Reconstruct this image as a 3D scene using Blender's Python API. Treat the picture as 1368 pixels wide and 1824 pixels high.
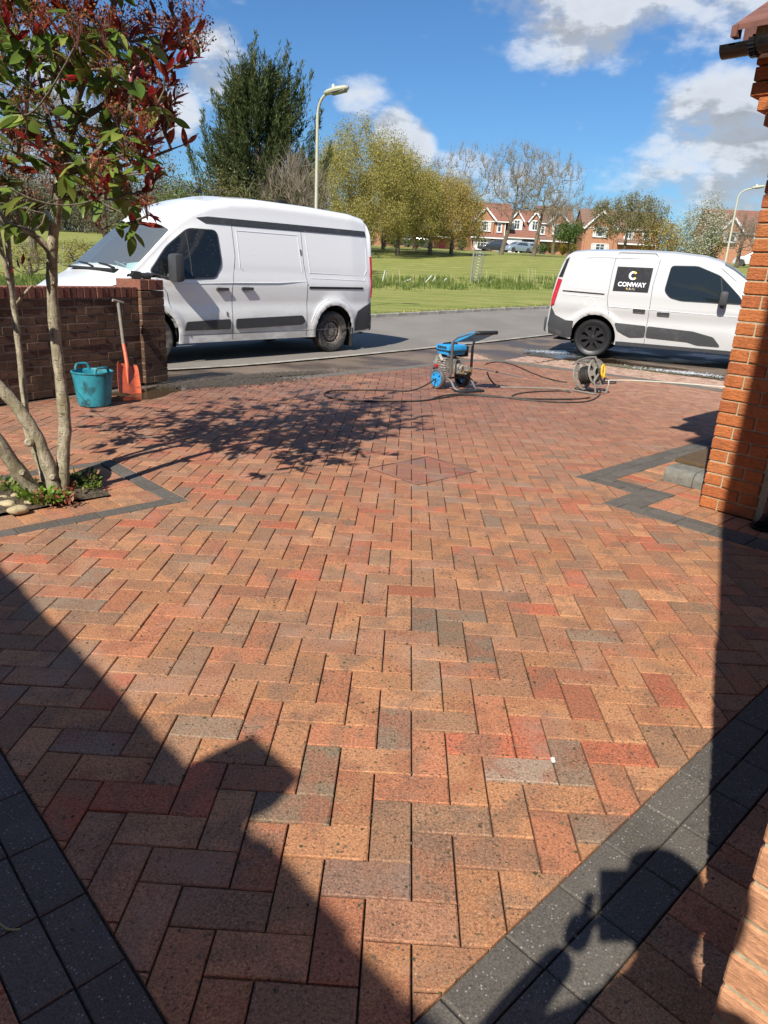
import bpy, bmesh, math, random
import numpy as np
from mathutils import Vector, Matrix, Euler
random.seed(7); rng = np.random.default_rng(7)
for o in list(bpy.data.objects): bpy.data.objects.remove(o)
S = bpy.context.scene
COL = S.collection
R = math.radians

# ------------------------------------------------------------------ camera
FPX, CXP, CYP, HC = 1243.73, 684.0, 912.0, 1.3151
PIT, ROL, YAW = R(19.19396), R(-2.92125), R(-1.16787)
_F = np.array([math.sin(YAW)*math.cos(PIT), math.cos(YAW)*math.cos(PIT), -math.sin(PIT)])
_r = np.array([math.cos(YAW), -math.sin(YAW), 0.0]); _d = np.cross(_F, _r)
_R = _r*math.cos(ROL)+_d*math.sin(ROL); _D = -_r*math.sin(ROL)+_d*math.cos(ROL)
CAM = np.array([0, 0, HC])
cd = bpy.data.cameras.new('camera'); cam = bpy.data.objects.new('camera', cd); COL.objects.link(cam)
m = Matrix(((_R[0], -_D[0], -_F[0], 0), (_R[1], -_D[1], -_F[1], 0), (_R[2], -_D[2], -_F[2], HC), (0, 0, 0, 1)))
cam.matrix_world = m
cd.sensor_fit = 'HORIZONTAL'; cd.sensor_width = 36.0; cd.lens = FPX/1368*36.0
cd.clip_start = 0.02; cd.clip_end = 3000
S.camera = cam
def ray(px, py):
    return _F+_R*(px-CXP)/FPX+_D*(py-CYP)/FPX
def atY(px, py, Y):                        # point on the pixel's ray at forward distance Y
    d = ray(px, py); return CAM+d*(Y/d[1])
def onz(px, py, z=0.0):                    # point on the pixel's ray at height z
    d = ray(px, py); return CAM+d*((z-HC)/d[2])

# ------------------------------------------------------------------ light
SUN_EL = 43.5; SUN_AZ = 23.0               # shadows fall towards (sin az, cos az)
sd = bpy.data.lights.new('sun', 'SUN'); so = bpy.data.objects.new('sun', sd); COL.objects.link(so)
sd.energy = 5.0; sd.angle = R(0.53); sd.color = (1.0, 0.95, 0.87)
travel = Vector((math.sin(R(SUN_AZ))*math.cos(R(SUN_EL)), math.cos(R(SUN_AZ))*math.cos(R(SUN_EL)), -math.sin(R(SUN_EL))))
so.rotation_euler = travel.to_track_quat('-Z', 'Y').to_euler(); so.location = (-4, -9, 12)

W = bpy.data.worlds.new('World'); S.world = W; W.use_nodes = True; W.cycles.sampling_method = 'MANUAL'; W.cycles.sample_map_resolution = 512
wn, wl = W.node_tree.nodes, W.node_tree.links
wn.clear()
def N(t, x=None, nodes=None, **kw):
    n = (nodes or wn).new(t)
    for k, v in kw.items(): setattr(n, k, v)
    return n
wo = N('ShaderNodeOutputWorld'); bg = N('ShaderNodeBackground'); bg.inputs['Strength'].default_value = 0.061
sky = N('ShaderNodeTexSky', sky_type='NISHITA', sun_disc=False)
sky.sun_elevation = R(SUN_EL); sky.sun_rotation = math.atan2(-travel.x, -travel.y) % (2*math.pi)
sky.air_density = 1.15; sky.dust_density = 0.35; sky.ozone_density = 2.2; sky.altitude = 100
tc = N('ShaderNodeTexCoord')
def wmath(op, a, b=None, c=None, clamp=False):
    n = N('ShaderNodeMath', operation=op, use_clamp=clamp)
    for i, v in enumerate((a, b, c)):
        if v is None: continue
        if isinstance(v, (int, float)): n.inputs[i].default_value = v
        else: wl.new(v, n.inputs[i])
    return n.outputs[0]
def wsmooth(v, lo, hi, a=0.0, b=1.0):
    n = N('ShaderNodeMapRange', interpolation_type='SMOOTHSTEP')
    n.inputs[1].default_value = lo; n.inputs[2].default_value = hi; n.inputs[3].default_value = a; n.inputs[4].default_value = b
    wl.new(v, n.inputs[0]); return n.outputs[0]
nrm = N('ShaderNodeVectorMath', operation='NORMALIZE'); wl.new(tc.outputs['Generated'], nrm.inputs[0])
DIR = nrm.outputs[0]
sep = N('ShaderNodeSeparateXYZ'); wl.new(DIR, sep.inputs[0])
stz = N('ShaderNodeVectorMath', operation='MULTIPLY'); wl.new(DIR, stz.inputs[0]); stz.inputs[1].default_value = (1, 1, 1.9)
def wnoise(scale, det, off=(0, 0, 0), rough=0.55):
    a = N('ShaderNodeVectorMath', operation='ADD'); wl.new(stz.outputs[0], a.inputs[0]); a.inputs[1].default_value = off
    n = N('ShaderNodeTexNoise'); n.inputs['Scale'].default_value = scale; n.inputs['Detail'].default_value = det
    n.inputs['Roughness'].default_value = rough; wl.new(a.outputs[0], n.inputs['Vector']); return n.outputs['Fac']
# cumulus where the photograph has it (pixel -> direction), noise everywhere else round the sky
CL = [(985, 10, 4.4, 1.0), (900, 15, 3.0, .8), (1070, -5, 3.6, .9), (1180, -60, 4.0, .9), (1290, -45, 4.2, .95), (1385, -30, 3.6, .9), (1270, 270, 5.2, 1.0), (1185, 300, 4.0, .9), (1345, 335, 5.5, 1.0),
      (1340, 220, 4.0, .9), (1140, 340, 4.0, .8), (1020, 278, 2.8, .75), (980, 330, 3.6, .55), (705, 232, 1.7, .9), (735, 255, 1.8, .85), (640, 168, 2.2, .42), (388, 122, 2.6, .72),
      (425, 140, 2.0, .6), (310, 195, 2.2, .7), (290, 150, 2, .4), (1215, 145, 2.6, .38), (1130, 150, 2.4, .30), (930, 222, 1.0, .45), (880, 300, 4, .30), (60, 90, 5, .5), (150, 300, 5, .5)]
acc = None
for px, py, rad, wgt in CL:
    d = ray(px, py); d = d/np.linalg.norm(d)
    dp = N('ShaderNodeVectorMath', operation='DOT_PRODUCT'); wl.new(DIR, dp.inputs[0]); dp.inputs[1].default_value = d
    v = wsmooth(dp.outputs['Value'], math.cos(R(rad*1.25)), math.cos(R(rad*.25)), 0.0, wgt)
    acc = v if acc is None else wmath('MAXIMUM', acc, v)
n1 = wnoise(6.5, 6, (3.1, 1.7, .4), .58)
n2 = wnoise(6.5, 6, (3.1-.015, 1.7-.03, .4+.06), .58)
big = wnoise(1.6, 3, (7.3, 2.2, 5.0), .5)
outside = wsmooth(sep.outputs['Y'], .70, .2, 0.0, 1.0)      # the rest of the sky carries clouds of the same kind
gen = wmath('MULTIPLY', wsmooth(big, .46, .66, 0.0, 0.85), outside)
base = wmath('MAXIMUM', acc, gen)
def dens(nz): return wmath('ADD', wmath('MULTIPLY', base, .55), wmath('MULTIPLY', wmath('SUBTRACT', nz, .5), 2.1))
d1 = dens(n1); d2 = dens(n2)
mask = wsmooth(d1, .20, .66)
lit = wsmooth(wmath('SUBTRACT', d1, d2), -.10, .12)
thick = wsmooth(d1, .35, .85)
shade = wmath('SUBTRACT', wmath('ADD', .72, wmath('MULTIPLY', lit, .46)), wmath('MULTIPLY', thick, .20))
hb = N('ShaderNodeCombineXYZ')
cmul = N('ShaderNodeVectorMath', operation='SCALE'); cmul.inputs[0].default_value = (8.6, 9.0, 9.6); wl.new(shade, cmul.inputs['Scale'])
mixc = N('ShaderNodeMixRGB'); wl.new(wmath('MULTIPLY', mask, .90), mixc.inputs[0])
sks = N('ShaderNodeMixRGB', blend_type='MULTIPLY'); sks.inputs[0].default_value = 1.0; wl.new(sky.outputs[0], sks.inputs[1]); sks.inputs[2].default_value = (.60, .98, 1.40, 1)
wl.new(sks.outputs[0], mixc.inputs[1]); wl.new(cmul.outputs[0], mixc.inputs[2])
wl.new(mixc.outputs[0], bg.inputs['Color']); wl.new(bg.outputs[0], wo.inputs['Surface'])

S.view_settings.view_transform = 'Standard'; S.view_settings.look = 'None'
S.view_settings.gamma = 1.0; S.view_settings.use_curve_mapping = False
S.view_settings.exposure = 0.48
S.render.engine = 'CYCLES'
S.cycles.max_bounces = 4; S.cycles.diffuse_bounces = 2; S.cycles.glossy_bounces = 3; S.cycles.transparent_max_bounces = 8

# ------------------------------------------------------------------ helpers: materials
_M = {}
class NT:
    def __init__(s, name):
        s.m = bpy.data.materials.new(name); s.m.use_nodes = True
        s.t = s.m.node_tree; s.n = s.t.nodes; s.l = s.t.links
        s.b = s.n['Principled BSDF']
    def new(s, t, **kw):
        n = s.n.new(t)
        for k, v in kw.items(): setattr(n, k, v)
        return n
    def math(s, op, a, b=None, clamp=False):
        n = s.new('ShaderNodeMath', operation=op, use_clamp=clamp)
        for i, v in enumerate((a, b)):
            if v is None: continue
            if isinstance(v, (int, float)): n.inputs[i].default_value = v
            else: s.l.new(v, n.inputs[i])
        return n.outputs[0]
    def rng(s, v, lo, hi, a=0.0, b=1.0, smooth=True):
        n = s.new('ShaderNodeMapRange', interpolation_type='SMOOTHSTEP' if smooth else 'LINEAR')
        for i, x in ((1, lo), (2, hi), (3, a), (4, b)): n.inputs[i].default_value = x
        s.l.new(v, n.inputs[0]); return n.outputs[0]
    def coord(s, kind='pos'):
        if kind == 'pos': return s.new('ShaderNodeNewGeometry').outputs['Position']
        return s.new('ShaderNodeTexCoord').outputs['Object']
    def noise(s, vec, scale, det=4, rough=.55, off=None, stretch=None):
        if stretch:
            k = s.new('ShaderNodeVectorMath', operation='MULTIPLY'); s.l.new(vec, k.inputs[0]); k.inputs[1].default_value = stretch; vec = k.outputs[0]
        if off:
            k = s.new('ShaderNodeVectorMath', operation='ADD'); s.l.new(vec, k.inputs[0]); k.inputs[1].default_value = off; vec = k.outputs[0]
        n = s.new('ShaderNodeTexNoise'); n.inputs['Scale'].default_value = scale; n.inputs['Detail'].default_value = det
        n.inputs['Roughness'].default_value = rough; s.l.new(vec, n.inputs['Vector']); return n.outputs['Fac']
    def mix(s, f, a, b, mode='MIX'):
        n = s.new('ShaderNodeMixRGB', blend_type=mode)
        for i, v in enumerate((f, a, b)):
            if isinstance(v, (int, float)): n.inputs[i].default_value = v
            elif isinstance(v, tuple): n.inputs[i].default_value = (*v[:3], 1)
            else: s.l.new(v, n.inputs[i])
        return n.outputs[0]
    def bump(s, h, strength=.3, dist=.01):
        n = s.new('ShaderNodeBump'); n.inputs['Strength'].default_value = strength; n.inputs['Distance'].default_value = dist
        s.l.new(h, n.inputs['Height']); s.l.new(n.outputs[0], s.b.inputs['Normal'])
    def col(s, v):
        if isinstance(v, tuple): s.b.inputs['Base Color'].default_value = (*v[:3], 1)
        else: s.l.new(v, s.b.inputs['Base Color'])
    def rough(s, v):
        if isinstance(v, (int, float)): s.b.inputs['Roughness'].default_value = v
        else: s.l.new(v, s.b.inputs['Roughness'])
def simple(name, col, rough=.6, metal=0.0, var=.12, scale=20, bump=0.0, dirt=None, coat=0.0, dscale=4, spec=None):
    """plain surface: colour with a little noise, optional dirt colour"""
    if name in _M: return _M[name]
    t = NT(name); p = t.coord('obj')
    nz = t.noise(p, scale, 5)
    k = t.rng(nz, .3, .7, 1-var, 1+var, False)
    cm = t.new('ShaderNodeVectorMath', operation='SCALE'); cm.inputs[0].default_value = col[:3]; t.l.new(k, cm.inputs['Scale'])
    c = cm.outputs[0]
    if dirt:
        dm = t.rng(t.noise(p, dscale, 6, .65, off=(3, 8, 1)), dirt[3], dirt[3]+.22)
        c = t.mix(t.math('MULTIPLY', dm, dirt[4]), c, dirt[:3])
    t.col(c); t.rough(t.rng(nz, .3, .7, max(.02, rough-.07), min(1, rough+.07), False)); t.b.inputs['Metallic'].default_value = metal
    if coat: t.b.inputs['Coat Weight'].default_value = coat; t.b.inputs['Coat Roughness'].default_value = .05
    if spec is not None: t.b.inputs['Specular IOR Level'].default_value = spec
    if bump: t.bump(t.noise(p, scale*2.3, 4), bump, .006)
    _M[name] = t.m; return t.m

# ------------------------------------------------------------------ helpers: meshes and objects
def npmesh(name, V, Fs, smooth=False, col=None):
    """V (n,3); Fs list of arrays of faces (each (m,3) or (m,4))"""
    me = bpy.data.meshes.new(name)
    V = np.asarray(V, np.float32); me.vertices.add(len(V)); me.vertices.foreach_set('co', V.ravel())
    Fs = [np.asarray(f, np.int32) for f in Fs if len(f)]
    lo = np.concatenate([f.ravel() for f in Fs]); cnt = np.concatenate([np.full(len(f), f.shape[1], np.int32) for f in Fs])
    st = np.concatenate([[0], np.cumsum(cnt)[:-1]]).astype(np.int32)
    me.loops.add(len(lo)); me.loops.foreach_set('vertex_index', lo)
    me.polygons.add(len(cnt)); me.polygons.foreach_set('loop_start', st)
    me.update(calc_edges=True); me.validate()
    if smooth: me.polygons.foreach_set('use_smooth', np.ones(len(me.polygons), bool))
    if col is not None:                     # per-vertex colour
        a = me.color_attributes.new('tint', 'FLOAT_COLOR', 'POINT'); c = np.ones((len(V), 4), np.float32); c[:, :3] = col; a.data.foreach_set('color', c.ravel())
    return me
class MB:
    """collects simple solids; build() makes ONE mesh object"""
    def __init__(s): s.v = []; s.f = []; s.c = []
    def add(s, vs, fs, c=None):
        o = len(s.v); s.v += [tuple(v) for v in vs]; s.f += [tuple(i+o for i in f) for f in fs]
        if c is not None: s.c += [c]*len(vs)
        return s
    def box(s, c, size, rot=None, bev=0.0, col=None):
        sx, sy, sz = [k/2 for k in size]
        if bev:
            b = min(bev, sx*.9, sy*.9, sz*.9)
            bm = bmesh.new(); bmesh.ops.create_cube(bm, size=1.0)
            for v in bm.verts: v.co = Vector((v.co.x*sx*2, v.co.y*sy*2, v.co.z*sz*2))
            bmesh.ops.bevel(bm, geom=bm.edges[:], offset=b, segments=2, profile=.6, affect='EDGES')
            vs = [v.co.copy() for v in bm.verts]; bm.verts.index_update(); fs = [[v.index for v in f.verts] for f in bm.faces]; bm.free()
        else:
            vs = [Vector((x*sx, y*sy, z*sz)) for x in (-1, 1) for y in (-1, 1) for z in (-1, 1)]
            fs = [(0, 1, 3, 2), (4, 6, 7, 5), (0, 4, 5, 1), (2, 3, 7, 6), (0, 2, 6, 4), (1, 5, 7, 3)]
        if rot is not None: vs = [rot @ v for v in vs]
        c = Vector(c); return s.add([v+c for v in vs], fs, col)
    def tube(s, pts, r, n=8, cap=True, col=None):
        pts = [Vector(p) for p in pts]; rs = r if isinstance(r, (list, tuple, np.ndarray)) else [r]*len(pts)
        vs = []; prev = None
        for i, p in enumerate(pts):
            t = (pts[min(i+1, len(pts)-1)]-pts[max(i-1, 0)])
            t = t.normalized() if t.length > 1e-9 else Vector((0, 0, 1))
            if prev is None: u = t.orthogonal().normalized()
            else:
                u = prev-t*prev.dot(t); u = u.normalized() if u.length > 1e-6 else t.orthogonal().normalized()
            prev = u; w = t.cross(u)
            for k in range(n):
                a = 2*math.pi*k/n; vs.append(p+(u*math.cos(a)+w*math.sin(a))*rs[i])
        fs = [(i*n+k, i*n+(k+1) % n, (i+1)*n+(k+1) % n, (i+1)*n+k) for i in range(len(pts)-1) for k in range(n)]
        if cap: fs += [tuple(range(n-1, -1, -1)), tuple(range((len(pts)-1)*n, len(pts)*n))]
        return s.add(vs, fs, col)
    def lathe(s, prof, n=24, M=None, cap=True, col=None):
        """prof [(r,z)] about z, then transformed by matrix M"""
        vs = [Vector((r*math.cos(2*math.pi*k/n), r*math.sin(2*math.pi*k/n), z)) for r, z in prof for k in range(n)]
        L = len(prof)
        fs = [(i*n+k, i*n+(k+1) % n, (i+1)*n+(k+1) % n, (i+1)*n+k) for i in range(L-1) for k in range(n)]
        if cap: fs += [tuple(range(n-1, -1, -1)), tuple(range((L-1)*n, L*n))]
        if M is not None: vs = [M @ v for v in vs]
        return s.add(vs, fs, col)
    def prism(s, poly, h0, h1, M=None, col=None):
        """polygon in xy extruded z h0..h1, transformed by M"""
        n = len(poly); vs = [Vector((x, y, h0)) for x, y in poly]+[Vector((x, y, h1)) for x, y in poly]
        fs = [tuple(range(n-1, -1, -1)), tuple(range(n, 2*n))]+[(i, (i+1) % n, n+(i+1) % n, n+i) for i in range(n)]
        if M is not None: vs = [M @ v for v in vs]
        return s.add(vs, fs, col)
    def mesh(s, name, smooth=False):
        me = bpy.data.meshes.new(name); me.from_pydata(s.v, [], s.f); me.update()
        bm = bmesh.new(); bm.from_mesh(me); bmesh.ops.recalc_face_normals(bm, faces=bm.faces[:]); bm.to_mesh(me); bm.free()
        if smooth: me.polygons.foreach_set('use_smooth', np.ones(len(me.polygons), bool)); me.set_sharp_from_angle(angle=R(40))
        if s.c and len(s.c) == len(s.v):
            a = me.color_attributes.new('tint', 'FLOAT_COLOR', 'POINT'); c = np.ones((len(s.v), 4), np.float32); c[:, :3] = np.array(s.c); a.data.foreach_set('color', c.ravel())
        return me
    def build(s, name, mat, parent=None, smooth=False): return link(name, s.mesh(name, smooth), mat, parent)
def link(name, me, mat=None, parent=None, loc=None, rot=None):
    o = bpy.data.objects.new(name, me); COL.objects.link(o)
    if mat is not None and me is not None and not me.materials: me.materials.append(mat)
    if parent is not None: o.parent = parent
    if loc is not None: o.location = loc
    if rot is not None: o.rotation_euler = rot
    return o
def tag(o, label, cat, group=None, kind=None):
    o['label'] = label; o['category'] = cat
    if group: o['group'] = group
    if kind: o['kind'] = kind
    return o
def thing(name, label, cat, loc=(0, 0, 0), rz=0.0, group=None):
    o = bpy.data.objects.new(name, None); COL.objects.link(o); o.empty_display_size = .1
    o.location = loc; o.rotation_euler = (0, 0, rz); return tag(o, label, cat, group)
def struct(o): o['kind'] = 'structure'; return o
def stuff(o): o['kind'] = 'stuff'; return o
def Tm(loc=(0, 0, 0), rot=(0, 0, 0)): return Matrix.Translation(Vector(loc)) @ Euler(rot).to_matrix().to_4x4()
RX90 = Euler((math.pi/2, 0, 0)).to_matrix().to_4x4(); RY90 = Euler((0, math.pi/2, 0)).to_matrix().to_4x4()
# house axes: a runs along (1,1), b along (-1,1)
Q = math.sqrt(.5)
def ab(a, b): return (Q*(a-b), Q*(a+b))
def sstep(x, lo, hi):
    t = np.clip((np.asarray(x, float)-lo)/(hi-lo), 0, 1); return t*t*(3-2*t)
_PY = [-50, 13, 20, 27, 38, 65, 90, 115, 200, 420]; _PZ = [0, 0, .12, .22, .66, 2.85, 3.9, 4.6, 5.2, 5.4]
def gz(x, y):
    """height of the ground: level drive, carriageway falling a little to the left, field rising beyond"""
    x = np.asarray(x, float); y = np.asarray(y, float)
    tilt = .0144*np.minimum(x-3.3, 0)*sstep(y, 7, 10.5)
    tilt = np.maximum(tilt, -.16)*(1-sstep(y, 20, 40))
    r = sum(np.interp(y+k, _PY, _PZ) for k in (-1.5, 0, 1.5))/3
    r = np.where(y < 11.5, 0, r)
    return tilt+r
def gzf(x, y): return float(gz(x, y))
# ------------------------------------------------------------------ ground, road, drive
def grass_mat(name, c1, c2, c3, stripes=True):
    t = NT(name); p = t.coord()
    big = t.noise(p, .35, 4); fine = t.noise(p, 9, 6, .7, stretch=(1, .45, 1)); mid = t.noise(p, 2.2, 5, .65, stretch=(.5, 1.6, 1))
    c = t.mix(t.rng(mid, .38, .62), c1, c2); c = t.mix(t.math('MULTIPLY', t.rng(fine, .48, .70), .75), c, c3)
    if stripes:                                    # mown swathes with dry clippings
        w = t.new('ShaderNodeTexWave', wave_type='BANDS', bands_direction='Y'); w.inputs['Scale'].default_value = .16; w.inputs['Distortion'].default_value = 9.0
        w.inputs['Detail'].default_value = 4; w.inputs['Detail Scale'].default_value = 1.2; t.l.new(p, w.inputs['Vector'])
        c = t.mix(t.math('MULTIPLY', t.rng(w.outputs['Fac'], .5, .95), .35), c, (.38, .33, .12)); pt = t.noise(p, 1.1, 5, .7, stretch=(.45, 1.5, 1), off=(2, 9, 0)); c = t.mix(t.rng(pt, .48, .66, 0, .6), c, (.34, .31, .11)); c = t.mix(t.rng(pt, .30, .42, .5, 0), c, (.11, .16, .035))
    c = t.mix(t.rng(big, .35, .7, 0, .35), c, (.20, .20, .055))
    t.col(c); t.rough(.9); t.b.inputs['Specular IOR Level'].default_value = .15; t.bump(fine, .6, .05); return t.m
MAT_GRASS = grass_mat('mown_grass', (.165, .205, .042), (.245, .255, .068), (.105, .145, .03))
U2 = np.array([.64, .7684]); N2 = np.array([-.7684, .64]); P0 = np.array([.05, 12.83])
def rd(s, t): q = P0+U2*s+N2*t; return (float(q[0]), float(q[1]))
def sheet(name, P, mat, dz=0.0):
    """P grid array (r,c,2) -> sheet following the ground"""
    r, c = P.shape[:2]; z = gz(P[..., 0], P[..., 1])+dz
    V = np.concatenate([P.reshape(-1, 2), z.reshape(-1, 1)], 1); i = np.arange(r*c).reshape(r, c)
    f = np.stack([i[:-1, :-1], i[:-1, 1:], i[1:, 1:], i[1:, :-1]], -1).reshape(-1, 4)
    return struct(link(name, npmesh(name, V, [f], True), mat))
xs = np.concatenate([np.linspace(-400, -60, 18)[:-1], np.linspace(-60, 60, 61)[:-1], np.linspace(60, 400, 18)])
ys = np.concatenate([np.linspace(-60, 0, 7)[:-1], np.linspace(0, 70, 71)[:-1], np.linspace(70, 900, 60)])
G = np.stack(np.meshgrid(xs, ys), -1)
# the one big sheet: grass beyond the far kerb, everything nearer lies on it
off = (G[..., 0]-P0[0])*N2[0]+(G[..., 1]-P0[1])*N2[1]
og = sheet('ground', G, MAT_GRASS, 0.0)
co = np.zeros(len(og.data.vertices)*3, np.float32); og.data.vertices.foreach_get('co', co); co = co.reshape(-1, 3)
co[:, 2] -= .12*(1-sstep(off.ravel(), 5.3, 6.6)); og.data.vertices.foreach_set('co', co.ravel()); og.data.update()

def asphalt(name, c1, c2, wet=0.0):
    t = NT(name); p = t.coord()
    fine = t.noise(p, 95, 5, .7); big = t.noise(p, .8, 6, .6, stretch=(1, .5, 1)); mid = t.noise(p, 6, 4)
    c = t.mix(t.rng(big, .35, .65), c1, c2); c = t.mix(t.rng(fine, .45, .72, 0, .6), c, tuple(x*1.7 for x in c1))
    w = t.rng(t.noise(p, .9, 5, .6, off=(4, 1, 0)), .42, .60)
    if wet:
        c = t.mix(t.math('MULTIPLY', w, wet), c, tuple(x*.42 for x in c1)); t.rough(t.math('SUBTRACT', .88, t.math('MULTIPLY', w, wet*.62)))
    else: t.rough(.88)
    t.col(c); t.bump(fine, .45, .006); return t.m
MAT_ROAD = asphalt('road_asphalt', (.175, .155, .130), (.22, .195, .165)); MAT_APRON = asphalt('apron_asphalt', (.135, .098, .07), (.18, .135, .10), .75)
def strip(s0, s1, t0, t1, ns, nt):
    return np.array([[rd(a, b) for a in np.linspace(s0, s1, ns)] for b in np.linspace(t0, t1, nt)])
sheet('road', strip(-70, 90, .06, 5.06, 160, 10), MAT_ROAD, .0)
sheet('apron', strip(-70, 60, -16, -.06, 130, 26), MAT_APRON, -.016)
MAT_KERB = simple('kerb_concrete', (.36, .33, .28), .9, var=.25, scale=14, bump=.4, dirt=(.16, .13, .09, .45, .7))
ks = sheet('channel_strip', strip(-40, 60, -.06, .06, 200, 2), MAT_KERB, .005)
kerb = struct(link('kerb', None))
for k in range(60):                                 # far kerb, stone by stone
    s = -22+k*.915
    (x0, y0), (x1, y1) = rd(s+.006, 5.0), rd(s+.909, 5.0)
    b = MB(); d = Vector((x1-x0, y1-y0, gzf(x1, y1)-gzf(x0, y0))); n = Vector((N2[0], N2[1], 0)); c = Vector(((x0+x1)/2, (y0+y1)/2, (gzf(x0, y0)+gzf(x1, y1))/2))
    b.box((0, 0, 0), (d.length, .125, .22), bev=.014)
    o = b.build('kerbstone', MAT_KERB, kerb); o.location = c+n*.1+Vector((0, 0, -.02+random.uniform(-.004, .004))); o.rotation_euler = (0, -math.atan2(d.z, Vector((d.x, d.y)).length), math.atan2(d.y, d.x))

# ---- polygon tools
def clip(poly, nx, ny, c):                          # keep nx*x+ny*y <= c
    out = []
    for i in range(len(poly)):
        a, b = poly[i], poly[(i+1) % len(poly)]; da = nx*a[0]+ny*a[1]-c; db = nx*b[0]+ny*b[1]-c
        if da <= 0: out.append(a)
        if da*db < 0: k = da/(da-db); out.append((a[0]+(b[0]-a[0])*k, a[1]+(b[1]-a[1])*k))
    return out
def area(p): return .5*abs(sum(p[i][0]*p[(i+1) % len(p)][1]-p[(i+1) % len(p)][0]*p[i][1] for i in range(len(p)))) if len(p) > 2 else 0
def rect_planes(a0, a1, b0, b1):                    # half planes of a rectangle in house axes
    return [(Q, Q, a1), (-Q, -Q, -a0), (-Q, Q, b1), (Q, -Q, -b0)]
def inside(poly, planes):
    for p in planes:
        poly = clip(poly, *p)
        if len(poly) < 3: return []
    return poly
def outside(poly, planes):
    if not inside(poly, planes) or area(inside(poly, planes)) < 1e-7: return [poly]
    out = []
    for (nx, ny, c) in planes:
        q = clip(poly, -nx, -ny, -c)
        if len(q) > 2 and area(q) > 2e-5: out.append(q)
        poly = clip(poly, nx, ny, c)
        if len(poly) < 3: break
    return out
def shrink(poly, d):                                # inset a convex CCW polygon by clipping with moved edges
    s = sum(poly[i][0]*poly[(i+1) % len(poly)][1]-poly[(i+1) % len(poly)][0]*poly[i][1] for i in range(len(poly)))
    if s < 0: poly = poly[::-1]
    out = poly
    for i in range(len(poly)):
        a, b = poly[i], poly[(i+1) % len(poly)]; ex, ey = b[0]-a[0], b[1]-a[1]; L = math.hypot(ex, ey)
        if L < 1e-6: continue
        nx, ny = ey/L, -ex/L
        out = clip(out, nx, ny, nx*a[0]+ny*a[1]-d)
        if len(out) < 3: return []
    return out
CH = .0035; DEP = .014
def paver_solid(poly, z):
    """chamfered block top from an (already gap-shrunk) convex polygon, heights follow z(x,y)"""
    n = len(poly); cx = sum(p[0] for p in poly)/n; cy = sum(p[1] for p in poly)/n
    def ins(p, d):
        vx, vy = p[0]-cx, p[1]-cy; L = math.hypot(vx, vy) or 1; k = max(0, 1-d*1.35/L); return (cx+vx*k, cy+vy*k)
    top = [ins(p, CH) for p in poly]
    vs = [(p[0], p[1], z(*p)-DEP) for p in poly]+[(p[0], p[1], z(*p)-CH*.8) for p in poly]+[(p[0], p[1], z(*p)) for p in top]
    fs = [(i, (i+1) % n, n+(i+1) % n, n+i) for i in range(n)]+[(n+i, n+(i+1) % n, 2*n+(i+1) % n, 2*n+i) for i in range(n)]+[tuple(range(2*n, 3*n))]
    return vs, fs
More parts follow.
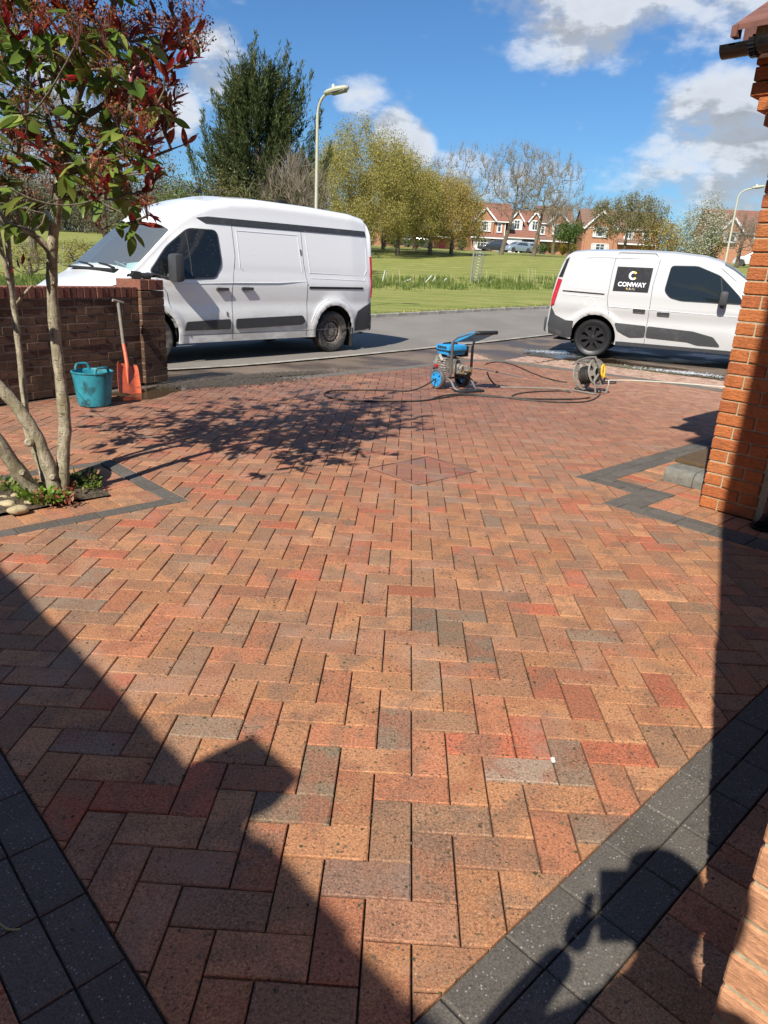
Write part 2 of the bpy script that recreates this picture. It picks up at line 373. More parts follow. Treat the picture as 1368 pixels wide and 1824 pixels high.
def paver_mat(name, source):
    t = NT(name); p = t.coord()
    if source == 'obj': c0 = t.new('ShaderNodeObjectInfo').outputs['Color']
    else: c0 = t.new('ShaderNodeAttribute', attribute_name='tint').outputs['Color']
    bl = t.noise(p, 8.5, 2, .5); bl2 = t.noise(p, 24, 4, .65, off=(5, 2, 0)); gr = t.noise(p, 150, 3, .8); g2 = t.noise(p, 420, 1, .6)
    rp = t.new('ShaderNodeValToRGB'); e = rp.color_ramp.elements; e[0].color = (.16, .11, .072, 1); e[1].color = (.30, .155, .080, 1)
    for x_, c_ in ((.25, (.30, .108, .056)), (.5, (.24, .125, .072)), (.75, (.185, .12, .078))): q_ = e.new(x_); q_.color = (*c_, 1)
    if source == 'obj': t.l.new(t.new('ShaderNodeObjectInfo').outputs['Random'], rp.inputs[0])
    else: t.l.new(t.rng(t.noise(p, 3.3, 2), .3, .7), rp.inputs[0])
    c = t.mix(t.rng(bl, .44, .62, 0, .62), c0, rp.outputs[0])             # brindled second tone drifting across the block
    c = t.mix(t.rng(bl2, .52, .70, 0, .30), c, (.30, .118, .058)); c = t.mix(t.rng(bl2, .28, .44, .40, 0), c, (.13, .095, .065))
    k = t.math('MULTIPLY', t.rng(gr, .28, .72, .42, 1.62, False), t.rng(g2, .25, .75, .66, 1.36, False)); sc = t.new('ShaderNodeVectorMath', operation='SCALE'); t.l.new(c, sc.inputs[0]); t.l.new(k, sc.inputs['Scale'])
    c = sc.outputs[0]
    pit = t.rng(t.noise(p, 88, 2, .55, off=(1, 7, 2)), .62, .68); grain = t.rng(t.noise(p, 175, 1, .5, off=(8, 3, 2)), .70, .75)
    c = t.mix(t.math('MULTIPLY', pit, .66), c, (.055, .038, .028)); c = t.mix(t.math('MULTIPLY', grain, .60), c, (.56, .46, .36))
    # damp ground near the wall, tub and pressure washer (stain of its own shape)
    sx = t.new('ShaderNodeSeparateXYZ'); t.l.new(p, sx.inputs[0])
    w = t.math('MULTIPLY', t.rng(sx.outputs[1], 4.6, 7.8), t.rng(sx.outputs[0], 4.0, -.6)); w = t.math('MULTIPLY', w, t.rng(t.noise(p, 1.3, 5, .6), .32, .56))
    c = t.mix(t.math('MULTIPLY', w, .62), c, t.mix(1.0, c, (.52, .46, .48), 'MULTIPLY'))
    lime = t.math('MULTIPLY', t.rng(t.noise(p, 3.1, 5, .6, off=(9, 4, 0)), .52, .72), .36); c = t.mix(lime, c, (.33, .25, .19))
    t.col(c); t.rough(t.math('SUBTRACT', .86, t.math('MULTIPLY', w, .40))); t.b.inputs['Specular IOR Level'].default_value = .35
    h = t.math('ADD', t.math('MULTIPLY', gr, .8), t.math('SUBTRACT', t.math('MULTIPLY', g2, .3), t.math('MULTIPLY', pit, .8))); t.bump(h, .55, .0025); return t.m
def charcoal_mat(name, source):
    t = NT(name); p = t.coord()
    c0 = t.new('ShaderNodeObjectInfo').outputs['Color']
    gr = t.noise(p, 190, 4, .75); bl = t.noise(p, 5, 4); dust_haze = t.noise(p, 14, 6, .65, off=(2, 7, 0))
    k = t.rng(gr, .3, .7, .48, 1.6, False); sc = t.new('ShaderNodeVectorMath', operation='SCALE'); t.l.new(c0, sc.inputs[0]); t.l.new(k, sc.inputs['Scale']); c = sc.outputs[0]
    c = t.mix(t.rng(bl, .5, .7, 0, .35), c, (.15, .135, .115)); c = t.mix(t.rng(dust_haze, .55, .75, 0, .30), c, (.20, .17, .13))
    v = t.new('ShaderNodeTexVoronoi'); v.inputs['Scale'].default_value = 130; t.l.new(p, v.inputs['Vector']); s2 = t.new('ShaderNodeSeparateColor'); t.l.new(v.outputs['Color'], s2.inputs[0])
    c = t.mix(t.math('MULTIPLY', t.math('MULTIPLY', t.rng(v.outputs['Distance'], .34, .14), t.math('LESS_THAN', s2.outputs[0], .22)), .6), c, (.46, .44, .41))
    t.col(c); t.rough(.86); t.bump(gr, .5, .0025); t.b.inputs['Specular IOR Level'].default_value = .35; return t.m
MAT_PAV = paver_mat('brindle_paver', 'obj'); MAT_PAVS = paver_mat('brindle_paver_far', 'attr'); MAT_CHAR = charcoal_mat('charcoal_paver', 'obj')
PAL = [((.355, .185, .095), 30), ((.36, .16, .088), 24), ((.315, .17, .102), 22), ((.275, .165, .10), 12), ((.375, .128, .072), 8), ((.225, .165, .118), 6), ((.40, .215, .115), 10)]
def pav_col(y=0.0, x=0.0):
    c = random.choices([p[0] for p in PAL], [p[1] for p in PAL])[0]; k = random.uniform(.86, 1.12)
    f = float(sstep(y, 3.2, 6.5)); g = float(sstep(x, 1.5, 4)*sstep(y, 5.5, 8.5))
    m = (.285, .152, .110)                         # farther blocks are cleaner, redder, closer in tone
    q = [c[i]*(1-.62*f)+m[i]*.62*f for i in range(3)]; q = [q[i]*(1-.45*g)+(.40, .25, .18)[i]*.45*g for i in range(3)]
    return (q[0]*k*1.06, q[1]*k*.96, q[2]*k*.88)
# the drive: a bed of jointing sand that the blocks stand in
LM = .102; LX, LY = .7935*LM, 14.5654*LM
FAR = [(-.7554, .6553), None]
def drive_planes():
    pl = []
    pts = [(-4.2, 5.43), (1.1, 11.555), (1.5, 11.68), (1.9, 11.40), (2.5, 10.85), (3.3, 10.15), (9.0, 5.7)]
    for (x0, y0), (x1, y1) in zip(pts[:-1], pts[1:]):
        L = math.hypot(x1-x0, y1-y0); nx, ny = -(y1-y0)/L, (x1-x0)/L; pl.append((nx, ny, nx*x0+ny*y0))
    return pl, pts
DPL, DPTS = drive_planes()
WALL_A = (-2.72, 7.90); WALL_D = np.array([-.4449, -.8956])       # house-side face of the low wall: from its pier, running left and nearer
wn_ = (.8956, -.4449)                                             # its outward normal
WALLPL = (-wn_[0], -wn_[1], -(wn_[0]*(WALL_A[0]+wn_[0]*.10)+wn_[1]*(WALL_A[1]+wn_[1]*.10)))
CUTS = [rect_planes(-4, 4.0, -3, .588), rect_planes(-4, .365, -3, 9), rect_planes(3.86, 12, -3, 2.06), rect_planes(4.24, 12, 1.9, 2.5), rect_planes(.1, 1.82, 3.53, 4.6)]
DIA = rect_planes(3.16, 3.75, 2.985, 3.47)
bx = np.array([[ab(a, b) for a in np.linspace(-1.4, 8.6, 60)] for b in np.linspace(-.5, 8.2, 52)])
drive = sheet('driveway', np.stack(np.meshgrid(np.linspace(-5.4, 8.6, 57), np.linspace(-1.2, 12.4, 55)), -1), None, -.0125)
def sand_mat():
    t = NT('joint_sand'); p = t.coord(); a = t.noise(p, 60, 4); g = t.noise(p, 3.5, 5, .65)
    c = t.mix(t.rng(a, .35, .65), (.026, .019, .014), (.075, .054, .037)); c = t.mix(t.rng(g, .52, .68, 0, .7), c, (.055, .062, .022)); t.col(c); t.rough(.95); t.bump(a, .5, .004); return t.m
drive.data.materials.append(sand_mat())
V_, F_ = np.array([]), None
# trim the bed to the drive outline
bmx = bmesh.new(); bmx.from_mesh(drive.data)
for nx, ny, c in DPL+[WALLPL, (Q, Q, 8.5)]:
    bmesh.ops.bisect_plane(bmx, geom=bmx.verts[:]+bmx.edges[:]+bmx.faces[:], plane_co=(nx*c, ny*c, 0), plane_no=(nx, ny, 0), clear_outer=True)
bmx.to_mesh(drive.data); bmx.free()

cells = []
for u in range(-60, 90):
    for v in range(-30, 115):
        k = (u+v) % 4
        if k == 3: w, h = 2, 1
        elif k == 1: w, h = 1, 2
        else: continue
        x0, y0 = LX+u*LM, LY+v*LM
        poly = [(x0, y0), (x0+w*LM, y0), (x0+w*LM, y0+h*LM), (x0, y0+h*LM)]
        full = True; pcs = [poly]
        for pl in DPL+[WALLPL]:
            nx, ny, c = pl
            if max(nx*p[0]+ny*p[1]-c for p in poly) > 0:
                pcs = [q for q in (clip(q, *pl) for q in pcs) if len(q) > 2]; full = False
        if not pcs: continue
        for cu in CUTS:
            n_ = [];
            for q in pcs:
                r_ = outside(q, cu)
                if not (len(r_) == 1 and r_[0] is q): full = False
                n_ += r_
            pcs = n_
        fin = []
        for q in pcs:
            i_ = inside(q, DIA)
            if i_ and area(i_) > 1e-6:
                full = False; fin += [(x, 0) for x in outside(q, DIA)]
                j_ = inside(q, [(a, b, c-.007) for a, b, c in DIA])
                if len(j_) > 2: fin.append((j_, 1))
            else: fin.append((q, 0))
        for q, dm in fin:
            if area(q) < 9e-5: continue
            cx = sum(p[0] for p in q)/len(q); cy = sum(p[1] for p in q)/len(q)
            cells.append((q, cx, cy, full, u, v, w, dm))
def pxy(x, y, z=0.0):
    q = np.array([x, y, z])-CAM; f = q@_F
    return (CXP+FPX*(q@_R)/f, CYP+FPX*(q@_D)/f, f)
def vis_size(x, y):
    if y < .3: return -1
    X, Y, f = pxy(x, y)
    if f < .2 or X < -25 or X > 1393 or Y > 1850: return -1
    return 1.0/(f*f*f)
order = sorted(range(len(cells)), key=lambda i: -(vis_size(cells[i][1], cells[i][2])*min(1, area(cells[i][0])/.012)))
near = set(order[:300])
pm = MB(); hw, hh = LM-.0021, LM/2-.0021
_p = [(-hw, -hh), (hw, -hh), (hw, hh), (-hw, hh)]
pm.add(*paver_solid(_p, lambda x, y: 0.0)); PAVMESH = pm.mesh('paver'); PAVMESH.materials.append(MAT_PAV)
SPEC = {(2, 1): (.40, .30, .23), (-4, -1): (.24, .18, .125), (1, 8): (.235, .17, .115), (2, 7): (.225, .165, .115), (4, 5): (.39, .15, .085), (5, 4): (.37, .15, .085), (1, -5): (.40, .135, .08), (8, 5): (.41, .14, .08),
        (-2, -3): (.27, .17, .125), (0, -3): (.34, .17, .10), (-1, 12): (.36, .14, .08), (0, 9): (.22, .165, .12), (-4, 0): (.34, .20, .10), (-3, 0): (.25, .19, .13), (-7, 7): (.40, .15, .085), (-8, 8): (.38, .15, .085)}
SV, SF, SC = [], [], []; no = 0
for i, (q, cx, cy, full, u, v, w, dm) in enumerate(cells):
    c = tuple(a*b for a, b in zip(SPEC[(u, v)], (.82, .76, .70))) if (u, v) in SPEC else pav_col(cy, cx)
    if dm: c = tuple(a*b for a, b in zip(c, (.74, .70, .86)))
    z0 = gzf(cx, cy); sl = (gzf(cx+.1, cy)-z0)/.1, (gzf(cx, cy+.1)-z0)/.1
    tx, ty, dz = random.gauss(0, .0045), random.gauss(0, .0045), random.gauss(0, .0009)
    zf = lambda x, y: z0+(sl[0]+tx)*(x-cx)+(sl[1]+ty)*(y-cy)+dz
    if i in near and full:
        o = bpy.data.objects.new('paver', PAVMESH); COL.objects.link(o); o.parent = drive
        o.location = (cx, cy, zf(cx, cy)); o.rotation_euler = (sl[1]+ty, -(sl[0]+tx), (0 if w == 2 else math.pi/2)+random.gauss(0, .004)); o.color = (*c, 1)
        if w == 1: o.rotation_euler = (-(sl[0]+tx), -(sl[1]+ty), math.pi/2+random.gauss(0, .004))
    else:
        q2 = shrink(q, .0023)
        if len(q2) < 3 or area(q2) < 4e-5: continue
        vs, fs = paver_solid(q2, zf)
        if i in near:
            o = MB().add(vs, fs).build('paver', MAT_PAV, drive); o.color = (*c, 1)
        else:
            n0 = len(SV); SV += vs; SF += [tuple(k+n0 for k in f) for f in fs]; SC += [c]*len(vs)
me = bpy.data.meshes.new('paver_field'); me.from_pydata(SV, [], SF); me.update()
a_ = me.color_attributes.new('tint', 'FLOAT_COLOR', 'POINT'); cc = np.ones((len(SV), 4), np.float32); cc[:, :3] = SC; a_.data.foreach_set('color', cc.ravel())
stuff(link('distant_pavers', me, MAT_PAVS, drive))
# ---- edging rows
def row(a0, a1, b0, b1, along, step, name, mat, colf, start=None):
    """one row of blocks filling a rectangle in house axes; along = 'a' or 'b'"""
    lo, hi = (a0, a1) if along == 'a' else (b0, b1); s = lo if start is None else start
    while s > lo+1e-6: s -= step
    while s < hi-.012:
        p, q = max(s, lo), min(s+step, hi); s += step
        if q-p < .012: continue
        poly = [ab(*t) for t in ([(p, b0), (q, b0), (q, b1), (p, b1)] if along == 'a' else [(a0, p), (a1, p), (a1, q), (a0, q)])]
        poly = shrink(poly, .002)
        for pl in DPL+[WALLPL]: poly = clip(poly, *pl) if len(poly) > 2 else poly
        if len(poly) < 3: continue
        cx = sum(t[0] for t in poly)/len(poly); cy = sum(t[1] for t in poly)/len(poly)
        z0 = gzf(cx, cy)+random.gauss(.0005, .001); tx, ty = random.gauss(0, .005), random.gauss(0, .005)
        o = MB().add(*paver_solid(poly, lambda x, y: z0+tx*(x-cx)+ty*(y-cy)+gzf(x, y)-gzf(cx, cy))).build(name, mat, drive); o.color = (*colf(cy), 1)
def chc(y): k = random.uniform(.85, 1.15); return (.098*k, .086*k, .071*k)
E_ = 'edging_paver'
for r, st in ((0, .98), (1, .984)): row(.27-.0*r, 3.86, .488-.1*r, .588-.1*r, 'a', .2, E_, MAT_CHAR, chc, st)
row(.365, 3.86, .2, .388, 'a', .104, 'border_paver', MAT_PAV, lambda y: pav_col(0))
for r, st in ((0, 1.053), (1, 1.057)): row(.265-.098*r, .363-.098*r, .588-.1*r, 4.0, 'b', .204, E_, MAT_CHAR, chc, st)
row(-.03, .167, .3, 4.0, 'b', .104, 'border_paver', MAT_PAV, lambda y: pav_col(0))
for k in (0, 1):
    row(4.24+.1*k, 8.2, 2.40-.1*k, 2.50-.1*k, 'a', .204, E_, MAT_CHAR, chc)
    row(4.24+.1*k, 4.34+.1*k, 1.86+.1*(1-k), 2.40-.1*k, 'b', .204, E_, MAT_CHAR, chc)
    row(3.86+.1*k, 4.24+.1*k, 1.96-.1*k, 2.06-.1*k, 'a', .204, E_, MAT_CHAR, chc)
    row(3.86+.1*k, 3.96+.1*k, .588, 1.96-.1*k, 'b', .204, E_, MAT_CHAR, chc)
row(4.06, 4.333, .388, 1.86, 'b', .104, 'border_paver', MAT_PAV, lambda y: pav_col(3.5))
row(4.34, 4.70, 1.66, 1.86, 'a', .104, 'border_paver', MAT_PAV, lambda y: pav_col(3.5)); row(4.44, 4.70, 1.86, 2.10, 'b', .104, 'border_paver', MAT_PAV, lambda y: pav_col(3.5)); row(4.44, 8.2, 2.10, 2.30, 'a', .104, 'border_paver', MAT_PAV, lambda y: pav_col(3.5))
row(.1, 1.82, 3.53, 3.625, 'a', .204, E_, MAT_CHAR, chc); row(1.72, 1.82, 3.625, 4.6, 'b', .204, E_, MAT_CHAR, chc); row(.1, 1.72, 4.5, 4.6, 'a', .204, E_, MAT_CHAR, chc)
row(.1, 1.72, 3.63, 3.84, 'a', .125, 'border_paver', MAT_PAV, lambda y: pav_col(2)); row(1.50, 1.71, 3.84, 4.5, 'b', .125, 'border_paver', MAT_PAV, lambda y: pav_col(2)); row(.1, 1.5, 4.29, 4.49, 'a', .125, 'border_paver', MAT_PAV, lambda y: pav_col(2))
# far rim of the drive: charcoal course, then pale blocks to the right
def rim(o0, o1, name, mat, colf, i0=0, i1=99, step=.2):
    for k, ((x0, y0), (x1, y1)) in enumerate(zip(DPTS[:-1], DPTS[1:])):
        if not i0 <= k <= i1: continue
        L = math.hypot(x1-x0, y1-y0); d = ((x1-x0)/L, (y1-y0)/L); n = (-d[1], d[0]); m_ = max(1, round(L/step))
        for j in range(m_):
            s0, s1 = L*j/m_, L*(j+1)/m_
            poly = [(x0+d[0]*s+n[0]*t, y0+d[1]*s+n[1]*t) for s, t in ((s0, o0), (s1, o0), (s1, o1), (s0, o1))]
            cx, cy = poly[0][0], poly[0][1]
            if cx < -2.6 or vis_size(cx, cy) < 0 and cx < 4 or cx > 7: continue
            poly = shrink(poly, .002)
            if len(poly) < 3: continue
            o = MB().add(*paver_solid(poly, lambda x, y: gzf(x, y)+.001)).build(name, mat, drive); o.color = (*colf(cy), 1)
rim(.0, .10, E_, MAT_CHAR, lambda y: tuple(1.35*c for c in chc(y))); rim(.103, .203, E_, MAT_CHAR, lambda y: tuple(1.35*c for c in chc(y)))
def buff(y): k = random.uniform(.9, 1.1); return (.47*k, .315*k, .23*k)
BP = []
for k_, ((x0, y0), (x1, y1)) in enumerate(zip(DPTS[:-1], DPTS[1:])):
    if k_ < 1: continue
    L = math.hypot(x1-x0, y1-y0); d = ((x1-x0)/L, (y1-y0)/L); n = (-d[1], d[0])
    for r_ in range(9):
        m_ = max(1, round(L/.2))
        for j in range(m_):
            sh = .1 if r_ % 2 else 0; s0, s1 = max(0, L*j/m_-sh), L*(j+1)/m_-sh
            poly = [(x0+d[0]*s+n[0]*t, y0+d[1]*s+n[1]*t) for s, t in ((s0, .206+r_*.1), (s1, .206+r_*.1), (s1, .306+r_*.1), (s0, .306+r_*.1))]
            if poly[0][0] > 7.5: continue
            q2 = shrink(poly, .0015)
            if len(q2) > 2: BP.append(q2)
SV, SF, SC = [], [], []
for q in BP:
    dz = random.gauss(0, .001); vs, fs = paver_solid(q, lambda x, y: gzf(x, y)+dz); n0 = len(SV); SV += vs; SF += [tuple(k+n0 for k in f) for f in fs]; SC += [buff(0)]*len(vs)
me = bpy.data.meshes.new('crossover_blocks'); me.from_pydata(SV, [], SF); me.update()
a_ = me.color_attributes.new('tint', 'FLOAT_COLOR', 'POINT'); cc = np.ones((len(SV), 4), np.float32); cc[:, :3] = SC; a_.data.foreach_set('color', cc.ravel())
stuff(link('crossover_pavers', me, MAT_PAVS, drive))
# recessed access cover: a steel rim round a square of the same blocks
cov = thing('access_cover', 'recessed square access cover filled with herringbone pavers in middle of drive', 'drain cover', (*ab(3.455, 3.2275), 0), R(45))
MAT_RUST = simple('rusty_steel', (.06, .035, .025), .8, var=.3, scale=60)
for (cx, cy, sx, sy) in ((0, .2425, .59, .008), (0, -.2425, .59, .015), (.295, 0, .008, .485), (-.295, 0, .015, .485)):
    MB().box((cx, cy, -.005), (sx, sy, .008)).build('steel_rim', MAT_RUST, cov)
# ------------------------------------------------------------------ brickwork
def brick_mat(name, cols, rough=.85, crease=.0, wet=0.0):
    t = NT(name); p = t.coord(); oi = t.new('ShaderNodeObjectInfo')
    rp = t.new('ShaderNodeValToRGB'); t.l.new(oi.outputs['Random'], rp.inputs[0]); e = rp.color_ramp.elements
    e[0].position = 0; e[0].color = (*cols[0], 1); e[1].position = 1; e[1].color = (*cols[-1], 1)
    for i, c in enumerate(cols[1:-1]): x = e.new((i+1)/(len(cols)-1)); x.color = (*c, 1)
    a = t.noise(p, 55, 5, .7, stretch=(1, 1, 1.8)); b = t.noise(p, 11, 4, .6, off=(3, 3, 3)); cr = t.noise(p, 26, 6, .75, stretch=(.8, .8, 3.2))
    k = t.rng(a, .3, .7, .72, 1.25, False); sc = t.new('ShaderNodeVectorMath', operation='SCALE'); t.l.new(rp.outputs[0], sc.inputs[0]); t.l.new(k, sc.inputs['Scale'])
    c = t.mix(t.rng(b, .5, .72, 0, .5), sc.outputs[0], tuple(x*.55 for x in cols[0]))
    if wet: c = t.mix(t.rng(t.noise(p, 3, 4, .6), .4, .6, 0, wet), c, tuple(x*.3 for x in cols[0]))
    t.col(c); t.rough(rough); t.b.inputs['Specular IOR Level'].default_value = .3
    t.bump(t.math('ADD', t.math('MULTIPLY', a, .4), t.math('MULTIPLY', cr, 1.0+crease)), .9, .010); return t.m
MAT_ORANGE = brick_mat('orange_brick', [(.50, .155, .05), (.54, .18, .06), (.45, .135, .05), (.52, .19, .07)], crease=1.2)
MAT_BROWN = brick_mat('brown_brick', [(.15, .08, .048), (.19, .105, .062), (.12, .064, .04), (.205, .115, .07)], wet=.55)
MAT_COPING = brick_mat('coping_brick', [(.23, .09, .058), (.26, .11, .07), (.20, .08, .052)])
MAT_MORT = simple('buff_mortar', (.40, .34, .22), .95, var=.22, scale=70, bump=.5, dirt=(.13, .15, .05, .56, .6))
MAT_MORTD = simple('grey_mortar', (.27, .23, .175), .95, var=.25, scale=60, bump=.5, dirt=(.08, .07, .05, .45, .6))
def procedural_brick(name, c1, c2, mort, scale=1.0):
    t = NT(name); g = t.new('ShaderNodeNewGeometry'); s = t.new('ShaderNodeSeparateXYZ'); t.l.new(t.coord('obj'), s.inputs[0])
    cb = t.new('ShaderNodeCombineXYZ'); t.l.new(t.math('ADD', s.outputs[0], s.outputs[1]), cb.inputs[0]); t.l.new(s.outputs[2], cb.inputs[1])
    b = t.new('ShaderNodeTexBrick'); b.inputs['Color1'].default_value = (*c1, 1); b.inputs['Color2'].default_value = (*c2, 1); b.inputs['Mortar'].default_value = (*mort, 1)
    b.inputs['Scale'].default_value = scale; b.inputs['Brick Width'].default_value = .225; b.inputs['Row Height'].default_value = .075; b.inputs['Mortar Size'].default_value = .005
    t.l.new(cb.outputs[0], b.inputs['Vector']); nz = t.noise(t.coord(), 3, 5); c = t.mix(t.rng(nz, .3, .7, 0, .35), b.outputs['Color'], tuple(x*.6 for x in c1)); t.col(c); t.rough(.9); return t.m
MAT_PBRICK = procedural_brick('brick_wall_far', (.40, .13, .05), (.45, .17, .07), (.36, .31, .22))
_BM = {}
def brick_mesh(L, mat, H=.065, D=.1025):
    key = (round(L, 4), mat.name, round(H, 4), round(D, 4))
    if key not in _BM:
        b = MB(); bm = bmesh.new(); bmesh.ops.create_cube(bm, size=1)
        for v in bm.verts: v.co = Vector((v.co.x*L, v.co.y*D, v.co.z*H))
        bmesh.ops.bevel(bm, geom=bm.edges[:], offset=.0035, segments=1, affect='EDGES'); me = bpy.data.meshes.new('brick'); bm.to_mesh(me); bm.free(); me.materials.append(mat); _BM[key] = me
    return _BM[key]
def lay(parent, O, u, n, x0, x1, z, mat, name='brick', H=.065, D=.1025, proud=0.0, off=0.0, step=.225, L=.215, jit=.0018):
    """one course on the face through O (u along, n outward): bricks from x0 to x1, bond offset off"""
    O = Vector((*O, 0)); u3, n3 = Vector((*u, 0)), Vector((*n, 0)); rz = math.atan2(u[1], u[0]); s = x0-off
    while s < x1-.012:
        p, q = max(s, x0), min(s+L, x1); s += step
        if q-p < .02: continue
        o = bpy.data.objects.new(name, brick_mesh(q-p, mat, H, D)); COL.objects.link(o); o.parent = parent
        w = O+u3*((p+q)/2)+n3*(proud-D/2+random.gauss(0, jit)); w.z = z+H/2
        o.location = parent.matrix_world.inverted() @ w if parent.location.length else w; o.rotation_euler = (random.gauss(0, .004), random.gauss(0, .004), rz+random.gauss(0, .003))
# ---- low garden wall with its end pier (left)
wall = thing('garden_wall', 'low dark brown brick wall with soldier coping and end pier beside white van', 'wall')
wu = (float(WALL_D[0]), float(WALL_D[1])); WO = WALL_A; LW = 4.3
for k in range(12):
    lay(wall, WO, wu, wn_, .335, LW, .075*k+.002, MAT_BROWN, off=.1125 if k % 2 else 0.0)
lay(wall, WO, wu, wn_, .337, LW, .903, MAT_COPING, 'coping_brick', H=.105, D=.215, step=.075, L=.067, jit=.002, proud=.004)
for k in range(13):
    z = .075*k+.002
    if k % 2: lay(wall, WO, wu, wn_, .0, .33, z, MAT_BROWN, proud=.045, D=.36, off=.1125)
    else: lay(wall, WO, wu, wn_, .0, .33, z, MAT_BROWN, proud=.045, D=.36)
lay(wall, WO, wu, wn_, .0, .33, .978, MAT_COPING, 'coping_brick', H=.105, D=.36, step=.1105, L=.104, proud=.045)
core = MB(); wr = Euler((0, 0, math.atan2(wu[1], wu[0]))).to_matrix()
def wp(s, t, z): return (WO[0]+wu[0]*s+wn_[0]*t, WO[1]+wu[1]*s+wn_[1]*t, z)
core.box(wp((LW+.3)/2, -.108, .45), (LW-.3, .206, .90), wr); core.box(wp(.165, -.135, .485), (.318, .345, .97), wr); core.box(wp(LW/2+.17, -.108, .955), (LW-.36, .20, .095), wr)
core.build('mortar', MAT_MORTD, wall)
# ---- the house: near corner on the right (its jamb is lit), the projecting wing beyond it
UB = (Q, -Q); NA = (-Q, -Q)                        # along -b, outward -a
def hbox(a0, a1, b0, b1, z0, z1, mb=None):
    m_ = mb or MB(); c = ab((a0+a1)/2, (b0+b1)/2); m_.box((*c, (z0+z1)/2), (a1-a0, b1-b0, z1-z0), Euler((0, 0, R(45))).to_matrix()); return m_
MAT_JAMB_LIT = brick_mat('orange_brick_lit', [(.56, .27, .14), (.60, .30, .16), (.52, .24, .12)])  # paler copy of the house brick: the jamb's sunlit brightness put into the colour
house = thing('house_corner', 'orange brick house corner close at lower right edge with sunlit jamb', 'house')
hbox(1.047, 4.6, -4.0, .193, 0, 5.3).build('wall', MAT_PBRICK, house)
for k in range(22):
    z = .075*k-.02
    lay(house, ab(1.04, .2), UB, NA, 0.0, .66, z, MAT_JAMB_LIT, off=0.0 if k % 2 else .1125)
hbox(1.0445, 1.06, -.45, .196, 0, 1.66).build('mortar', MAT_MORT, house)
m_ = hbox(.9, 4.8, -4.3, .42, 5.3, 5.38); m_.build('soffit', simple('white_upvc', (.75, .75, .73), .35), house)
rf = MB(); z0 = 5.38
pts = [(*ab(.85, .45), z0), (*ab(4.9, .45), z0), (*ab(4.9, -4.4), z0+2.6), (*ab(.85, -4.4), z0+2.6)]
rf.add(pts+[(p[0], p[1], p[2]+.09) for p in pts], [(3, 2, 1, 0), (4, 5, 6, 7), (0, 1, 5, 4), (1, 2, 6, 5), (2, 3, 7, 6), (3, 0, 4, 7)])
MAT_TILE = simple('brown_roof_tile', (.17, .075, .055), .85, var=.3, scale=9, bump=.4); rf.build('roof', MAT_TILE, house)

wing = thing('house_wing', 'orange brick house wing with corbelled eaves behind the doorstep on the right', 'house')
for k in range(29):
    z = .075*k+.004
    if k % 2: lay(wing, ab(4.335, 1.66), UB, NA, 0, .33, z, MAT_ORANGE, D=.215, jit=.003)
    else: lay(wing, ab(4.335, 1.66), UB, NA, 0, .33, z, MAT_ORANGE, D=.215, off=.1125, jit=.003)
    lay(wing, ab(4.352, 1.325), UB, NA, 0, .95, z, MAT_ORANGE, off=.1125 if k % 2 else 0)
for j, (bx_, z) in enumerate(((1.735, 2.135), (1.785, 2.21), (1.835, 2.285), (1.835, 2.36), (1.835, 2.435))):
    lay(wing, ab(4.335, bx_), UB, NA, 0, .44+(bx_-1.66), z, MAT_ORANGE, 'corbel_brick', D=.215, off=.1125 if j % 2 else 0)
cw = hbox(4.342, 8.0, .2, 1.653, 0, 2.46); cw = hbox(4.36, 4.55, 1.5, 1.825, 2.29, 2.5, cw); cw.build('mortar', MAT_MORT, wing)
hbox(4.56, 8.02, 1.50, 1.66, .0, 2.13).build('side_wall', MAT_PBRICK, wing)
MAT_BLK = simple('black_upvc', (.012, .012, .013), .28, var=.2, scale=30, dirt=(.05, .048, .045, .66, .2))
# eaves: gutter, bracket, soffit, tiles bedded on mortar, hidden slab added behind for its shadow
def gutter(parent, a, b0, b1, z, r=.056):
    m_ = MB(); p0, p1 = Vector((*ab(a, b0), z)), Vector((*ab(a, b1), z)); d = (p1-p0).normalized(); n = Vector((-Q, -Q, 0)); vs = []; fs = []
    K = 12
    for e, p in enumerate((p0, p1)):
        for rr in (r, r-.004):
            for k in range(K+1):
                an = math.pi*k/K; vs.append(p+n*(math.cos(an)*rr)-Vector((0, 0, 1))*(math.sin(an)*rr))
    c = K+1
    for k in range(K):
        fs += [(k, k+1, 2*c+k+1, 2*c+k), (c+k, 3*c+k, 3*c+k+1, c+k+1), (k, c+k, c+k+1, k+1), (2*c+k, 2*c+k+1, 3*c+k+1, 3*c+k)]
    fs += [(0, 2*c, 3*c, c), (K, c+K, 3*c+K, 2*c+K), tuple(range(K, -1, -1)), tuple(range(2*c, 2*c+K+1))]
    m_.add(vs, fs); return m_.build('gutter', MAT_BLK, parent, True)
gutter(wing, 4.205, 1.965, .45, 2.505)
m_ = MB()
for e in (1.80,):
    for k in range(13):
        an = math.pi*k/12
        c = ab(4.205-math.cos(an)*.0605, e); m_.box((*c, 2.505-math.sin(an)*.0605), (.014, .03, .018), Euler((0, 0, R(45))).to_matrix())
m_.build('gutter_clip', MAT_BLK, wing)
hbox(4.21, 4.36, .25, 1.83, 2.462, 2.475).build('soffit', simple('white_upvc', (.75, .75, .73), .35), wing); hbox(4.262, 4.282, .25, 1.85, 2.475, 2.56).build('fascia', MAT_BLK, wing)
MAT_BED = simple('bedding_mortar', (.55, .46, .30), .95, var=.25, scale=50, bump=.6)
hbox(4.18, 4.34, .3, 1.80, 2.515, 2.575).build('bedding', MAT_BED, wing)
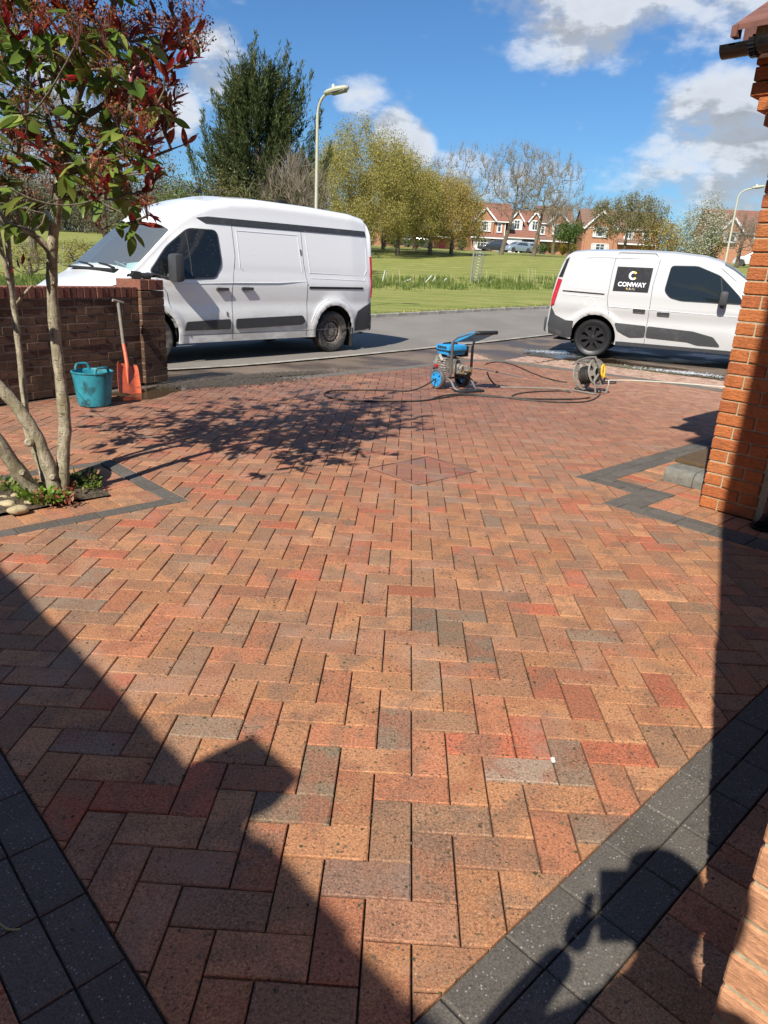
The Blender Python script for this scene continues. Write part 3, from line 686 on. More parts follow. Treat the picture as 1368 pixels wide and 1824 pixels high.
for k in range(7):                                   # bottom course of roof tiles with upstand at the verge
    b1 = 1.90-k*.23
    pts = [(*ab(4.13, b1), 2.575), (*ab(4.13, b1-.225), 2.575), (*ab(4.55, b1-.225), 2.80), (*ab(4.55, b1), 2.80)]
    t_ = MB().add([(p[0], p[1], p[2]-.022) for p in pts]+[(p[0], p[1], p[2]+.004) for p in pts], [(3, 2, 1, 0), (4, 5, 6, 7), (0, 1, 5, 4), (1, 2, 6, 5), (2, 3, 7, 6), (3, 0, 4, 7)])
    if k == 0:
        t_.box((*ab(4.15, 1.888), 2.55), (.06, .03, .05), Euler((0, 0, R(45))).to_matrix())
    t_.build('roof_tile', MAT_TILE, wing)
cp = MB(); pl = [(4.42, 1.80), (4.56, 2.03), (8.0, 2.06), (8.0, 1.3), (4.42, 1.3)]
cp.add([(*ab(*p), 2.60) for p in pl]+[(*ab(*p), 2.69) for p in pl], [(4, 3, 2, 1, 0), (5, 6, 7, 8, 9)]+[(i, (i+1) % 5, 5+(i+1) % 5, 5+i) for i in range(5)]); cp.build('shadow_slab', MAT_TILE, wing)  # unseen slab, shaped to cast the triangular shadow on the drive
dp = thing('downpipe', 'black round downpipe with shoe against brick wing at right edge', 'drainpipe')
c = ab(4.29, 1.235); m_ = MB(); m_.tube([(*c, .12), (*c, 2.46)], .034, 14); m_.build('pipe', MAT_BLK, dp, True)
m_ = MB(); m_.tube([(*c, .13), (*c, .07), (*ab(4.25, 1.235), .035), (*ab(4.19, 1.235), .02)], [.036, .037, .038, .04], 14); m_.build('shoe', MAT_BLK, dp, True)
for z in (.9, 2.1): m_ = MB(); m_.tube([(*c, z), (*c, z+.05)], .041, 14); m_.build('clip', MAT_BLK, dp, True)
m_ = MB(); m_.lathe([(.001, .004), (.075, .004), (.08, .012), (.055, .018)], 20, Tm((*ab(4.235, 1.235), 0))); m_.build('gully', MAT_BLK, dp, True)
# doorstep with bullnose blocks, coir mat
step = thing('doorstep', 'grey bullnose block doorstep behind brick pier', 'step', (*ab(4.95, 1.9), 0), R(45))
MAT_STEP = simple('step_block', (.16, .155, .13), .85, var=.25, scale=30, bump=.4, dirt=(.35, .34, .30, .62, .5))
prof = [(-.25, 0), (-.25, .045)]+[(-.25+.055*(1-math.cos(t)), .045+.055*math.sin(t)) for t in np.linspace(.2, math.pi/2, 6)]+[(.0, .10), (.0, 0)]
for k in range(4):
    b1 = .18-.21*k
    MB().prism(prof, 0, .204, Matrix(((1, 0, 0, 0), (0, 0, 1, b1-.204), (0, 1, 0, 0), (0, 0, 0, 1)))).build('bullnose_block', MAT_STEP, step)
MB().box((.36, -.12, .05), (.71, .60, .098), bev=.004).build('landing', MAT_STEP, step)
mt = NT('coir'); p = mt.coord(); a = mt.noise(p, 180, 3, .8); mt.col(mt.mix(mt.rng(a, .3, .7), (.10, .06, .03), (.24, .15, .07))); mt.rough(.98); mt.bump(a, 1.0, .02)
mb_ = MB(); mb_.box((0, 0, .018), (.62, .46, .03), bev=.008); dm_ = mb_.mesh('doormat')
o = tag(link('doormat', dm_, mt.m), 'brown coir doormat lying on the grey doorstep', 'doormat'); o.location = (*ab(5.21, 1.88), .098); o.rotation_euler = (0, 0, R(45))

# ---- unseen two-storey house block added at the viewer's back to darken the foreground shade
mh = thing('sky_blocker_house', 'unseen two-storey brick house added behind the viewer to block sky light', 'house')
hbox(-10.5, -4.45, -5.0, 8.5, 0, 4.9).build('wall', MAT_PBRICK, mh)
pts = [(-4.15, 4.78), (-4.15, 4.95), (-7.4, 7.3), (-10.8, 4.95), (-10.8, 4.78)]
MB().prism(pts, -5.3, 8.8, Matrix(((Q, 0, -Q, 0), (Q, 0, Q, 0), (0, 1, 0, 0), (0, 0, 0, 1)))).build('roof', MAT_TILE, mh)
for k in range(3): hbox(-4.45, -4.40, -2.5+3.6*k, -1.2+3.6*k, 2.9, 4.2).build('window', simple('white_upvc', (.75, .75, .73), .35), mh)
# ---- garage behind the camera: its eaves throw the shadow across the foreground
gar = thing('garage', 'low brick garage with tiled eaves behind the viewer', 'garage')
EH = 2.45; EA = .735-.978*EH
hbox(-4.44, EA-.28, -3.0, 7.0, 0, EH-.12).build('wall', MAT_PBRICK, gar)
hbox(EA-.28, EA-.06, -3.1, 7.2, EH-.14, EH-.115).build('soffit', simple('white_upvc', (.75, .75, .73), .35), gar)
pts = [(EA-.02, EH-.05), (EA-.02, EH-.03), (-4.44, EH+1.25), (-4.44, EH+1.20)]
rf = MB(); rf.prism([(p[0], p[1]) for p in pts], -3.2, 7.2, Matrix(((Q, 0, -Q, 0), (Q, 0, Q, 0), (0, 1, 0, 0), (0, 0, 0, 1)))); rf.build('roof', MAT_TILE, gar)
tm = MB(); tm.prism([(-.082, -.30), (.082, -.30), (.082, -.008), (.05, .0), (-.05, .0), (-.082, -.006)], 0, .016); tme = tm.mesh('roof_tile')
tme.materials.append(MAT_TILE)
for k in range(56):
    o = bpy.data.objects.new('roof_tile', tme); COL.objects.link(o); o.parent = gar; o.location = (*ab(EA+random.gauss(0, .006), -2.8+k*.17), EH-.02+random.gauss(0, .003)); o.rotation_euler = (R(-26), 0, R(-45)); 
box_b = 1.34-.392*EH  # unseen box added at the eaves to cast the bump in their shadow
fl = thing('eaves_shadow_box', 'unseen square box added at the garage eaves to shape their shadow', 'light')
hbox(EA-.05, EA+.15, box_b-.12, box_b+.12, EH-.06, EH+.06).build('housing', MAT_BLK, fl)
hbox(EA-.2, EA-.05, box_b-.03, box_b+.03, EH-.05, EH-.02).build('bracket', MAT_BLK, fl)
# ------------------------------------------------------------------ vans
def van_paint(name, dirty, alb):
    t = NT(name); p = t.coord('obj'); s = t.new('ShaderNodeSeparateXYZ'); t.l.new(p, s.inputs[0])
    c = (alb, alb*.992, alb*.968)
    film = t.math('MULTIPLY', t.rng(s.outputs[2], .95, .28), t.rng(t.noise(p, 3.5, 6, .65, stretch=(.6, 1, 1.6)), .25, .65))
    c = t.mix(t.math('MULTIPLY', film, .62*dirty), c, (.30, .27, .22))
    v = t.new('ShaderNodeTexVoronoi'); v.inputs['Scale'].default_value = 26; t.l.new(p, v.inputs['Vector']); sc = t.new('ShaderNodeSeparateColor'); t.l.new(v.outputs['Color'], sc.inputs[0])
    dot = t.math('MULTIPLY', t.rng(v.outputs['Distance'], .16, .08), t.math('LESS_THAN', sc.outputs[0], .30))
    clus = t.rng(t.noise(p, 2.3, 3), .40, .62)
    c = t.mix(t.math('MULTIPLY', t.math('MULTIPLY', dot, clus), .75*dirty), c, (.20, .18, .15))
    t.col(c); t.rough(t.math('ADD', .22, t.math('MULTIPLY', film, .4))); t.b.inputs['Coat Weight'].default_value = .5; t.b.inputs['Coat Roughness'].default_value = .08; return t.m
MAT_WH1 = van_paint('white_paint_dirty', 1.0, .80); MAT_WH2 = van_paint('white_paint_washed', .22, .50)
MAT_TRIM = simple('charcoal_trim', (.042, .043, .045), .55, var=.2, scale=60, bump=.15, dirt=(.17, .16, .14, .55, .4), dscale=6)
MAT_SEAM = simple('panel_gap', (.10, .10, .10), .9)
MAT_RUB = simple('tyre_rubber', (.028, .027, .026), .82, var=.2, scale=40, bump=.25, dirt=(.15, .13, .105, .42, .55), dscale=9)
MAT_RUBN = simple('tyre_rubber_wet', (.014, .014, .015), .42, var=.2, scale=40, bump=.2)
MAT_STEEL = simple('dull_wheel_steel', (.23, .20, .17), .6, .4, var=.25, scale=25, dirt=(.16, .12, .085, .45, .7), dscale=10)
MAT_HUB = simple('black_hubcap', (.018, .018, .02), .32, var=.2, scale=20)
MAT_UND = simple('underbody', (.012, .012, .012), .9)
def tinted(name, col, rough=.03, dots=0.0):
    t = NT(name); c = col
    if dots:
        p = t.coord('obj'); v = t.new('ShaderNodeTexVoronoi'); v.inputs['Scale'].default_value = 34; t.l.new(p, v.inputs['Vector']); sc = t.new('ShaderNodeSeparateColor'); t.l.new(v.outputs['Color'], sc.inputs[0])
        c = t.mix(t.math('MULTIPLY', t.math('MULTIPLY', t.rng(v.outputs['Distance'], .15, .07), t.math('LESS_THAN', sc.outputs[0], .5)), dots), col, (.5, .5, .48))
    t.col(c); t.rough(rough); t.b.inputs['IOR'].default_value = 1.5; return t.m
MAT_GLS = tinted('tinted_glass', (.010, .012, .014), .03, .6); MAT_GLS2 = tinted('tinted_glass_clean', (.012, .016, .016), .03)
def clear_glass(name, dust_haze=.0):
    t = NT(name); g = t.new('ShaderNodeBsdfGlossy'); g.inputs['Roughness'].default_value = .02; tr = t.new('ShaderNodeBsdfTransparent'); tr.inputs[0].default_value = (.86, .92, .92, 1)
    fr = t.new('ShaderNodeFresnel'); fr.inputs[0].default_value = 1.5; mx = t.new('ShaderNodeMixShader'); t.l.new(t.math('ADD', t.math('MULTIPLY', fr.outputs[0], 1.1), .04, True), mx.inputs[0])
    df = t.new('ShaderNodeBsdfDiffuse'); df.inputs[0].default_value = (.55, .60, .60, 1); md = t.new('ShaderNodeMixShader'); md.inputs[0].default_value = dust_haze; t.l.new(tr.outputs[0], md.inputs[1]); t.l.new(df.outputs[0], md.inputs[2])  # diffuse share paints the milky sky reflection into the glass
    t.l.new(md.outputs[0], mx.inputs[1]); t.l.new(g.outputs[0], mx.inputs[2]); t.l.new(mx.outputs[0], t.n['Material Output'].inputs['Surface']); return t.m
MAT_WS = clear_glass('windscreen_glass', .20)
MAT_RED = simple('red_lens', (.42, .012, .015), .12, coat=.6); MAT_AMB = simple('clear_lens', (.5, .5, .5), .1, coat=.8)
class Body:
    """lofted vehicle shell: stations along x, each side section from sill over the shoulder to the roof's middle"""
    def __init__(s, X, zt, hw, zb, belt, tumble, rad, arches, low=.85, nlow=19, nup=14, narc=8, nroof=6, crown=.05, ws=None, relief=(), flare=0.0):
        s.X = X; s.f = dict(zt=zt, hw=hw, zb=zb, belt=belt, tumble=tumble, rad=rad); s.low = low; s.n = (nlow, nup, narc, nroof); s.crown = crown; s.arches = arches; s.ws = ws; s.relief = relief; s.flare = flare
    def g(s, k, x):
        v = s.f[k]
        if isinstance(v, (int, float)): return v
        return float(np.interp(x, [p[0] for p in v], [p[1] for p in v]))
    def side(s, x, z):
        """half width on the flank at (x,z)"""
        hw, zb, belt, tb = s.g('hw', x), s.g('zb', x), s.g('belt', x), s.g('tumble', x)
        e = sum(a*math.exp(-((z-c)/w)**2) for c, w, a in s.relief)*min(1, max(0, (hw-.80)*10))      # pressed creases and hollows
        for (ax, az, ar) in s.arches:
            d = abs(math.hypot(x-ax, z-az)-ar-.05)/.09
            if d < 1 and z > .2: e = e*d+s.flare*(1-d*d)**2
        if z <= belt: k = (z-zb)/max(.05, belt-zb); return hw-.035*(1-k)**2*1.0+.012*math.sin(math.pi*min(1, max(0, k)))+e
        top = s.g('zt', x); k = (z-belt)/max(.05, top-belt); return hw-tb*k**1.25+e
    def section(s, x):
        nl, nu, na, nr = s.n; zt, zb, r = s.g('zt', x), s.g('zb', x), s.g('rad', x); cr = s.crown
        ze = max(zb+.05, zt-cr-r); low = min(s.low, zb+(ze-zb)*.8)
        P = [(s.side(x, z), z) for z in np.linspace(zb, low, nl)]+[(s.side(x, z), z) for z in np.linspace(low, ze, nu+1)[1:]]
        y0 = s.side(x, ze); r = min(r, y0*.85)
        for a in np.linspace(0, math.pi/2, na+1)[1:]: P.append((y0-r*(1-math.cos(a)), ze+r*math.sin(a)))
        y1 = P[-1][0]; z1 = P[-1][1]
        for k in np.linspace(0, 1, nr+1)[1:]: P.append((y1*(1-k), z1+cr*(1-(1-k)**2)))
        return P
    def build(s, name, mat, parent):
        m = sum(s.n); m_pts = None; rows = []
        for x in s.X: rows.append(np.array([(x, p[0], p[1]) for p in s.section(x)]))
        A = np.array(rows); nx, ny = A.shape[:2]
        for (ax, az, ar) in s.arches:
            dx = A[..., 0]-ax; dz = A[..., 2]-az; d = np.hypot(dx, dz); c = .030
            msk = (np.abs(d-ar) < c) & (A[..., 2] < az+ar+.1); k = np.where(msk, ar/np.maximum(d, 1e-6), 1.0)
            A[..., 0] = np.where(msk, ax+dx*k, A[..., 0]); A[..., 2] = np.where(msk, az+dz*k, A[..., 2])
        V = []; F = []
        for sg in (1, -1):
            o = len(V)*1
            base = sum(len(v) for v in V); B = A.copy(); B[..., 1] *= sg; V.append(B.reshape(-1, 3)); i = np.arange(nx*ny).reshape(nx, ny)+base
            q = np.stack([i[:-1, :-1], i[1:, :-1], i[1:, 1:], i[:-1, 1:]], -1)
            cen = (A[:-1, :-1]+A[1:, :-1]+A[1:, 1:]+A[:-1, 1:])/4; keep = np.ones(cen.shape[:2], bool)
            for (ax, az, ar) in s.arches: keep &= ~(np.hypot(cen[..., 0]-ax, cen[..., 2]-az) < ar-.004)
            if s.ws:
                x0, x1, u0 = s.ws; ui = np.arange(ny-1)[None, :]; keep &= ~((cen[..., 0] > x0) & (cen[..., 0] < x1) & (ui >= u0))
            q = q[keep]; F.append(q if sg == 1 else q[:, ::-1])
        V = np.concatenate(V)
        me = npmesh(name, V, F, True)
        bm = bmesh.new(); bm.from_mesh(me)
        bm.verts.ensure_lookup_table(); n1 = nx*ny
        for xi in (0, nx-1):
            L = [bm.verts[xi*ny+j] for j in range(ny)]; Rr = [bm.verts[n1+xi*ny+j] for j in range(ny)]
            for j in range(ny-1):
                try: bm.faces.new((L[j], L[j+1], Rr[j+1], Rr[j]))
                except ValueError: pass
        bmesh.ops.remove_doubles(bm, verts=bm.verts[:], dist=.0004); bmesh.ops.recalc_face_normals(bm, faces=bm.faces[:])
        for f in bm.faces: f.smooth = True
        bm.to_mesh(me); bm.free(); me.set_sharp_from_angle(angle=R(50))
        s.A = A; return link(name, me, mat, parent)
    def decal(s, name, pts, mat, parent, sg=1, off=.004, thick=.0, sub=.10, smooth=True):
        """panel lying on the flank: outline in (x,z), subdivided and wrapped on the body"""
        bm = bmesh.new(); P = []
        for i in range(len(pts)):
            a, b = pts[i], pts[(i+1) % len(pts)]; n = max(1, int(math.hypot(b[0]-a[0], b[1]-a[1])/sub))
            for k in range(n): P.append((a[0]+(b[0]-a[0])*k/n, a[1]+(b[1]-a[1])*k/n))
        vs = [bm.verts.new((x, 0, z)) for x, z in P]; f = bm.faces.new(vs)
        x0, x1 = min(p[0] for p in P), max(p[0] for p in P); z0, z1 = min(p[1] for p in P), max(p[1] for p in P)
        for x in np.arange(x0+sub, x1, sub): bmesh.ops.bisect_plane(bm, geom=bm.verts[:]+bm.edges[:]+bm.faces[:], plane_co=(x, 0, 0), plane_no=(1, 0, 0))
        for z in np.arange(z0+sub, z1, sub): bmesh.ops.bisect_plane(bm, geom=bm.verts[:]+bm.edges[:]+bm.faces[:], plane_co=(0, 0, z), plane_no=(0, 0, 1))
        if thick:
            r = bmesh.ops.extrude_face_region(bm, geom=bm.faces[:]); 
            new = {v for v in r['geom'] if isinstance(v, bmesh.types.BMVert)}
        else: new = set(bm.verts)
        for v in bm.verts:
            y = s.side(v.co.x, v.co.z); v.co.y = sg*(y+(off+thick if v in new else (off if not thick else -.004)))
        bmesh.ops.recalc_face_normals(bm, faces=bm.faces[:])
        if not thick:
            for fc in bm.faces:
                if fc.normal.y*sg < 0: fc.normal_flip()
        me = bpy.data.meshes.new(name); bm.to_mesh(me); bm.free()
        if smooth: me.polygons.foreach_set('use_smooth', np.ones(len(me.polygons), bool)); me.set_sharp_from_angle(angle=R(35))
        return link(name, me, mat, parent)
    def line(s, name, pts, mat, parent, sg=1, w=.004, off=.0015, closed=False):
        """thin bead along the flank (panel gaps, creases)"""
        P = list(pts)+([pts[0]] if closed else []); Q3 = []
        for a, b in zip(P[:-1], P[1:]):
            n = max(1, int(math.hypot(b[0]-a[0], b[1]-a[1])/.05))
            for k in range(n): x, z = a[0]+(b[0]-a[0])*k/n, a[1]+(b[1]-a[1])*k/n; Q3.append((x, sg*(s.side(x, z)+off-w*.6), z))
        x, z = P[-1]; Q3.append((x, sg*(s.side(x, z)+off-w*.6), z))
        return MB().tube(Q3, w, 6).build(name, mat, parent, True)
def rounded(pts, r=.05, n=4):
    out = []
    for i in range(len(pts)):
        p = Vector((*pts[i], 0)); a = Vector((*pts[i-1], 0)); b = Vector((*pts[(i+1) % len(pts)], 0)); da = (a-p); db = (b-p); k = min(r, da.length*.45, db.length*.45)
        p0 = p+da.normalized()*k; p1 = p+db.normalized()*k
        for t in np.linspace(0, 1, n): q = p0*(1-t)**2+p*2*t*(1-t)+p1*t*t; out.append((q.x, q.y))
    return out
def wheel(parent, x, y, z, sg, r, wdt, rimr, kind, name='wheel'):
    w = link(name, None, None, parent); w.location = (x, y, z); w.empty_display_size = .1
    M = Matrix.Rotation(-sg*math.pi/2, 4, 'X')        # lathe z -> outwards
    h = wdt/2
    t = MB(); t.lathe([(rimr-.01, -h*.8), (rimr+.01, -h*.9), (r*.90, -h), (r*.975, -h*.82), (r, -h*.5), (r, 0), (r, h*.5), (r*.975, h*.82), (r*.90, h), (rimr+.012, h*.9), (rimr, h*.78), (rimr-.012, h*.55), (rimr-.012, -h*.7)], 44, M, cap=False)
    tm_ = t.build('tyre', MAT_RUB if kind == 'steel' else MAT_RUBN, w, True)
    d = MB(); d.lathe([(rimr-.002, h*.80), (rimr-.002, h*.60), (rimr-.02, h*.50), (rimr-.03, h*.18)], 36, M, cap=False)
    if kind == 'steel':
        d.lathe([(rimr-.028, h*.2), (rimr-.035, h*.28), (rimr*.70, h*.42), (rimr*.62, h*.44), (rimr*.50, h*.30), (rimr*.36, h*.33), (rimr*.33, h*.52), (rimr*.16, h*.55), (.001, h*.55)], 36, M, cap=False)
        d.build('rim', MAT_STEEL, w, True)
        k_ = MB()
        for i in range(16):
            a = 2*math.pi*i/16; k_.lathe([(.017, 0), (.001, .001)], 8, M @ Tm((math.cos(a)*rimr*.79, math.sin(a)*rimr*.79, h*.385+.003)), cap=False)
        k_.build('vent_holes', MAT_UND, w)
        k_ = MB()
        for i in range(5):
            a = 2*math.pi*i/5; k_.lathe([(.014, 0), (.013, .02), (.001, .022)], 6, M @ Tm((math.cos(a)*rimr*.45, math.sin(a)*rimr*.45, h*.32)), cap=False)
        k_.build('wheel_nuts', MAT_STEEL, w)
    else:
        d.lathe([(rimr-.028, h*.3), (.001, h*.3)], 36, M, cap=False); d.build('rim', MAT_UND, w, True)
        hc = MB(); hc.lathe([(rimr+.006, h*.78), (rimr+.004, h*.86), (rimr-.014, h*.86), (rimr-.016, h*.74)], 40, M, cap=False); hc.lathe([(.055, h*.74), (.05, h*.86), (.03, h*.9), (.001, h*.9)], 20, M, cap=False)
        for i in range(8):
            a = 2*math.pi*i/8; ro = Matrix.Rotation(a, 4, 'Z')
            hc.prism([(.04, -.022), (rimr*.62, -.030), (rimr-.006, -.052), (rimr-.004, .048), (rimr*.62, .022), (.04, .022)], h*.62, h*.82, M @ ro)
        hc.build('hubcap', MAT_HUB, w)
    return w
def arch_liner(parent, x, z, r, hw, name='arch_liner'):
    m = MB(); n = 18
    for sg in (1, -1):
        vs = []
        for k in range(n+1):
            a = math.pi*(-.12+1.24*k/n); vs += [(x+math.cos(a)*(r+.004), sg*(hw-.05), z+math.sin(a)*(r+.004)), (x+math.cos(a)*(r+.004), sg*(hw-.45), z+math.sin(a)*(r+.004))]
        m.add(vs, [(2*k, 2*k+1, 2*k+3, 2*k+2) for k in range(n)]); m.add([(x+math.cos(math.pi*(-.12+1.24*k/n))*(r+.004), sg*(hw-.45), z+math.sin(math.pi*(-.12+1.24*k/n))*(r+.004)) for k in range(n+1)], [tuple(range(n+1))])
    return m.build(name, MAT_UND, parent)
def van_pose(rear_px, front_px, wb, side_y, zr=None):
    """wheel contact pixels -> origin under the rear axle's middle and heading; ground from gz"""
    def gp(p):
        q = onz(*p, 0)
        for _ in range(20): q = onz(*p, gzf(q[0], q[1]))
        return q
    a, b = gp(rear_px), gp(front_px); th = math.atan2(b[1]-a[1], b[0]-a[0])
    n = (-math.sin(th), math.cos(th))
    return a-np.array([n[0]*side_y, n[1]*side_y, 0]), th, math.asin((b[2]-a[2])/max(.1, np.linalg.norm(b-a))), np.linalg.norm(b-a)
def text_mesh(body, size, bold=False):
    cu = bpy.data.curves.new('lettering', 'FONT'); cu.body = body; cu.size = size; cu.align_x = 'CENTER'; cu.extrude = .001; cu.resolution_u = 3
    if bold: cu.offset = size*.028
    o = bpy.data.objects.new('tmp', cu); COL.objects.link(o); dg = bpy.context.evaluated_depsgraph_get(); me = bpy.data.meshes.new_from_object(o.evaluated_get(dg)); bpy.data.objects.remove(o); bpy.data.curves.remove(cu); return me
def mirror_part(parent, x, y, z, sg, k=1.0, tall=.30):
    m = MB(); m.box((x, y+sg*.13*k, z+.03), (.13*k, .20*k, tall), bev=.05*k); m.tube([(x+.02, y-sg*.02, z-.09), (x, y+sg*.08, z-.08)], [.05*k, .04*k], 8); return m.build('door_mirror', MAT_TRIM, parent, True)
def handle(body, parent, x, z, sg, flip=1, L=.20):
    h = body.decal('door_handle', rounded([(x-L/2, z-.018), (x+L/2, z-.024), (x+L/2, z+.022), (x-L/2, z+.02)], .02), MAT_TRIM, parent, sg, off=.012, thick=.022, sub=.05)
    d = body.decal('handle_recess', rounded([(x-.04, z-.055), (x+.075, z-.055), (x+.085, z+.04), (x-.05, z+.04)], .05, 5), simple('recess_paint', (.62, .63, .64), .4), parent, sg, off=.0022, sub=.05); return h

# ---- left: long high-roof panel van, nose to the left
def big_van():
    org, th, pitch, wb = van_pose((593, 627), (268.5, 650), 3.3, .955)
    v = thing('panel_van', 'dirty white high-roof panel van parked behind low brick wall, nose to the left', 'van', org, th)
    v.rotation_euler = (0, -pitch, th)
    X = np.unique(np.round(np.concatenate([np.linspace(-1.05, -.80, 12), np.arange(-.80, 4.0, .04), np.linspace(4.0, 4.30, 14)]), 4))
    b = Body(X,
        zt=[(-1.05, .62), (-1.045, 1.15), (-1.02, 1.75), (-.98, 2.02), (-.93, 2.14), (-.86, 2.20), (-.5, 2.245), (.4, 2.285), (1.4, 2.30), (1.9, 2.275), (2.25, 2.20), (2.55, 2.07), (2.72, 1.955), (3.3, 1.46), (3.62, 1.20), (3.70, 1.165), (3.95, 1.075), (4.12, .985), (4.22, .90), (4.28, .80), (4.30, .68)],
        hw=[(-1.05, .90), (-1.0, .945), (-.9, .965), (-.4, .985), (2.9, .985), (3.5, .965), (3.9, .90), (4.12, .80), (4.24, .66), (4.30, .50)],
        zb=[(-1.05, .34), (-.6, .30), (0, .27), (3.4, .26), (4.3, .26)], belt=[(-1.05, .5), (-1.0, 1.12), (3.2, 1.14), (3.7, 1.0), (4.1, .8), (4.3, .55)],
        tumble=[(-1.05, .02), (-.9, .17), (2.3, .19), (2.9, .22), (3.4, .12), (3.8, .05), (4.3, .02)], rad=[(-1.05, .05), (-.9, .14), (2.0, .16), (2.7, .12), (3.3, .09), (3.7, .12), (4.1, .12), (4.3, .10)],
        arches=[(0.0, .36, .405), (3.3, .36, .40)], crown=.045, ws=(2.86, 3.54, 36), relief=((.80, .13, -.022), (1.10, .035, .010), (1.22, .05, -.010)), flare=.022)
    b.build('body', MAT_WH1, v); n = len(b.X)
    arch_liner(v, 0, .36, .405, .97); arch_liner(v, 3.3, .36, .40, .95)
    MB().box((1.62, 0, .285), (5.0, 1.72, .02)).build('underside', MAT_UND, v)
    wheel(v, 0, .845, .335, 1, .335, .215, .205, 'steel'); wheel(v, 0, -.845, .335, -1, .335, .215, .205, 'steel'); wheel(v, 3.3, .84, .335, 1, .335, .215, .205, 'steel'); wheel(v, 3.3, -.84, .335, -1, .335, .215, .205, 'steel')
    for sg in (1, -1):
        b.decal('roof_band', [(-.86, 1.868), (2.35, 1.868), (2.47, 1.93), (2.30, 1.955), (-.84, 1.95)], MAT_TRIM, v, sg, off=.006, thick=.004)
        w1 = rounded([(2.28, 1.15), (2.17, 1.34), (2.19, 1.78), (2.62, 1.78), (2.98, 1.52), (3.28, 1.20), (3.05, 1.12)], .07)
        o = b.decal('side_window', w1, MAT_GLS, v, sg, off=.005, thick=.003); b.line('window_seal', w1, MAT_TRIM, o, sg, .012, .006, True); b.line('window_divider', [(2.66, 1.13), (2.66, 1.74)], MAT_TRIM, o, sg, .012, .008)
        b.decal('quarter_panel', [(2.98, 1.15), (3.30, 1.20), (3.46, 1.17), (3.12, 1.14)], MAT_TRIM, v, sg, off=.006, thick=.004, sub=.06)
        b.decal('lower_moulding', rounded([(2.83, .44), (2.78, .56), (2.06, .585), (2.06, .44)], .03), MAT_TRIM, v, sg, off=.004, thick=.014); b.decal('lower_moulding', rounded([(1.96, .44), (1.96, .585), (.70, .615), (.63, .52), (.70, .47)], .03), MAT_TRIM, v, sg, off=.004, thick=.014)
        b.decal('bumper_side', [(-.49, .34), (-.46, .50), (-.56, .66), (-.78, .74), (-.985, .80), (-.985, .37), (-.8, .345)], MAT_TRIM, v, sg, off=.006, thick=.012)
        for nm, pl in (('door_gap', [(2.02, .30), (2.02, 1.0), (1.93, 1.45), (1.93, 1.86)]), ('door_gap', [(.60, .30), (.60, 1.1), (.66, 1.40), (.66, 1.86)]), ('door_gap', [(.60, 1.865), (1.93, 1.865)]), ('door_gap', [(3.02, .75), (3.06, .95), (3.20, 1.13)]), ('sill_crease', [(-.42, .385), (2.85, .375)])):
            b.line(nm, pl, MAT_SEAM, v, sg, .0045 if nm == 'door_gap' else .0035)
        CR = simple('crease_paint', (.70, .71, .72), .3)
        for pl in ([(.70, 1.26), (.74, 1.80), (1.86, 1.80), (1.86, 1.30), (1.80, 1.26)], [(-.82, 1.28), (-.76, 1.16), (.52, 1.18)], [(-.72, 1.80), (-.84, 1.68), (-.82, 1.32), (-.74, 1.24), (.54, 1.26), (.58, 1.80)]): b.line('panel_crease', pl, CR, v, sg, .006, .003)
        b.line('belt_crease', [(.62, 1.13), (1.2, 1.10), (2.0, 1.09), (2.9, 1.06)], CR, v, sg, .007, .003); b.line('arch_lip', [(math.cos(a)*.52, .36+math.sin(a)*.52) for a in np.linspace(.28, math.pi-.35, 22)], CR, v, sg, .009, .003)
        b.decal('door_rail', [(-.70, 1.02), (.56, 1.02), (.56, 1.055), (-.70, 1.055)], MAT_UND, v, sg, off=.004, thick=.003)
        b.decal('tail_lamp', [(-1.01, .88), (-.965, .88), (-.935, 1.55), (-.985, 1.55)], MAT_RED, v, sg, off=.004, thick=.012, sub=.08)
        handle(b, v, 2.19, 1.00, sg); handle(b, v, 1.76, 1.01, sg)
        hl = b.decal('headlamp', rounded([(3.58, .90), (3.62, 1.07), (3.95, .98), (4.16, .86), (4.12, .78), (3.8, .80)], .03), tinted('lamp_glass', (.05, .055, .06), .05), v, sg, off=.004, thick=.006, sub=.06)
        b.decal('lamp_reflector', rounded([(3.86, .83), (3.87, .92), (4.0, .89), (4.0, .82)], .02), MAT_AMB, hl, sg, off=.012, thick=.004, sub=.05)
        mirror_part(v, 2.98, sg*.97, 1.24, sg, 1.1, .36)
        b.decal('lock_plate', rounded([(.69, 1.52), (.69, 1.60), (.72, 1.60), (.72, 1.52)], .012), MAT_STEEL, v, sg, off=.004, thick=.006, sub=.03); b.decal('lock_plate', rounded([(2.10, .63), (2.10, .69), (2.125, .69), (2.125, .63)], .01), MAT_STEEL, v, sg, off=.004, thick=.006, sub=.03)
        MB().box((-.415, sg*.885, .24), (.012, .21, .32), bev=.004).build('mud_flap', MAT_UND, v)
    # windscreen, dash, papers, wipers
    ws = MB(); vs = []; ny = sum(b.n); xs_ = [x for x in b.X if 2.84 <= x <= 3.56]
    for x in xs_:
        sc_ = b.section(x); half = [sc_[j] for j in range(36, len(sc_))]
        for (y, z) in half[:-1]: vs.append((x, y, z+.002))
        vs.append((x, 0, half[-1][1]+.002))
        for (y, z) in half[:-1][::-1]: vs.append((x, -y, z+.002))
    w_ = len(vs)//len(xs_); ws.add(vs, [(i*w_+j, i*w_+j+1, (i+1)*w_+j+1, (i+1)*w_+j) for i in range(len(xs_)-1) for j in range(w_-1)])
    ws.build('windscreen', MAT_WS, v, True)
    MAT_DASH = simple('dash_plastic', (.07, .073, .078), .7); d = MB(); d.box((3.28, 0, 1.09), (.60, 1.60, .12), bev=.04); d.box((3.0, 0, .9), (.25, 1.55, .35), bev=.06); dsh = d.build('dashboard', MAT_DASH, v, True)
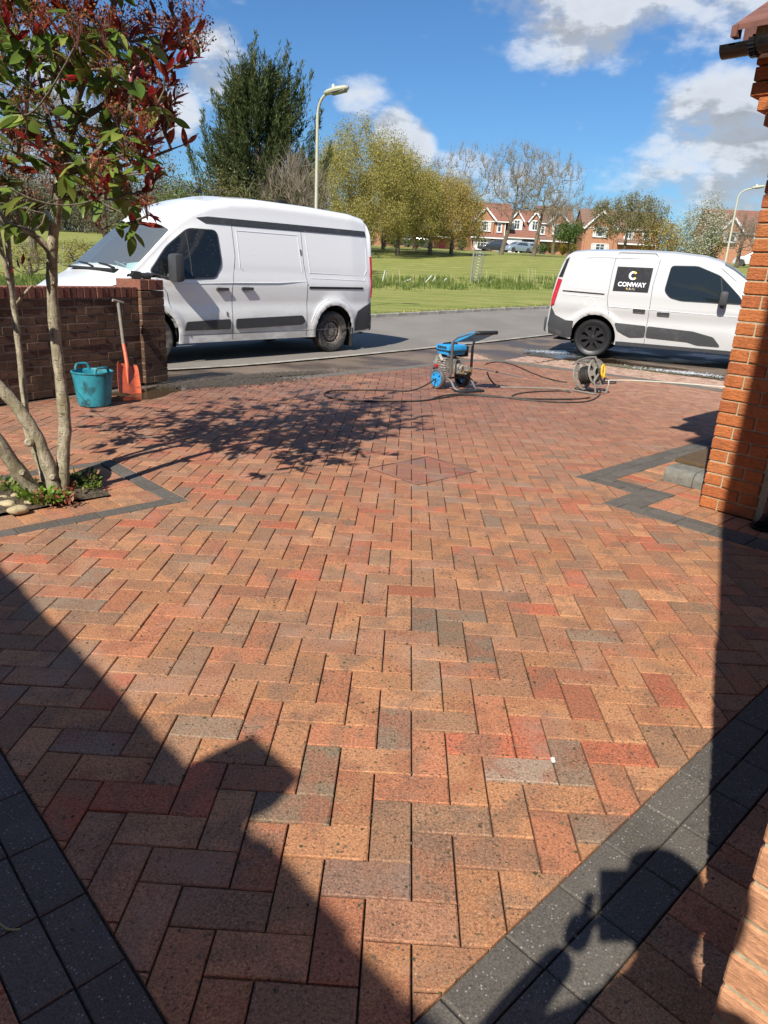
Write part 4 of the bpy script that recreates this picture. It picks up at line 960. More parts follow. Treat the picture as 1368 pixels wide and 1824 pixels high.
    MB().box((2.0, 0, 1.2), (.04, 1.66, 1.5)).build('bulkhead', MAT_DASH, v)
    for sy in (.42, -.42): s_ = MB(); s_.box((2.42, sy, 1.15), (.14, .46, .75), Euler((0, R(-10), 0)).to_matrix(), bev=.06); s_.box((2.36, sy, 1.62), (.10, .26, .2), bev=.05); s_.box((2.65, sy, .85), (.5, .48, .16), bev=.05); s_.build('seat', MAT_DASH, v, True)
    MAT_PAPER = simple('teal_paper', (.50, .74, .70), .8, var=.2, scale=12)
    for i in range(7): MB().box((3.26+random.uniform(-.14, .10), -.2+.16*i+random.uniform(-.05, .05), 1.20+random.uniform(0, .05)), (.24, .30, .004), Euler((random.uniform(-.5, .5), random.uniform(-.5, .1), random.uniform(0, 3))).to_matrix()).build('paper', MAT_PAPER, dsh)
    for y0, y1 in ((.62, .05), (.0, -.55)):
        MB().tube([(3.60, y0, 1.235), (3.56, (y0+y1)/2, 1.27), (3.54, y1, 1.285)], [.014, .010, .008], 6).build('wiper', MAT_UND, v)
    MB().box((3.61, 0, 1.212), (.10, 1.35, .03), bev=.01).build('scuttle', MAT_UND, v)
    MB().box((-1.05, 0, .46), (.10, 1.80, .28), bev=.05).build('rear_bumper', MAT_TRIM, v, True)
    MB().box((4.27, 0, .46), (.12, 1.20, .32), bev=.05).build('front_bumper', MAT_TRIM, v, True)
    MB().box((4.275, 0, .74), (.03, .95, .16), bev=.02).build('grille', MAT_UND, v)
    m_ = MB(); m_.prism([(-.11, 0), (.05, 0), (-.05, .055), (-.10, .06)], -.012, .012, Tm((1.95, 0, 2.315)) @ RX90); m_.build('roof_aerial', MAT_UND, v)
    MB().box((.55, .25, 2.315), (.16, .10, .05), bev=.015).build('roof_vent', MAT_UND, v)
    return v, b
VAN1, B1 = big_van()
for o_ in VAN1.children:                            # rear overhang a little shorter than first drawn
    if o_.data and o_.name.split('.')[0] != 'wheel':
        for v_ in o_.data.vertices:
            if v_.co.x < -.42: v_.co.x = -.42+(v_.co.x+.42)*.80
    elif not o_.data: pass

# ---- right: small panel van with a dark sign on its flank, nose to the right
def small_van():
    org, th, pitch, wb = van_pose((1050, 636), (1339, 663), 2.662, -.885)
    v = thing('small_panel_van', 'clean white small panel van with black sign on its side, parked at the right', 'van', org, th)
    X = np.unique(np.round(np.concatenate([np.linspace(-.86, -.50, 20), np.arange(-.50, 3.3, .04), np.linspace(3.3, 3.56, 12)]), 4))
    b = Body(X,
        zt=[(-.86, .60), (-.845, .80), (-.81, 1.10), (-.76, 1.40), (-.70, 1.62), (-.64, 1.735), (-.55, 1.79), (-.3, 1.82), (.4, 1.84), (1.1, 1.83), (1.6, 1.785), (1.85, 1.72), (2.05, 1.62), (2.45, 1.35), (2.78, 1.12), (2.85, 1.095), (3.1, 1.02), (3.35, .93), (3.47, .84), (3.54, .72), (3.56, .6)],
        hw=[(-.86, .76), (-.82, .83), (-.7, .875), (-.3, .905), (2.2, .91), (2.7, .90), (3.1, .84), (3.35, .74), (3.5, .58), (3.56, .42)],
        zb=[(-.86, .36), (-.5, .30), (0, .25), (2.8, .24), (3.56, .24)], belt=[(-.86, .45), (-.8, .95), (2.3, 1.02), (2.8, .95), (3.2, .8), (3.56, .5)],
        tumble=[(-.86, .02), (-.7, .16), (1.6, .19), (2.1, .20), (2.6, .10), (3.56, .02)], rad=[(-.86, .05), (-.6, .13), (1.2, .15), (1.9, .11), (2.5, .09), (2.9, .12), (3.56, .08)],
        arches=[(0, .345, .385), (2.662, .345, .385)], low=.80, crown=.04, ws=(1.90, 2.72, 36), relief=((.70, .10, -.024), (.88, .03, .010), (.99, .04, -.008)), flare=.024)
    b.build('body', MAT_WH2, v)
    arch_liner(v, 0, .345, .385, .89); arch_liner(v, 2.662, .345, .385, .89); MB().box((1.3, 0, .262), (4.0, 1.6, .02)).build('underside', MAT_UND, v)
    for x in (0, 2.662):
        for sg in (-1, 1): wheel(v, x, sg*.79, .325, sg, .325, .205, .213, 'cap')
    CR = simple('crease_paint', (.70, .71, .72), .3)
    for sg in (-1, 1):
        w1 = rounded([(1.16, 1.08), (1.06, 1.18), (1.10, 1.58), (1.50, 1.59), (1.86, 1.46), (2.20, 1.16), (2.28, 1.04), (1.34, 1.04)], .05)
        o = b.decal('side_window', w1, MAT_GLS2, v, sg, off=.005, thick=.003); b.line('window_seal', w1, MAT_TRIM, o, sg, .010, .005, True); b.line('window_divider', [(1.98, 1.045), (1.88, 1.43)], MAT_TRIM, o, sg, .010, .008)
        b.decal('quarter_panel', [(2.30, 1.02), (2.22, 1.20), (2.44, 1.09), (2.52, .99)], MAT_TRIM, v, sg, off=.006, thick=.004, sub=.06)
        b.decal('lower_moulding', rounded([(.40, .50), (.34, .62), (.86, .60), (.86, .42), (.62, .40), (.56, .42)], .03), MAT_TRIM, v, sg, off=.004, thick=.016); b.decal('lower_moulding', rounded([(.88, .60), (.88, .42), (1.55, .40), (1.7, .36), (2.06, .36), (1.93, .50), (1.6, .57)], .03), MAT_TRIM, v, sg, off=.004, thick=.016)
        b.decal('sill', [(.40, .245), (2.28, .245), (2.28, .30), (.40, .31)], MAT_TRIM, v, sg, off=.004, thick=.012)
        b.decal('bumper_side', [(-.37, .33), (-.36, .60), (-.5, .60), (-.70, .68), (-.79, .82), (-.82, .50), (-.80, .36), (-.5, .30)], MAT_TRIM, v, sg, off=.006, thick=.012)
        for pl in ([(.87, .28), (.87, .95), (.86, 1.25), (.91, 1.68)], [(.22, .75), (.16, 1.0), (.17, 1.45), (.19, 1.66)], [(2.36, .62), (2.40, .9), (2.36, 1.02)], [(-.55, 1.66), (1.5, 1.68), (1.85, 1.58), (2.2, 1.32)], [(.19, 1.66), (.24, 1.76), (.82, 1.765), (.90, 1.68)]): b.line('door_gap', pl, MAT_SEAM, v, sg, .0045)
        for pl in ([(.12, 1.64), (-.42, 1.66), (-.47, 1.60), (-.50, 1.25), (-.46, 1.16), (.12, 1.14)], [(-.60, 1.04), (.12, 1.02)], [(.2, .88), (.9, .87), (2.3, .84)], [(math.cos(a)*.50, .345+math.sin(a)*.50) for a in np.linspace(.2, math.pi-.5, 20)]): b.line('panel_crease', pl, CR, v, sg, .006, .003)
        b.decal('door_rail', [(-.62, 1.085), (.10, 1.065), (.10, 1.085), (-.62, 1.105)], MAT_UND, v, sg, off=.003, thick=.003)
        b.line('fuel_flap', [(-.12+.085*math.cos(a), .92+.085*math.sin(a)) for a in np.linspace(0, 2*math.pi, 20)], CR, v, sg, .004, .002)
        b.decal('tail_lamp', [(-.80, .82), (-.74, .86), (-.66, 1.28), (-.735, 1.30), (-.80, .95)], MAT_RED, v, sg, off=.005, thick=.012, sub=.06); b.decal('rear_pillar', [(-.735, 1.32), (-.66, 1.32), (-.585, 1.66), (-.64, 1.62)], MAT_UND, v, sg, off=.004, thick=.004, sub=.06)
        handle(b, v, .71, .845, sg); handle(b, v, 1.10, .82, sg)
        b.decal('side_repeater', rounded([(2.50, .70), (2.50, .74), (2.56, .74), (2.56, .70)], .01), MAT_AMB, v, sg, off=.004, thick=.006, sub=.03)
        mirror_part(v, 1.97, sg*.90, 1.09, sg, 1.0, .22)
        b.decal('headlamp', rounded([(2.95, .74), (2.92, .86), (3.2, .83), (3.42, .74), (3.4, .66), (3.15, .68)], .03), tinted('lamp_glass', (.05, .055, .06), .05), v, sg, off=.004, thick=.006, sub=.06)
    # sign with lettering on the flank that faces the drive
    sg = -1; sx0, sx1, sz0, sz1 = .225, .80, 1.14, 1.535
    MAT_SIGN = simple('sign_black', (.007, .008, .012), .6, spec=.25); sign = b.decal('sign', [(sx0, sz0), (sx1, sz0), (sx1+.02, sz1), (sx0+.02, sz1)], MAT_SIGN, v, sg, off=.005, thick=.002)
    WHT = simple('sign_white', (.82, .82, .82), .5); YEL = simple('sign_yellow', (.85, .55, .08), .5); cx = (sx0+sx1)/2+.008
    def wrap(me, name, mat, x, z):
        for vtx in me.vertices:
            lx, lz = x+vtx.co.x, z+vtx.co.y; vtx.co = Vector((lx, sg*(b.side(lx, lz)+.0085+max(0, vtx.co.z)), lz))
        me.materials.clear(); return link(name, me, mat, sign)
    wrap(text_mesh('CONWAY', .098, True), 'lettering', WHT, cx, 1.222); wrap(text_mesh('R', .052), 'lettering', YEL, cx-.066, 1.168); wrap(text_mesh('A', .052), 'lettering', WHT, cx-.022, 1.168); wrap(text_mesh('I', .052), 'lettering', WHT, cx+.020, 1.168); wrap(text_mesh('L', .052), 'lettering', YEL, cx+.054, 1.168)
    for nm, mat, a0, a1 in (('emblem_ring', WHT, 95, 300), ('emblem_ring', YEL, 38, 95), ('emblem_ring', YEL, 300, 325)):
        mm = MB(); n = 22; vs = []
        for i in range(n+1):
            a = R(a0+(a1-a0)*i/n); vs += [(.070*math.cos(a), .070*math.sin(a), 0), (.038*math.cos(a), .038*math.sin(a), 0)]
        mm.add(vs, [(2*i, 2*i+1, 2*i+3, 2*i+2) for i in range(n)]); wrap(mm.mesh('emblem'), nm, mat, cx+.0, 1.40)
    ws = MB(); vs = []; xs_ = [x for x in b.X if 1.88 <= x <= 2.74]
    for x in xs_:
        sc_ = b.section(x); half = [sc_[j] for j in range(36, len(sc_))]
        for (y, z) in half[:-1]: vs.append((x, y, z+.002))
        vs.append((x, 0, half[-1][1]+.002))
        for (y, z) in half[:-1][::-1]: vs.append((x, -y, z+.002))
    w_ = len(vs)//len(xs_); ws.add(vs, [(i*w_+j, i*w_+j+1, (i+1)*w_+j+1, (i+1)*w_+j) for i in range(len(xs_)-1) for j in range(w_-1)]); ws.build('windscreen', MAT_WS, v, True)
    MAT_DASH = simple('dash_plastic', (.07, .073, .078), .7); d = MB(); d.box((2.45, 0, .97), (.60, 1.45, .10), bev=.04); d.build('dashboard', MAT_DASH, v, True); MB().box((.95, 0, 1.0), (.04, 1.5, 1.3)).build('bulkhead', MAT_DASH, v)
    for sy in (.36, -.36): s_ = MB(); s_.box((1.25, sy, 1.0), (.13, .44, .62), Euler((0, R(-12), 0)).to_matrix(), bev=.06); s_.box((1.2, sy, 1.42), (.10, .24, .18), bev=.05); s_.build('seat', MAT_DASH, v, True)
    MB().box((-.86, 0, .50), (.10, 1.50, .26), bev=.05).build('rear_bumper', MAT_TRIM, v, True); MB().box((3.53, 0, .42), (.10, 1.05, .28), bev=.05).build('front_bumper', MAT_TRIM, v, True)
    MB().tube([(1.75, 0, 1.755), (1.62, 0, 1.90)], [.008, .003], 6).build('roof_aerial', MAT_UND, v)
    return v, b
VAN2, B2 = small_van()
# ------------------------------------------------------------------ vegetation
def leaf_mat(name, trans=.35, rough=.5, spec=.3, gain=1.0):
    t = NT(name); a = t.new('ShaderNodeAttribute', attribute_name='tint').outputs['Color']
    nz = t.noise(t.coord(), 6, 3); k = t.rng(nz, .3, .7, .8*gain, 1.2*gain, False); sc = t.new('ShaderNodeVectorMath', operation='SCALE'); t.l.new(a, sc.inputs[0]); t.l.new(k, sc.inputs['Scale'])
    t.col(sc.outputs[0]); t.rough(rough); t.b.inputs['Specular IOR Level'].default_value = spec
    tr = t.new('ShaderNodeBsdfTranslucent'); t.l.new(sc.outputs[0], tr.inputs[0]); mx = t.new('ShaderNodeMixShader'); mx.inputs[0].default_value = trans
    t.l.new(t.b.outputs[0], mx.inputs[1]); t.l.new(tr.outputs[0], mx.inputs[2]); t.l.new(mx.outputs[0], t.n['Material Output'].inputs['Surface']); return t.m
MAT_LEAF = leaf_mat('foliage'); MAT_NEEDLE = leaf_mat('needle_foliage', .15, .75, .1)
def bark_mat(name, c1, c2, sc=14, moss=None):
    t = NT(name); p = t.coord('obj'); a = t.noise(p, sc, 6, .7, stretch=(1, 1, .35)); b = t.noise(p, sc*.25, 4)
    c = t.mix(t.rng(a, .3, .7), c1, c2)
    if moss: c = t.mix(t.rng(b, .45, .65, 0, .6), c, moss)
    len_ = t.rng(t.noise(p, sc*2.2, 3, .6, stretch=(.5, .5, 1.8), off=(4, 4, 4)), .60, .68); c = t.mix(t.math('MULTIPLY', len_, .6), c, tuple(x*.45 for x in c1)); t.col(c); t.rough(.9); t.bump(t.math('ADD', a, t.math('MULTIPLY', len_, .5)), .9, .014); return t.m
MAT_BARKP = bark_mat('grey_green_bark', (.20, .165, .105), (.50, .44, .31), 34, (.20, .17, .085)); MAT_BARK = bark_mat('brown_bark', (.10, .075, .05), (.19, .15, .105), 5, (.14, .13, .06)); MAT_TWIG = bark_mat('twig_bark', (.16, .125, .085), (.26, .21, .15), 3); MAT_TWIGY = bark_mat('yellowish_twig_bark', (.20, .165, .07), (.30, .25, .12), 3)
def ggnd(px, py):
    d = ray(px, py); lo, hi = 5.0, 400.0
    f = lambda Y: HC+d[2]/d[1]*Y-gzf(d[0]/d[1]*Y, Y)
    for Y in np.arange(5, 400, 1.0):
        if f(Y) < 0: hi = Y; lo = Y-1; break
    for _ in range(30):
        m_ = (lo+hi)/2
        if f(m_) < 0: hi = m_
        else: lo = m_
    return np.array([d[0]/d[1]*lo, lo, gzf(d[0]/d[1]*lo, lo)])
def cards(P, size, up=None, aspect=2.0, jitter=1.0, col=None, seed=0, droop=0.0):
    """leaf-like rhombs at points P. up: preferred long axis (n,3) or None"""
    g = np.random.default_rng(seed); n = len(P); d = g.normal(size=(n, 3))
    if up is not None: d = up+d*jitter
    d /= np.linalg.norm(d, axis=1, keepdims=True)+1e-9; w = np.cross(d, g.normal(size=(n, 3))); w /= np.linalg.norm(w, axis=1, keepdims=True)+1e-9
    s = (size*g.uniform(.6, 1.35, n))[:, None]; h = d*s; w = w*s/aspect
    V = np.stack([P, P+h*.5+w*.5, P+h, P+h*.5-w*.5], 1).reshape(-1, 3); F = np.arange(4*n).reshape(-1, 4)
    C = np.repeat(col, 4, 0) if col is not None else None
    return V, F, C
def tints(n, cols, w=None, var=.18, seed=0):
    g = np.random.default_rng(seed+99); c = np.array(cols)[g.choice(len(cols), n, p=None if w is None else np.array(w)/sum(w))]; return c*g.uniform(1-var, 1+var, (n, 1))
def colonize(root, tips, seg=.25, pull=.35, seed=0, bend=.25):
    """root: list of points (trunk); tips: (n,3). Each tip joins the nearest branch so far. Returns nodes, parents"""
    g = np.random.default_rng(seed); N_ = [np.array(p, float) for p in root]; par = [-1]+list(range(len(root)-1)); dist = [0.0]
    for i in range(1, len(root)): dist.append(dist[-1]+np.linalg.norm(N_[i]-N_[i-1]))
    r0 = N_[0]; order = np.argsort(np.linalg.norm(np.asarray(tips)-np.array(root[-1]), axis=1))
    for k in order:
        T = np.asarray(tips)[k]; A = np.array(N_); d = np.linalg.norm(A-T, axis=1); below = np.maximum(0, A[:, 2]-T[2]); cost = d+pull*np.array(dist)*.25+below*2.0
        cost[0] += 5; j = int(np.argmin(cost)); L = d[j]; n = max(2, int(L/seg)); a = A[j]; c = a+(T-a)*.5+g.normal(size=3)*L*bend*.35+np.array([0, 0, L*bend*-.25])
        prev = j
        for q in range(1, n+1):
            t = q/n; P = a*(1-t)**2+c*2*t*(1-t)+T*t*t; N_.append(P); par.append(prev); dist.append(dist[prev]+L/n); prev = len(N_)-1
    return np.array(N_), np.array(par)
def branch_mesh(nodes, par, rtip=.012, expo=2.3, sides=5, rmax=None, name='branches'):
    n = len(nodes); r = np.zeros(n); ch = [[] for _ in range(n)]
    for i in range(n):
        if par[i] >= 0: ch[par[i]].append(i)
    dep = np.zeros(n)
    for i in range(n): dep[i] = 0 if par[i] < 0 else dep[par[i]]+1
    for i in np.argsort(-dep, kind='stable'):
        r[i] = max(rtip, sum(r[c]**expo for c in ch[i])**(1/expo)) if ch[i] else rtip
    if rmax is not None: r = np.minimum(r, rmax)
    V = []; F = []; nv = 0; g = np.random.default_rng(1)
    idx = [i for i in range(n) if par[i] >= 0]; A = nodes[par[idx]]; B = nodes[idx]; ra = np.minimum(r[par[idx]], r[idx]*1.35); rb = r[idx]
    D = B-A; L = np.linalg.norm(D, axis=1, keepdims=True)+1e-9; D = D/L; ref = np.where(np.abs(D[:, 2:3]) < .9, np.array([[0, 0, 1.0]]), np.array([[1.0, 0, 0]])); u = np.cross(D, ref); u /= np.linalg.norm(u, axis=1, keepdims=True)+1e-9; w = np.cross(D, u)
    a = 2*np.pi*np.arange(sides)/sides; ring = u[:, None, :]*np.cos(a)[None, :, None]+w[:, None, :]*np.sin(a)[None, :, None]
    V = np.concatenate([A[:, None, :]+ring*ra[:, None, None], B[:, None, :]+ring*rb[:, None, None]], 1); m = len(idx); base = (np.arange(m)*2*sides)[:, None]; k = np.arange(sides)[None, :]; k2 = (k+1) % sides
    F = np.stack([base+k, base+k2, base+sides+k2, base+sides+k], -1).reshape(-1, 4)
    return npmesh(name, V.reshape(-1, 3), [F], True), r
def ell_pts(n, c, rad, seed=0, shell=.5, zmin=None):
    g = np.random.default_rng(seed); d = g.normal(size=(n, 3)); d /= np.linalg.norm(d, axis=1, keepdims=True); k = (shell+(1-shell)*g.random(n))[:, None]**.6; return np.asarray(c)+d*k*np.asarray(rad)
def tree_at(name, label, px, Y, ytop, width_px, kind, seed, group=None, cat='tree', trunk_lean=0.0, ybase=None, cols=None, nleaf=6000, leaf=.16):
    """tree whose foot stands on the ground at forward distance Y under pixel column px; ytop, width in photo pixels"""
    q = atY(px, ybase or 445, Y); X = float(q[0]); zb = gzf(X, Y); top = float(atY(px, ytop, Y)[2]); H = max(1.5, top-zb); Wd = width_px/FPX*Y*1.02
    t = thing(name, label, cat, (X, Y, zb-.05), 0, group); g = np.random.default_rng(seed)
    if kind == 'upright':                        # many steep branches with a haze of young leaves
        h0 = H*.20; tr = [(0, 0, 0), (0, 0, h0*.5), (0, 0, h0), (0, 0, h0*1.5)]
        n = 130; a = g.uniform(0, 2*np.pi, n); rr = np.sqrt(g.random(n)); k = g.uniform(.72, 1.0, n)*(1-.38*rr**2); tips = np.stack([np.cos(a)*rr*Wd/2, np.sin(a)*rr*Wd/2, h0+(H-h0)*k], 1)
        extra = np.stack([np.cos(a)*Wd/2*.95, np.sin(a)*Wd/2*.95, h0+(H-h0)*g.uniform(.02, .5, n)], 1); tips = np.concatenate([tips, extra])
        nd, pr_ = colonize(tr, tips, .6, .2, seed, .30); me, r_ = branch_mesh(nd, pr_, .013, 2.3, 4, .16)
        link('branches', me, MAT_TWIGY, t)
        hi = nd[nd[:, 2] > h0*1.1]; P = hi[g.integers(0, len(hi), nleaf)]+g.normal(size=(nleaf, 3))*np.array([.30, .30, .40]); V, F, C = cards(P, leaf, np.tile([0, 0, 1.0], (nleaf, 1)), 2.2, .6, tints(nleaf, cols, seed=seed), seed)
        link('crown', npmesh('crown', V, [F], False, C), MAT_LEAF, t)
        MB().tube([(0, 0, -.2), (0, 0, h0*.6), (0, 0, h0*1.3)], [.20, .15, .13], 8).build('trunk', MAT_BARK, t, True)
    elif kind == 'bare':
        h0 = H*.22; tr = [(0, 0, 0), (trunk_lean*.3, 0, h0*.6), (trunk_lean*.6, 0, h0*1.2), (trunk_lean*.9, 0, H*.42), (trunk_lean, 0, H*.6)]
        n = 260; a = g.uniform(0, 2*np.pi, n); rr = np.sqrt(g.random(n)); tips = np.stack([trunk_lean+np.cos(a)*rr*Wd/2, np.sin(a)*rr*Wd/2, H*(.34+.66*g.random(n)**.7*np.sqrt(np.maximum(.05, 1-.6*rr**2)))], 1)
        nd, pr_ = colonize(tr, tips, .5, .3, seed, .22); me, r_ = branch_mesh(nd, pr_, .012, 2.45, 4, .15); link('branches', me, MAT_TWIG, t)
        hi = nd[nd[:, 2] > H*.35]; m_ = 2600; P = hi[g.integers(0, len(hi), m_)]; D = g.normal(size=(m_, 3))*.35+np.array([0, 0, 1.0]); L = g.uniform(.3, .9, (m_, 1)); wv = np.cross(D, g.normal(size=(m_, 3))); wv /= np.linalg.norm(wv, axis=1, keepdims=True); wv *= .011
        V = np.stack([P-wv, P+wv, P+D*L], 1).reshape(-1, 3); link('twigs', npmesh('twigs', V, [np.arange(3*m_).reshape(-1, 3)]), MAT_TWIG, t)
        if nleaf:
            P = hi[g.integers(0, len(hi), nleaf)]+g.normal(size=(nleaf, 3))*.25; V, F, C = cards(P, leaf, None, 1.6, 1, tints(nleaf, cols, seed=seed), seed); link('crown', npmesh('crown', V, [F], False, C), MAT_LEAF, t)
        MB().tube([(0, 0, -.2), (trunk_lean*.3, 0, h0*.6), (trunk_lean*.6, 0, h0*1.2), (trunk_lean*.9, 0, H*.42)], [.23, .19, .16, .10], 8).build('trunk', MAT_BARK, t, True)
    elif kind in ('bush', 'round'):
        h0 = H*(.04 if kind == 'bush' else .28); cz = (H+h0)/2; n = 60; lob = ell_pts(26, (0, 0, cz), (Wd*.36, Wd*.36, (H-h0)*.36), seed, .55)
        nd, pr_ = colonize([(0, 0, 0), (0, 0, h0+.1), (0, 0, cz*.8)], np.concatenate([lob, ell_pts(n, (0, 0, cz), (Wd*.48, Wd*.48, (H-h0)*.48), seed+5, .7)]), .4, .3, seed); me, r_ = branch_mesh(nd, pr_, .012, 2.3, 4, .15); link('branches', me, MAT_TWIG, t)
        per = nleaf//26; P = np.concatenate([c+g.normal(size=(per, 3))*np.array([Wd*.10, Wd*.10, (H-h0)*.10])*g.uniform(.7, 1.3) for c in lob]); V, F, C = cards(P, leaf, None, 1.8, 1, tints(len(P), cols, seed=seed), seed); link('crown', npmesh('crown', V, [F], False, C), MAT_LEAF, t)
        MB().tube([(0, 0, -.2), (0, 0, h0*.7+.1), (0, 0, cz)], [.12, .10, .05], 7).build('trunk', MAT_BARK, t, True)
    return t
YG = [(.33, .29, .07), (.40, .34, .09), (.27, .25, .06), (.34, .27, .08)]; OG = [(.40, .29, .075), (.44, .32, .09), (.31, .25, .065)]
BRN = [(.20, .15, .095), (.25, .19, .125), (.16, .12, .075)]; GRN = [(.075, .125, .025), (.10, .16, .03), (.055, .09, .02), (.13, .18, .035)]
BRI = [(.14, .23, .03), (.18, .27, .04), (.10, .17, .025)]
ROW = 'yellow-green trees along the far edge of the field'
tree_at('hornbeam', 'tallest yellow-green upright tree, just right of the lamp post', 645, 56, 213, 165, 'upright', 11, ROW, cols=YG, nleaf=46000, leaf=.115)
tree_at('hornbeam', 'yellow-green tree second from the lamp post in the field row', 708, 59, 268, 130, 'upright', 12, ROW, cols=YG, nleaf=32000, leaf=.115)
tree_at('hornbeam', 'golden-tinged third tree of the field row from the lamp post', 766, 62, 298, 120, 'upright', 13, ROW, cols=OG, nleaf=28000, leaf=.115)
tree_at('hornbeam', 'lowest tree of the yellow-green row, nearest the brick houses', 804, 64, 318, 92, 'upright', 14, ROW, cols=OG+YG[:1], nleaf=20000, leaf=.115)
tree_at('hornbeam', 'yellow-green tree half hidden behind the lamp post in the field row', 598, 62, 262, 110, 'upright', 15, ROW, cols=YG, nleaf=24000, leaf=.125)
tree_at('hornbeam', 'yellow-green tree standing behind the gap of the field row', 682, 68, 290, 120, 'upright', 16, ROW, cols=YG+OG, nleaf=24000, leaf=.13)
tree_at('hornbeam', 'golden tree standing behind the golden end of the field row', 738, 70, 305, 110, 'upright', 17, ROW, cols=OG, nleaf=22000, leaf=.13)
tree_at('bare_tree', 'bare twiggy reddish tree behind the golden trees', 822, 84, 248, 130, 'bare', 21, cols=BRN, nleaf=900, leaf=.12)
tree_at('bare_tree', 'tall bare tree with leaning trunk in front of the white garage door', 892, 70, 246, 115, 'bare', 22, cols=YG, nleaf=1100, leaf=.12, trunk_lean=1.0)
tree_at('bare_tree', 'tall bare tree between the dormers and the small round green tree', 950, 70, 262, 125, 'bare', 23, cols=YG, nleaf=1100, leaf=.12, trunk_lean=.5)
tree_at('young_birch', 'slender pale bare birch in front of the right-hand brick gable', 985, 92, 345, 50, 'bare', 24, cols=BRN, nleaf=300, leaf=.1)
tree_at('round_tree', 'small round bright green tree left of the small van roof', 1012, 90, 388, 58, 'round', 31, cols=GRN, nleaf=3600, leaf=.2)
tree_at('olive_tree', 'olive-green broad tree above the small van roof', 1112, 82, 342, 118, 'bare', 32, cols=[(.17, .17, .055), (.22, .20, .07)], nleaf=9000, leaf=.17)
tree_at('brown_shrub', 'rounded golden-brown shrub right of the olive tree', 1172, 80, 383, 85, 'bush', 33, cols=OG, nleaf=4200, leaf=.18)
tree_at('blossom_tree', 'white blossoming tree above the small van cab', 1245, 64, 344, 78, 'bush', 34, cols=[(.52, .50, .38), (.40, .40, .26), (.20, .23, .08), (.58, .56, .46)], nleaf=7500, leaf=.13)
tree_at('bare_tree', 'thin bare reddish tree in front of the red roof at far right', 1318, 66, 380, 95, 'bare', 35, cols=[(.28, .20, .17)], nleaf=500, leaf=.1)
tree_at('bare_tree', 'faint bare tree rising behind the houses', 1045, 130, 345, 70, 'bare', 36, cols=BRN, nleaf=600, leaf=.2)
tree_at('conifer_shrub', 'small green shrub right of the blossom tree', 1268, 66, 400, 40, 'bush', 37, cols=BRI, nleaf=1500, leaf=.15)
# left background behind the red-leaved tree and the big van
tree_at('scrub_bush', 'brown bare scrub bush beside the lamp post behind big van', 530, 34, 282, 120, 'bare', 41, cols=BRN, nleaf=500, leaf=.08)
tree_at('scrub_bush', 'olive scrub bush below the conifer', 452, 33, 305, 130, 'bush', 42, cols=[(.13, .14, .045), (.19, .165, .07), (.10, .12, .03)], nleaf=7500, leaf=.085)
tree_at('scrub_bush', 'yellowish scrub bush behind the roof of the big van', 400, 33, 300, 130, 'bush', 43, cols=[(.16, .15, .05), (.20, .17, .06), (.12, .12, .035)], nleaf=6500, leaf=.085)
tree_at('feathery_bush', 'bright green feathery bush behind the front of the big van', 322, 31, 318, 90, 'bush', 44, cols=BRI+GRN, nleaf=5200, leaf=.10)
tree_at('scrub_bush', 'dull olive scrub bush behind the red-leaved tree', 270, 36, 255, 150, 'bush', 45, cols=[(.13, .12, .045), (.17, .15, .06)], nleaf=7000, leaf=.10)
tree_at('bare_tree', 'bare grey tree at the far left behind the red-leaved tree', 60, 38, 90, 260, 'bare', 46, cols=BRN, nleaf=800, leaf=.1)
tree_at('bare_tree', 'bare grey tree directly behind the crown of the red-leaved tree', 190, 44, 150, 230, 'bare', 47, cols=BRN, nleaf=800, leaf=.1)
tree_at('bare_tree', 'second bare grey tree at the left edge', -40, 46, 140, 240, 'bare', 48, cols=BRN, nleaf=800, leaf=.1)
for i, (px, Y, yt, w, cl, lb) in enumerate(((138, 30, 418, 70, [(.42, .30, .03), (.30, .24, .04), (.12, .13, .03)], 'yellow flowering shrub beyond the big van bonnet'), (50, 31, 425, 80, [(.30, .22, .04), (.14, .13, .04)], 'yellow-brown flowering shrub behind the left tree trunk'), (210, 33, 420, 50, GRN, 'low green shrub behind the big van windscreen'))):
    tree_at('flowering_shrub', lb, px, Y, yt, w, 'bush', 60+i, cat='shrub', cols=cl, nleaf=1800, leaf=.06)
for i, (px, Y, yt, w, cl, lb) in enumerate(((658, 78, 415, 30, [(.40, .28, .03), (.20, .18, .04)], 'yellow shrub beside rear of the big van'), (704, 80, 418, 40, GRN, 'dark green hedge shrub under the field trees'), (742, 80, 418, 40, GRN, 'green hedge shrub between the field tree trunks'), (818, 84, 428, 46, [(.07, .11, .025), (.14, .17, .04)], 'clipped green hedge left of the first brick house'), (962, 96, 436, 34, GRN, 'low green shrub in front of the dark garage'), (985, 97, 432, 22, [(.45, .32, .03), (.3, .24, .03)], 'small yellow shrub left of the round green tree'), (1003, 98, 435, 14, [(.45, .32, .03), (.3, .24, .03)], 'smallest yellow shrub under the round green tree'), (1020, 98, 436, 16, [(.40, .30, .04), (.16, .17, .04)], 'yellow-green shrub at the corner of the small van roof'), (686, 80, 425, 22, [(.30, .24, .04), (.15, .15, .04)], 'dull yellow hedge shrub behind the first field trunk'))):
    tree_at('hedge_shrub', lb, px, Y, yt, w, 'bush', 70+i, cat='shrub', cols=cl, nleaf=1500, leaf=.13)
